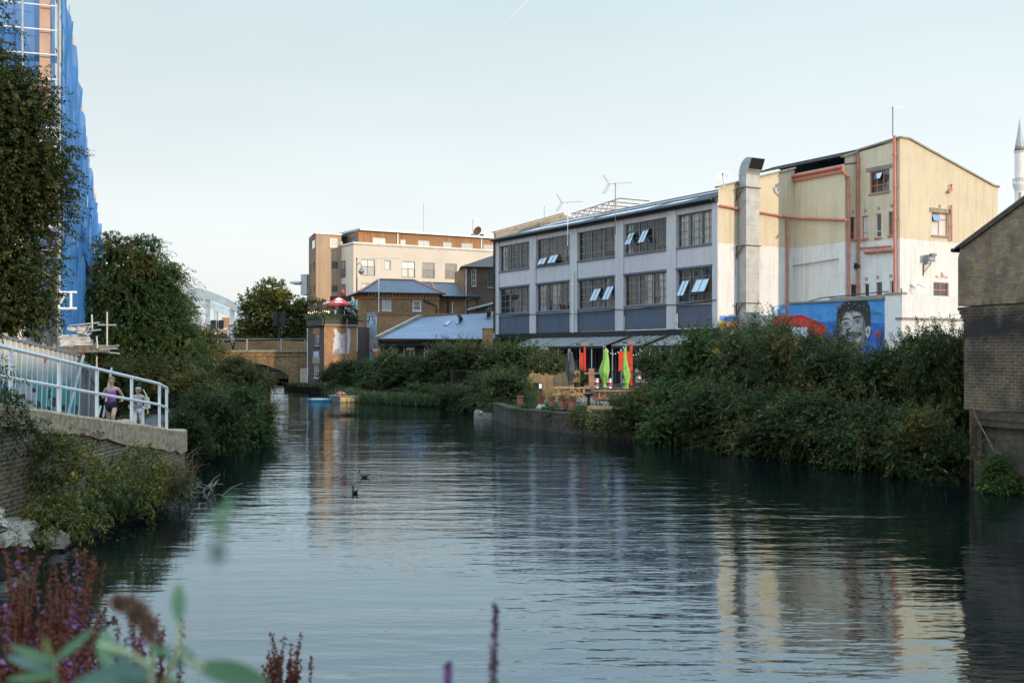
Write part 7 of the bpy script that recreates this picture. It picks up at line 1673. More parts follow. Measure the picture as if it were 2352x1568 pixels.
def bush(x, Y, z, R_, Hh, label, k=None, group='buddleia bushes along the canal', cat='bush', rz=None):
    i = NB_[0]; NB_[0] += 1; k = {2: 4, 6: 5, 9: 4, 12: 5, 15: 3, 18: 4, 23: 4, 27: 5, 33: 4, 36: 5, 40: 4, 44: 5, 47: 4, 50: 5}.get(i, k)
    t = BUSH[k] if not USED[k] else dup(BUSH[k]); USED[k] = True
    t.location = (x, Y, z); t.rotation_euler = (0, 0, i*2.4 if rz is None else rz); t.scale = (R_*.86, R_*.86, Hh*.43); tag(t, label, cat, group)
    return t
right = [
 (4.3, 39.2, .2, 1.0, 1.25, 'low yellow flecked bush hanging over the right end of the quay wall', 3), (5.3, 38.2, .05, 1.35, 1.9, 'bush at the left tip of the big right thicket, touching the water', 0), (6.3, 36.2, 0, 1.55, 2.1, 'bush leaning over the water right of the thicket tip', 1), (7.3, 34.3, -.05, 1.6, 2.1, 'dark bush trailing into the water below the orange graffiti', 2),
 (8.3, 32.3, -.1, 1.6, 2.1, 'dark bush trailing into the water below the red painted dome', 0), (9.2, 30.3, -.1, 1.6, 2.1, 'dark bush trailing into the water below the painted portrait', 1), (10.1, 28.3, -.15, 1.5, 2.1, 'dark bush trailing into the water below the white stub wall', 2), (10.75, 26.4, -.15, 1.2, 2.0, 'bush in the corner where the thicket meets the brick gable', 0),
 (5.9, 41.2, .5, 1.35, 3.0, 'upright bush beside the picnic tables in front of the canopy end', 3), (6.9, 39.3, .4, 1.7, 3.5, 'tall bush in front of the right end of the factory front', 2), (8.2, 37.3, .4, 1.75, 3.75, 'tall bush crossing the corner of the factory and the exhaust duct foot', 3), (9.3, 35.0, .4, 1.75, 3.5, 'tall bush in front of the red painted dome', 1),
 (10.3, 32.8, .4, 1.7, 3.05, 'bush just below the chin of the painted portrait', 3), (11.2, 30.6, .4, 1.6, 3.0, 'bush below the signature end of the mural', 2), (11.9, 28.4, .4, 1.4, 3.35, 'open twiggy bush against the white wall left of the brick gable', 1),
 (9.6, 39.6, .5, 1.8, 4.15, 'tallest bush of the thicket, in front of the orange graffiti', 0), (11.4, 37.2, .5, 1.8, 3.6, 'bush behind the thicket in front of the mural left half', 3), (13.3, 33.8, .5, 1.7, 3.1, 'bush behind the thicket under the white stub wall', 0), (10.85, 23.3, -.3, .6, 1.1, 'small weedy bush at the foot of the brick gable', 5), (12.6, 30.9, .5, 1.3, 3.3, 'bush behind the thicket with twigs before the low white wall', 2), (8.0, 41.5, .5, 1.6, 3.6, 'bush behind the thicket covering the last factory bay foot', 1)]
for i_, (x, Y, z, R_, Hh, lab, k) in enumerate(right): bush(x-(.55 if 1 <= i_ <= 7 else 0), Y-(.35 if 1 <= i_ <= 7 else 0), z-(.35 if 1 <= i_ <= 7 else 0), R_*1.08, Hh*(1.35 if i_ < 8 else 1.17), lab, k)
left = [(-9.0, 29.0, -.05, .9, 1.8, 'bush pressed against the rounded end of the canal wall', 0), (-9.0, 31.2, -.3, 1.25, 2.5, 'overhanging bush behind the railing end', 1), (-9.0, 34.2, -.3, 1.35, 2.65, 'widest overhanging bush on the left bank with drooping flower heads', 3), (-9.4, 37.6, -.3, 1.3, 2.1, 'bush reaching farthest over the water from the left bank', 2), (-10.9, 40.2, -.1, 1.3, 2.05, 'bush behind the overhang in front of the bridge arch left side', 0), (-12.2, 43.8, -.1, 1.3, 1.9, 'bush with yellowing twigs in front of the bridge arch', 3),
 (-13.8, 47, .1, 1.4, 2.1, 'bush between the towpath bend and the overhanging bushes', 1), (-15.9, 53, .1, 1.7, 2.4, 'bush by the towpath bend under the feathery tree', 2), (-18.8, 61, .1, 2.1, 3.6, 'bush under the right side of the feathery tree', 0), (-21.6, 69, .1, 2.1, 3.6, 'bush at the left foot of the brick bridge', 1)]
for x, Y, z, R_, Hh, lab, k in left: bush(x, Y, z, R_, Hh, lab, k)
pub = [(780, 79.5, 818, 'bush in front of the faded portrait wall', 0, 2.0), (818, 76, 812, 'bush before the brown house side wall', 1, 2.1), (868, 73.5, 808, 'bush at the foot of the whitewashed end wall', 2, 2.2), (905, 71, 779, 'tall bush before the left corner of the blue roof', 3, 2.2), (955, 70, 800, 'bush before the left half of the shed front', 0, 2.2), (1005, 67.5, 786, 'bush before the middle of the shed front', 1, 2.1), (1048, 66.5, 752, 'tallest bush before the shed, reaching the blue roof', 3, 2.3),
       (1095, 65, 766, 'bush before the stubby brick stack', 2, 2.3), (1140, 63.5, 768, 'bush before the left corner pipe of the factory', 3, 2.2), (1190, 62, 764, 'bush before the first factory bay', 1, 2.2), (1232, 61, 776, 'bush before the second factory bay canopy', 3, 1.9), (1278, 60.5, 792, 'bush with pale leaves behind the bamboo screen', 3, 1.7), (1330, 61.0, 835, 'small bush behind the right end of the bamboo screen', 2, 1.0)]
for x, Y, yt, lab, k, R_ in pub:
    p = P(x, yt, Y); z0 = .25 if Y > 64 else .5; bush(p.x, Y, z0, R_, (p.z-z0)/1.0, lab, k, 'bushes on the bank below the pub')
for x, Y, yt, lab, k, R_ in ((1128, 54, 838, 'bush sinking to the water left of the terracotta pots', 0, 1.7), (1168, 49.5, 822, 'large overhanging bush beside the left terracotta pot', 3, 1.75), (1140, 50.5, 880, 'low bush trailing in the water over the moored raft', 1, 1.4), (1205, 52, 858, 'bush covering the left end of the bamboo screen', 2, 1.2), (1060, 58, 872, 'low bush at the waterline below the first factory bay', 2, 1.8), (1005, 63, 875, 'low bush over the reeds', 1, 1.7), (930, 67, 882, 'low bush at the waterline left of the reeds', 0, 1.7), (862, 70.5, 868, 'low bush at the waterline right of the pontoon', 2, 1.7), (838, 74, 862, 'low dark bush behind the pontoon deck', 4, 1.5), (965, 64.8, 872, 'low leafy bush at the waterline before the shed', 4, 1.5), (1085, 56, 880, 'low bush at the waterline left of the moored raft', 5, 1.5), (790, 76, 862, 'low bush at the waterline behind the pontoon', 1, 1.6)):
    p = P(x, yt, Y); bush(p.x, Y, -.1, R_, p.z+.1, lab, k, 'bushes on the bank below the pub')
hedge = [(-17.6, 41, .1, 1.5, 2.6, 'dark bush behind the running woman'), (-17.9, 45.5, .1, 2.0, 3.0, 'bush under the scaffold platform'), (-18.2, 50.5, .1, 2.2, 3.2, 'bright bush left of the walkers on the towpath'), (-18.6, 56, .1, 2.5, 3.4, 'bush behind the walkers on the towpath'), (-16.8, 64, .1, 2.3, 3.3, 'dark bush closing the end of the towpath'), (-14.6, 58.5, .1, 1.6, 2.6, 'bush right of the towpath end')]
for i, (x, Y, z, R_, Hh, lab) in enumerate(hedge): bush(x, Y, z, R_, Hh, lab, i % 4, 'bushes along the towpath')
# ---------------------------------------------------------------- trees
def tree(name, base, blobs, label, n, m, L, ll, lw, mt, trunk_r, cat='tree', seed=1, group=None, extra=None, ninner=1500, sinner=.4, **kw):
    t = thing(name, base, label, cat, group); rng = np.random.default_rng(seed)
    bl = [(base[0]+b[0], base[1]+b[1], base[2]+b[2], *b[3:]) for b in blobs]
    q, p, tips, td = sprays(rng, bl, n, m, L, ll, lw, **kw)
    quads('crown', np.concatenate([q, inner(rng, bl, ninner, sinner)]), mt, t, base)
    if extra:
        lab2, mt2, bl2, n2 = extra; bl2 = [(base[0]+b[0], base[1]+b[1], base[2]+b[2], *b[3:]) for b in bl2]
        quads('autumn_foliage', sprays(rng, bl2, n2, m, L, ll, lw, **kw)[0], mt2, t, base)['label'] = lab2
    mb = MB(); top = V(bl[0][:3])
    mb.path([V(base)-V((0, 0, .2)), V(base).lerp(top, .35)+V((.1, .05, 0)), V(base).lerp(top, .7), top], [trunk_r, trunk_r*.8, trunk_r*.6, trunk_r*.35], 8)
    limbs(mb, rng, V(base).lerp(top, .45), [b[:3] for b in bl[1:]], trunk_r*.45)
    mb.build('trunk', 'bark', t, uv=False); return t
tree('broadleaf_tree', (-15.9, 31, .5), [(.2, 0, 7.6, 2.2, 2.1, 2.0), (-.7, 0, 12.6, 1.4, 1.5, 2.2), (.2, 0, 10.0, 2.0, 1.9, 1.5), (1.0, -.2, 8.4, 1.9, 1.6, 1.2), (.9, 0, 6.9, 2.0, 1.6, 1.2), (.6, 0, 5.2, 1.9, 1.8, 1.3), (.7, -.3, 3.7, 1.8, 1.6, .95), (2.0, -.4, 7.6, 1.0, .8, .8), (1.5, -.3, 9.8, 1.05, .9, .8), (-.6, 0, 9, 2.2, 2, 3), (1.6, -.3, 4.0, .9, .8, .6), (-1.0, -.3, 4.2, 1.8, 1.4, 1.2)],
     'big dark olive broadleaf tree filling the left edge in front of the blue netting', 6800, 21, .60, .10, .052, 'leaf_dark_tree', .2, seed=5, ninner=9000, sinner=.34, droop=.3, up=.25, wild=.7)
tree('feathery_tree', (-20.6, 58, .2), [(-.3, 0, 5.2, 2.2, 2.2, 2.7), (-1.5, 0, 8.2, 1.1, 1.1, 1.1), (.2, 0, 8.1, .9, 1.0, 1.1), (1.1, 0, 6.8, 1.0, 1.0, .8), (1.9, -.3, 7.2, .6, .6, .3), (1.5, 0, 4.8, 1.1, 1.2, 1.6), (2.2, 0, 2.9, 1.2, 1.2, 1.4), (-2.0, 0, 5.5, 1.1, 1.2, 2.2), (.4, -.5, 2.5, 2.2, 1.6, 1.6), (-1.9, 0, 2.6, 1.2, 1.2, 1.5), (-.5, -.6, 6.4, 1.6, 1.2, 1.0)],
     'feathery dark green tree with rusty leaves near its top, right of the blue netting', 3400, 24, 1.05, .16, .05, 'leaf_feather', .25, seed=8, ninner=2600, sinner=.55, droop=.62, up=.5, wild=.45, extra=('rust coloured leaf sprays', 'leaf_rust', [(-.7, -.4, 7.8, 1.4, 1.2, 1.0), (.2, -.8, 6.9, 1.2, 1.0, .8)], 130))
tree('pale_green_tree', (-22.9, 73, .2), [(-.4, 0, 5.0, 1.2, 1.2, 2.0), (.3, 0, 5.9, .7, .8, .9), (-1.4, 0, 6.2, 1.2, 1.2, 1.4), (.2, 0, 3.2, 1.2, 1.1, 1.6)], 'lighter green airy tree behind the right shoulder of the feathery tree', 800, 20, 1.0, .15, .04, 'leaf_buddleia_pale', .15, seed=12, ninner=500, sinner=.4, droop=.6, up=.5)
tree('yellowing_shrub', (-21.0, 71, .2), [(0, 0, 2.4, 1.5, 1.4, 1.7), (.8, 0, 1.8, 1.3, 1.2, 1.3), (-.8, 0, 3.2, 1.2, 1.2, 1.4), (.2, 0, 3.6, .9, .9, 1.0)], 'yellow and brown autumn shrub hiding the left end of the brick bridge', 900, 20, .8, .12, .05, 'leaf_yellowing', .1, 'shrub', seed=14, ninner=700, sinner=.35, droop=.4)
tree('plane_tree', (-24.3, 104, .5), [(0, 0, 6.0, 2.4, 2.2, 2.5), (-1.3, 0, 7.3, 1.5, 1.4, 1.3), (.4, 0, 8.6, 1.6, 1.4, 1.1), (1.6, 0, 7.0, 1.6, 1.5, 1.6), (-2.0, 0, 4.6, 1.5, 1.4, 1.3), (1.8, 0, 4.4, 1.7, 1.5, 1.6), (-.2, -.4, 3.6, 2.2, 1.6, 1.2)], 'round tree half turned to yellow between the white arch and the timber tower', 1700, 15, .7, .21, .13, 'leaf_mixed', .25, seed=20, ninner=900, sinner=.6, droop=.25, wild=.8)
tree('plane_tree', (-21.2, 106, .5), [(0, 0, 5.6, 1.6, 1.5, 2.0), (.6, 0, 7.0, 1.2, 1.2, 1.0), (.9, 0, 5.2, 1.3, 1.2, 1.6), (-.6, 0, 4.0, 1.4, 1.3, 1.2)], 'thinner yellow tree directly beside the timber clad tower', 800, 15, .7, .21, .12, 'leaf_yellowing', .18, seed=21, ninner=300, sinner=.5, droop=.25, wild=.8)
tree('dark_tree', (-28.5, 99, .5), [(0, 0, 2.9, 2.6, 1.6, 1.4), (3.2, 0, 2.7, 2.2, 1.4, 1.2), (6.0, 0, 2.8, 2.0, 1.3, 1.3)], 'dark hedge like growth just behind the bridge railing', 900, 15, .6, .18, .1, 'leaf_dark_tree', .12, 'hedge', seed=23, ninner=900, sinner=.5)
# ---------------------------------------------------------------- grasses and reeds
def blades(rng, bases, L, w_, lean=.5, droop=.5, seg=4):
    n = len(bases); a = rng.uniform(0, 2*math.pi, n); d = np.stack([np.cos(a)*lean*rng.uniform(.2, 1.3, n), np.sin(a)*lean*rng.uniform(.2, 1.3, n), np.ones(n)], 1); d = unit(d); Ls = L*rng.uniform(.5, 1.2, n)
    h = np.stack([d[:, 0], d[:, 1], 0*a], 1); s = unit(np.cross(d, [0, 0, 1.])); out = []
    def at(t): return bases+d*(Ls*t)[:, None]+h*(droop*Ls*t*t)[:, None]-np.array([0, 0, 1.])*(droop*.8*Ls*t**2.2)[:, None]
    for i in range(seg):
        t0, t1 = i/seg, (i+1)/seg; p0, p1 = at(t0), at(t1); w0, w1 = w_*(1-t0**2), w_*(1-t1**2)+.0005; out.append(np.stack([p0-s*w0/2, p0+s*w0/2, p1+s*w1/2, p1-s*w1/2], 1))
    return np.concatenate(out)
def stuff(name, q, m_, label=None):
    o = quads(name, q, m_); o['kind'] = 'stuff'; return o
rng = np.random.default_rng(40)
def along(pts, n, spread):
    P_ = np.array(pts, float); k = rng.integers(0, len(P_)-1, n); t = rng.random(n)[:, None]; return P_[k]*(1-t)+P_[k+1]*t+rng.normal(0, spread, (n, 3))*[1, 1, 0]
stuff('reeds', blades(rng, along([(-11.5, 70, .02), (-9.6, 66.3, .02), (-6.5, 62.6, .02), (-4.2, 60.2, .05)], 2600, .55), 1.25, .035, .55, .55), 'leaf_grass')
stuff('terrace_grass', blades(rng, np.concatenate([along([(.6, 44.8, .58), (2.4, 42.6, .58), (3.6, 41, .58)], 2600, .7), along([(.5, 48, .6), (4.5, 44, .6)], 1500, .9)]), .55, .012, .45, .35, 3), 'leaf_grass')
stuff('bank_grass', blades(rng, np.concatenate([along([(-7.7, 21.6, .1), (-7.2, 20, .15), (-7.2, 18, .25)], 900, .3), along([(-9, 27.8, .3), (-11, 40, .1)], 900, .5)]), .7, .014, .5, .45, 3), 'leaf_grass')
stuff('quay_weeds', np.concatenate([blades(rng, along([(-18.6, 87.3, .4), (-14.5, 79.5, .4), (-10.2, 68.3, .5)], 900, .35), .6, .03, .6, .4, 3), blades(rng, along([(10.9, 25.6, .1), (11.9, 23.2, .1), (12.6, 21.5, .1)], 260, .18), .55, .02, .8, .6, 3)]), 'leaf_grass')
stuff('verge_grass', blades(rng, np.concatenate([along([(-11.6, 30, .55), (-14.6, 36, .15), (-16.4, 44, .15), (-18, 52, .15)], 2600, .45), along([(-15.2, 48, .12), (-15.8, 53, .12)], 900, .5)]), .42, .014, .5, .35, 3), 'leaf_grass')
# ---------------------------------------------------------------- plants growing on and below the canal wall
def herb(name, base, blobs, label, mt, n, m, L, ll, lw, seed, stem='dead_stem', **kw):
    t = thing(name, base, label, 'plant', 'plants on the canal wall'); rg = np.random.default_rng(seed); bl = [(base[0]+b[0], base[1]+b[1], base[2]+b[2], *b[3:]) for b in blobs]
    quads('foliage', sprays(rg, bl, n, m, L, ll, lw, **kw)[0], mt, t, base); mb = MB(); limbs(mb, rg, base, [b[:3] for b in bl]*2, .012, .2); mb.build('stem', stem, t, uv=False); return t
leafmat('leaf_lime_yellow', [(0, (.05, .075, .03)), (.45, (.10, .13, .045)), (.72, (.18, .18, .055)), (.88, (.36, .27, .05)), (1, (.62, .40, .03))], clump=.35)
herb('leafy_weed', (-7.55, 17.7, .3), [(0, 0, .75, .55, .5, .5), (.15, .2, .45, .6, .5, .35), (-.1, -.2, 1.05, .35, .35, .3)], 'yellow green shrub with yellow autumn leaves against the brick canal wall', 'leaf_lime_yellow', 330, 18, .36, .09, .024, 50, up=.6, droop=.5)
herb('leafy_weed', (-7.2, 16.6, .15), [(0, 0, .35, .6, .45, .32), (.1, -.3, .2, .45, .4, .25)], 'low green shrub hanging to the water right of the pale rocks', 'leaf_lime_yellow', 220, 18, .34, .09, .022, 51, up=.4, droop=.6)
herb('leafy_weed', (-7.1, 19.3, .2), [(0, 0, .45, .6, .6, .4), (.1, .3, .75, .4, .4, .3), (.15, -.4, .3, .5, .45, .3)], 'green shrub with seed heads in the middle of the bank below the wall', 'leaf_lime_yellow', 330, 18, .36, .085, .022, 52, up=.5, droop=.55)
herb('leafy_weed', (-6.95, 20.6, .1), [(0, 0, .3, .5, .5, .3), (.1, .3, .4, .4, .4, .3)], 'low dark green shrub near the dry orange stems at the water', 'leaf_buddleia_pale', 240, 18, .32, .08, .02, 53, up=.4, droop=.6)
herb('leafy_weed', (-8.15, 16.3, 2.2), [(.2, .1, -.15, .45, .55, .4), (.3, .6, -.5, .35, .5, .35), (.1, -.5, .1, .4, .4, .3)], 'dark leafy plant spilling over the coping at the left edge', 'leaf_buddleia', 170, 16, .36, .1, .024, 54, up=.1, droop=.8)
herb('leafy_weed', (-8.2, 15.0, 2.4), [(.35, .2, .5, .35, .4, .45), (.2, .0, .2, .3, .3, .3)], 'leafy plant with purple flowers in front of the railing at the left edge', 'leaf_buddleia_pale', 90, 14, .36, .1, .024, 55, up=.5, droop=.5)
herb('ivy_patch', (-8.0, 19.0, 1.5), [(.05, 0, 0, .12, .5, .25), (.05, .9, -.1, .1, .4, .2)], 'withered brown weeds clinging under the coping of the canal wall', 'leaf_rust', 46, 10, .22, .05, .02, 56, up=.1, droop=.8)
t = thing('dry_stems', (-7.0, 21.3, .05), 'fan of dry orange brown stems below the far end of the canal wall', 'plant', 'plants on the canal wall'); rg = np.random.default_rng(60)
quads('blades', blades(rg, np.array([(-6.85, 20.6, .25)])+rg.normal(0, .22, (700, 3))*[.8, 1.6, .2], 1.0, .010, .7, .25, 3), 'leaf_straw', t, (-7.0, 21.3, .05)); mb = MB(); limbs(mb, rg, (-6.95, 20.2, .25), [(-6.7+rg.normal(0, .3), 20.9+rg.normal(0, .5), .8+rg.random()*.5) for _ in range(40)], .009, .1); mb.build('stem', 'dead_stem', t, uv=False)
t = thing('twig_raft', (-6.75, 22.2, .02), 'tangle of washed up grey twigs at the water line below the wall end', 'twigs'); mb = MB(); rr = random.Random(12)
for i in range(150):
    a = V((-7.0+rr.gauss(0, .28), 21.9+rr.gauss(0, .8), .03+rr.uniform(0, .22))); d = V((rr.gauss(0, .5), rr.gauss(0, 1), rr.uniform(-.05, .35))).normalized()*rr.uniform(.2, .55); mb.path([a, a+d*.5+V((0, 0, .05)), a+d], [.009, .007, .004], 4)
mb.build('twig', 'dry_twig', t, uv=False)
t = thing('brown_shrub', (-8.4, 14.4, .6), 'dry brown shrub over the pale rocks at the left edge', 'plant', 'plants on the canal wall'); quads('foliage', sprays(rg, [(-7.9, 14.6, 1.0, .5, .8, .5), (-7.6, 15.4, .8, .35, .5, .35)], 150, 16, .4, .05, .02)[0], 'leaf_rust', t, (-8.4, 14.4, .6)); mb = MB(); limbs(mb, rg, (-7.9, 14.6, .4), [(-7.7+rg.normal(0, .4), 15+rg.normal(0, .6), 1.1+rg.random()*.5) for _ in range(22)], .01); mb.build('stem', 'dead_stem', t, uv=False)
for k_, (x, y, lab) in enumerate(((1215, 955, 'weeds hanging over the quay wall under the left chimney pots'), (1285, 968, 'green weeds hanging over the quay wall under the wide chimney pot'), (1345, 975, 'yellowish weeds hanging over the quay wall corner under the timber kerb'), (1392, 975, 'thick weeds hanging at the right end of the quay wall'))):
    Y_ = [43.2, 41.2, 39.4, 38.2][k_]; p = P(x, y, Y_); t = thing('wall_weeds', p, lab, 'plant', 'weeds on the terrace wall'); rg = np.random.default_rng(300+k_); w_ = [.35, .45, .5, .6][k_]
    quads('foliage', sprays(rg, [(p.x, p.y-.05, .62, w_, w_*.5, .22), (p.x+.2, p.y-.12, .35, w_*.7, .2, .3), (p.x-.3, p.y+.1, .78, .3, .3, .12)], 90+40*k_, 14, .3, .09, .035, droop=.9, up=.1)[0], ['leaf_buddleia', 'leaf_elder', 'leaf_yellowing', 'leaf_lime_yellow'][k_], t, p)
# leaves and scum drifting on the water
rg = np.random.default_rng(77); c = along([(-6.9, 17, .012), (-6.5, 20, .012), (-7.3, 26, .012)], 120, .35); c = np.concatenate([c, along([(10.5, 24.5, .012), (8.5, 29.3, .012), (3.2, 36.8, .012), (-2, 51, .012)], 240, .55), along([(-3, 14, .012), (3, 30, .012), (-8, 45, .012)], 60, 2.2)]); c[:, 2] = .012
d = rg.normal(0, 1, c.shape); d[:, 2] = 0; d = unit(d); sd_ = np.cross(d, [0, 0, 1.]); l_ = rg.uniform(.03, .09, len(c))[:, None]
stuff('floating_leaves', np.stack([c, c+d*l_*.5+sd_*l_*.25, c+d*l_, c+d*l_*.5-sd_*l_*.25], 1), 'leaf_yellowing')
# vine and yellow weeds at the foot of the brick gable
t = thing('climbing_vine', (11.0, 24.8, .1), 'brown vine stem looping down the foot of the brick gable with yellowing leaves', 'plant'); mb = MB(); vp = [P(2232, 930, 24.3), P(2245, 965, 24.1), P(2262, 995, 23.8), P(2280, 1030, 23.5), P(2290, 1055, 23.4)]; mb.path(vp, [.02, .018, .016, .012, .008], 5); mb.path([P(2225, 935, 24.3), P(2270, 945, 23.7), P(2325, 940, 23.2)], .01, 4); mb.build('stem', 'dead_stem', t, uv=False)
quads('foliage', sprays(rg, [(11.0, 24.1, .75, .3, .3, .25), (11.3, 23.4, .2, .5, .4, .2)], 46, 12, .35, .08, .04, droop=.5)[0], 'leaf_yellowing', t, (11.0, 24.8, .1))
# pots, planters, table plant
for (x, Y, z, r), lab, mt, L_ in zip(POT_AT[1:], ('dry straw coloured plant in the flared chimney pot', 'green leafy plant over the middle chimney pot', 'tall dry grass in the wide chimney pot', 'thin grass in the tall plain chimney pot'), ('leaf_straw', 'leaf_bright', 'leaf_straw', 'leaf_grass'), (.4, .3, .5, .35)):
    t = thing('pot_plant', (x, Y, z), lab, 'plant', 'plants in the chimney pots'); quads('foliage', np.concatenate([blades(rg, np.array([(x, Y, z)])+rg.normal(0, .06, (90, 3))*[1, 1, .2], L_, .012, .5, .3, 3), sprays(rg, [(x, Y, z+L_*.5, .15, .15, L_*.4)], 16, 10, .2, .05, .03)[0]]), mt, t, (x, Y, z))
p = P(1325, 880, 52.4); t = thing('table_plant', (p.x, 52.4, 1.35), 'round dark potted shrub standing on the pale picnic table', 'plant'); MB().lathe((p.x, 52.4, 1.352), [(.14, 0), (.18, .25), (.15, .25), (.02, .22)], 12, False).build('pot', 'black', t); quads('foliage', sprays(rg, [(p.x, 52.4, 1.75, .28, .28, .25)], 70, 14, .22, .06, .03)[0], 'leaf_buddleia', t, (p.x, 52.4, 1.35))
for M_, L_, lab in ((MAL, LAL, 'row of bright green trailing plants along the roof terrace edge towards the bridge'), (MA, LA, 'row of bright green trailing plants along the roof terrace edge above the portrait')):
    b = M_ @ V((L_/2, -.15, 5.96)); t = thing('planter_greenery', b, lab, 'plant', 'planters on the roof terrace'); bl = [(*(M_ @ V((u, -.18, 6.03))), .16, .16, .1) for u in np.arange(.1, L_, .22)]; quads('foliage', sprays(rg, bl, 150, 9, .2, .09, .06, droop=.5)[0], 'leaf_bright', t, b)
    MB(M_).bx(.02, L_-.02, -.26, -.165, 5.82, 5.99).build('trough', 'black', t)
for x, Y, z1, lab in ((741, 85.2, 1.5, 'tall leafy potted plant at the corner of the roof terrace'), (757, 85.9, 1.1, 'leafy potted plant below the small red umbrella'), (808, 86.6, 1.0, 'dark potted plant at the right end of the roof terrace')):
    q = Q(x, Y, 5.8); t = thing('potted_plant', q, lab, 'plant', 'potted plants on the roof terrace'); MB().lathe(q, [(.13, 0), (.17, .3), (.14, .3), (.02, .28)], 10, False).build('pot', 'black', t); quads('foliage', sprays(rg, [(q.x, q.y, 5.8+z1*.65, .3, .3, z1*.42)], 80, 12, .35, .12, .05)[0], 'leaf_mixed' if x < 800 else 'leaf_buddleia', t, q)
# ---------------------------------------------------------------- foreground: loosestrife and out of focus buddleia shoots
def loosestrife(base, tops, label, seed, flowers=.25, grp='loosestrife in the foreground'):
    t = thing('loosestrife', base, label, 'plant', grp); rg = np.random.default_rng(seed); sd = []; fl = []; lv = []; mb = MB(); b = np.array(base)
    for tp in [t_ for q_ in tops for t_ in (q_, tuple(np.array(q_)+rg.normal(0, .055, 3)-[0, 0, .05]))]:
        tp = np.array(tp); r0 = b+np.append(rg.normal(0, .12, 2), 0); mid = (r0+tp)/2+np.append(rg.normal(0, .05, 2), 0); pts = [(1-s)**2*r0+2*s*(1-s)*mid+s*s*tp for s in np.linspace(0, 1, 9)]
        mb.path([V(p) for p in pts], [.006*(1-.75*i/8) for i in range(9)], 4)
        br = [(pts, .45)]
        for k in range(4):
            i = rg.integers(4, 7); e = pts[i]+np.array([rg.normal(0, .07), rg.normal(0, .07), rg.uniform(.12, .26)]); q = [pts[i]*(1-s)+e*s for s in np.linspace(0, 1, 5)]; mb.path([V(p) for p in q], [.0035, .003, .0025, .002, .0015], 4); br.append((q, .1))
        for q, s0 in br:
            q = np.array(q); n = 210 if s0 > .3 else 100; s = rg.uniform(s0, 1, n); idx = np.minimum((s*(len(q)-1)).astype(int), len(q)-2); f = s*(len(q)-1)-idx
            c = q[idx]*(1-f)[:, None]+q[idx+1]*f[:, None]; whorl = np.sin(s*len(q)*9)*.004; d = unit(rg.normal(0, 1, (n, 3))+[0, 0, .5]); c2 = c+d*.004
            isf = (rg.random(n) < flowers*.5) & (s > .5) if rg.random() < .28 else np.zeros(n, bool)
            sd.append(leaf_quads(rg, c2[~isf], d[~isf], .018, .012, 0)); fl.append(leaf_quads(rg, c2[isf], d[isf], .022, .014, 0))
        s = rg.uniform(.2, .75, 16); c = np.array([pts[int(x*8)] for x in s]); d = unit(np.stack([rg.normal(0, 1, 16), rg.normal(0, 1, 16), np.full(16, .35)], 1)); lv.append(leaf_quads(rg, c, d, .075, .016, .5))
    quads('seed_spike', np.concatenate(sd), 'seed_red', t, base)['kind'] = 'stuff'; quads('leaf', np.concatenate(lv), 'leaf_rust' if seed % 2 else 'leaf_buddleia_pale', t, base)
    f_ = np.concatenate(fl)
    if len(f_): quads('flower', f_, 'petal_purple', t, base)['kind'] = 'stuff'
    mb.build('stem', 'dead_stem', t, uv=False); return t
def tops(xy, Y): return [tuple(P(x, y, Y+d)) for x, y, d in xy]
loosestrife((-2.0, 4.3, .7), tops([(8, 1245, 0), (40, 1225, .2), (62, 1262, -.1), (20, 1300, .1), (90, 1275, .1), (75, 1315, -.2), (45, 1340, 0)], 4.3), 'reddish seeding loosestrife clump at the lower left edge', 71)
loosestrife((-1.75, 4.1, .7), tops([(150, 1285, 0), (128, 1300, .1), (175, 1265, .2), (195, 1262, .1), (215, 1275, .1), (205, 1330, -.1), (170, 1345, -.1), (112, 1330, .2)], 4.2), 'tall red brown loosestrife clump with purple flowers right of the rocks', 72, .5)
loosestrife((-1.75, 3.6, .7), tops([(60, 1380, 0), (120, 1395, .1), (165, 1410, .1), (230, 1400, 0), (25, 1400, 0), (90, 1430, -.1), (200, 1440, .1), (140, 1460, 0)], 3.6), 'denser loosestrife clump with many purple flowers in the lower left corner', 73, .7)
loosestrife((-1.35, 3.9, .7), tops([(300, 1400, 0), (335, 1420, .1), (360, 1415, .1), (375, 1440, 0), (320, 1460, -.1), (270, 1430, .1), (290, 1470, 0)], 3.9), 'loosestrife clump behind the blurred brown flower head', 74, .5)
loosestrife((-1.3, 3.2, .8), tops([(30, 1480, 0), (100, 1500, 0), (170, 1510, .1), (230, 1500, 0), (60, 1530, .1), (140, 1540, 0), (200, 1545, 0)], 3.2), 'loosestrife stems along the very bottom left edge', 75, .3)
loosestrife((-1.15, 5.1, .3), tops([(628, 1470, 0), (652, 1462, .1), (668, 1475, 0), (690, 1480, .1), (615, 1500, 0), (645, 1500, -.1), (685, 1515, 0), (605, 1530, 0), (665, 1530, .1)], 5.1), 'small separate dark red loosestrife at the bottom edge of the water', 76, 0)
def bigleaf(mb, base, tip, W, up, curl=.15):
    b, t = V(base), V(tip); d = t-b; s = d.cross(V(up)).normalized(); n = s.cross(d).normalized(); L = d.length; k = 8; vs = []
    for i in range(k+1):
        f = i/k; w_ = W*math.sin(math.pi*min(1, f*.92+.06))**.8*(1-.25*f); c = b+d*f+n*(-curl*L*f*f)
        vs += [c-s*w_/2+n*w_*.12, c, c+s*w_/2+n*w_*.12]
    mb.add(vs, [(i*3+j, i*3+j+1, i*3+j+4, i*3+j+3) for i in range(k) for j in (0, 1)])
leafmat('leaf_sage', [(0, (.11, .20, .11)), (.5, (.14, .25, .13)), (1, (.17, .28, .16))], trans=.4, clump=.15, cscale=6)
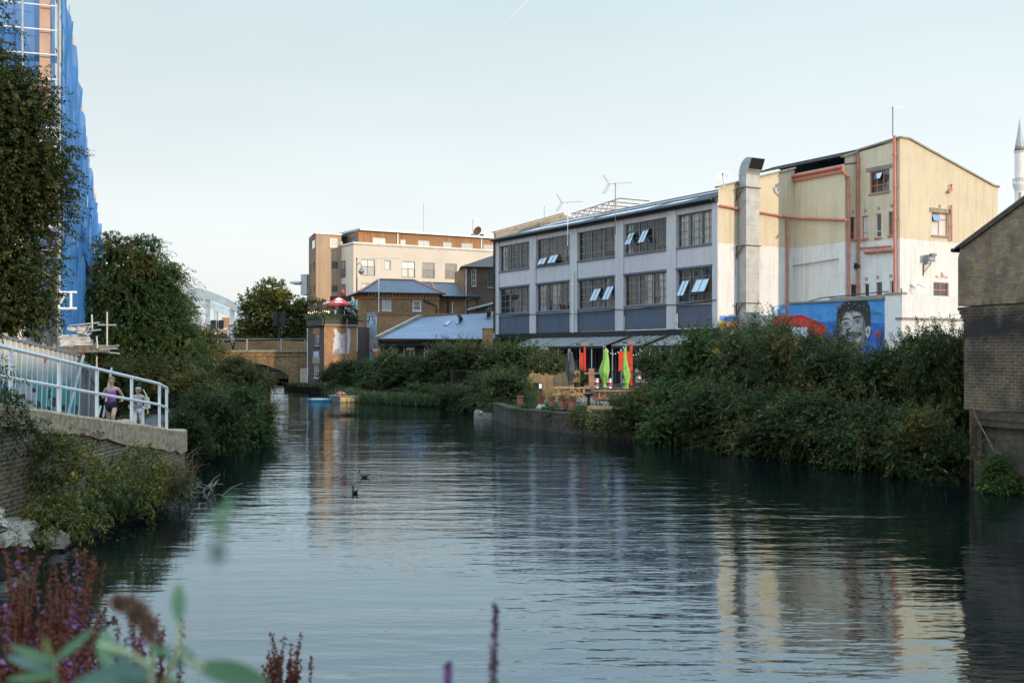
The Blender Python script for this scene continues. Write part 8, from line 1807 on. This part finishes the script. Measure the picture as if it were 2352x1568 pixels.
leafmat('leaf_sage_blue', [(0, (.11, .19, .16)), (1, (.16, .25, .20))], trans=.35, clump=.15, cscale=6)
def shoot(label, stems, leaves, Y, base, sr=.0028):
    t = thing('buddleia_shoot', base, label, 'plant', 'out of focus buddleia shoots'); mb = MB()
    for pts in stems: mb.path([P(x, y, Y+d) for x, y, d in pts], sr, 6)
    mb.build('stem', mat('shoot_stem', (.28, .30, .16), .7) if 'shoot_stem' not in MATS else 'shoot_stem', t, uv=False)
    for x0, y0, x1, y1, w_, m_, d in leaves:
        mb = MB(); bigleaf(mb, P(x0, y0, Y), P(x1, y1, Y+d), w_*Y/2400, (.15, -1, .35)); mb.build('leaf', m_, t, smooth=True, uv=False)
    return t
shoot('blurred pale green buddleia shoot across the bottom left', [[(330, 1700, 0), (345, 1560, .0), (350, 1500, .02)], [(345, 1530, 0), (300, 1500, 0), (230, 1480, .03)], [(370, 1620, 0), (390, 1540, 0), (415, 1480, .01), (412, 1420, .02)], [(415, 1500, 0), (440, 1520, 0), (470, 1535, 0)]],
      [(412, 1425, 408, 1334, 38, 'leaf_sage', .02), (455, 1528, 625, 1566, 62, 'leaf_sage', .03), (415, 1490, 452, 1525, 26, 'leaf_sage', 0), (250, 1530, 232, 1430, 46, 'leaf_sage', .05), (300, 1520, 250, 1470, 40, 'leaf_sage_blue', .03), (340, 1540, 150, 1580, 70, 'leaf_sage_blue', -.03), (345, 1500, 400, 1482, 22, 'leaf_sage', .02), (350, 1600, 280, 1560, 50, 'leaf_sage_blue', -.05), (390, 1560, 420, 1620, 44, 'leaf_sage', 0), (380, 1500, 430, 1545, 30, 'leaf_sage_blue', .04), (330, 1560, 180, 1640, 70, 'leaf_sage', -.06)], 1.12, P(335, 1720, 1.12))
shoot('blurred buddleia tip hanging in front of the water', [[(455, 1900, -.02), (492, 1500, 0), (505, 1240, .02)], [(505, 1260, 0), (512, 1190, 0)]],
      [(510, 1215, 534, 1122, 26, 'leaf_sage', .02), (508, 1230, 486, 1140, 20, 'leaf_sage', .05), (505, 1235, 486, 1300, 34, 'leaf_sage_blue', .0), (500, 1260, 528, 1300, 24, 'leaf_sage_blue', .03), (505, 1195, 520, 1240, 22, 'leaf_lime_yellow', .0), (500, 1195, 430, 1205, 14, 'leaf_sage', .02)], .62, P(455, 1920, .62), .0003)
shoot('blurred buddleia leaves in the lower left corner', [[(110, 1720, 0), (125, 1600, 0), (128, 1510, .02)]], [(128, 1520, 15, 1480, 26, 'leaf_sage', .0), (130, 1515, 215, 1440, 24, 'leaf_sage', .02), (125, 1540, -10, 1500, 28, 'leaf_sage_blue', .05), (125, 1525, 95, 1455, 18, 'leaf_lime_yellow', .02), (128, 1550, 5, 1560, 26, 'leaf_sage', .0)], 1.3, P(110, 1740, 1.3))
t = thing('dried_flower_head', P(350, 1600, 1.35), 'blurred brown dried buddleia flower head', 'flower'); rg = np.random.default_rng(91); cp = np.array([P(262, 1378, 1.35), P(290, 1385, 1.35), P(320, 1405, 1.35), P(343, 1440, 1.35), P(352, 1490, 1.35), P(350, 1640, 1.35)])
mb = MB(); mb.path([V(p) for p in cp], [.002, .003, .003, .003, .003, .0035], 5); mb.build('stem', 'shoot_stem', t, uv=False); n = 900; s = rg.uniform(0, 3.6, n); i = s.astype(int); f = (s-i)[:, None]; c = cp[i]*(1-f)+cp[i+1]*f; d = unit(rg.normal(0, 1, (n, 3))); r = .012*np.sin(np.clip(s/3.6, .08, .95)*math.pi)**.6
quads('floret', leaf_quads(rg, c+d*(r*rg.random(n)**.5)[:, None], d, .008, .005, 0), leafmat('floret_brown', [(0, (.16, .08, .05)), (.6, (.26, .14, .09)), (1, (.36, .2, .15))], clump=0), t, P(350, 1600, 1.35))
for x, yt, Y, lab, sd_ in ((1138, 1385, 2.3, 'blurred tall purple flower spike at the bottom centre', 95), (1030, 1520, 1.9, 'blurred pink flower tip left of the tall purple spike', 96)):
    rg = np.random.default_rng(sd_); b = P(x-12, 1800, Y); tp = P(x, yt, Y); t = thing('flower_spike', b, lab, 'flower', 'blurred flower spikes'); mb = MB(); mb.path([b, b.lerp(tp, .5)+V((.004, 0, 0)), tp], [.003, .0025, .001], 5); mb.build('stem', 'dead_stem', t, uv=False)
    n = 420; s = rg.uniform(.42, 1, n); c = np.array(b)+(np.array(tp)-np.array(b))*s[:, None]; d = unit(rg.normal(0, 1, (n, 3))); w_ = .016*(1-s)**.5*(.55+.45*np.sin(s*60)); quads('flower', leaf_quads(rg, c+d*w_[:, None]*.5, d, .011, .006, 0), 'petal_purple' if sd_ == 96 else 'spike_purple' if 'spike_purple' in MATS else (leafmat('spike_purple', [(0, (.08, .05, .09)), (.6, (.16, .08, .16)), (1, (.24, .14, .12))], clump=0) and 'spike_purple'), t, b)

# faint vapour trail high in the sky
t = thing('vapour_trail', P(1190, 20, 5000), 'faint white aircraft vapour trail at the top of the sky', 'vapour trail')
a, b = P(1160, 52, 5000), P(1224, -8, 5000); MB().path([a.lerp(b, i/10) for i in range(11)], [.35+.2*i for i in range(11)], 8).build('trail', mat('vapour', (.62, .64, .66), .9, var=.02), t, uv=False)
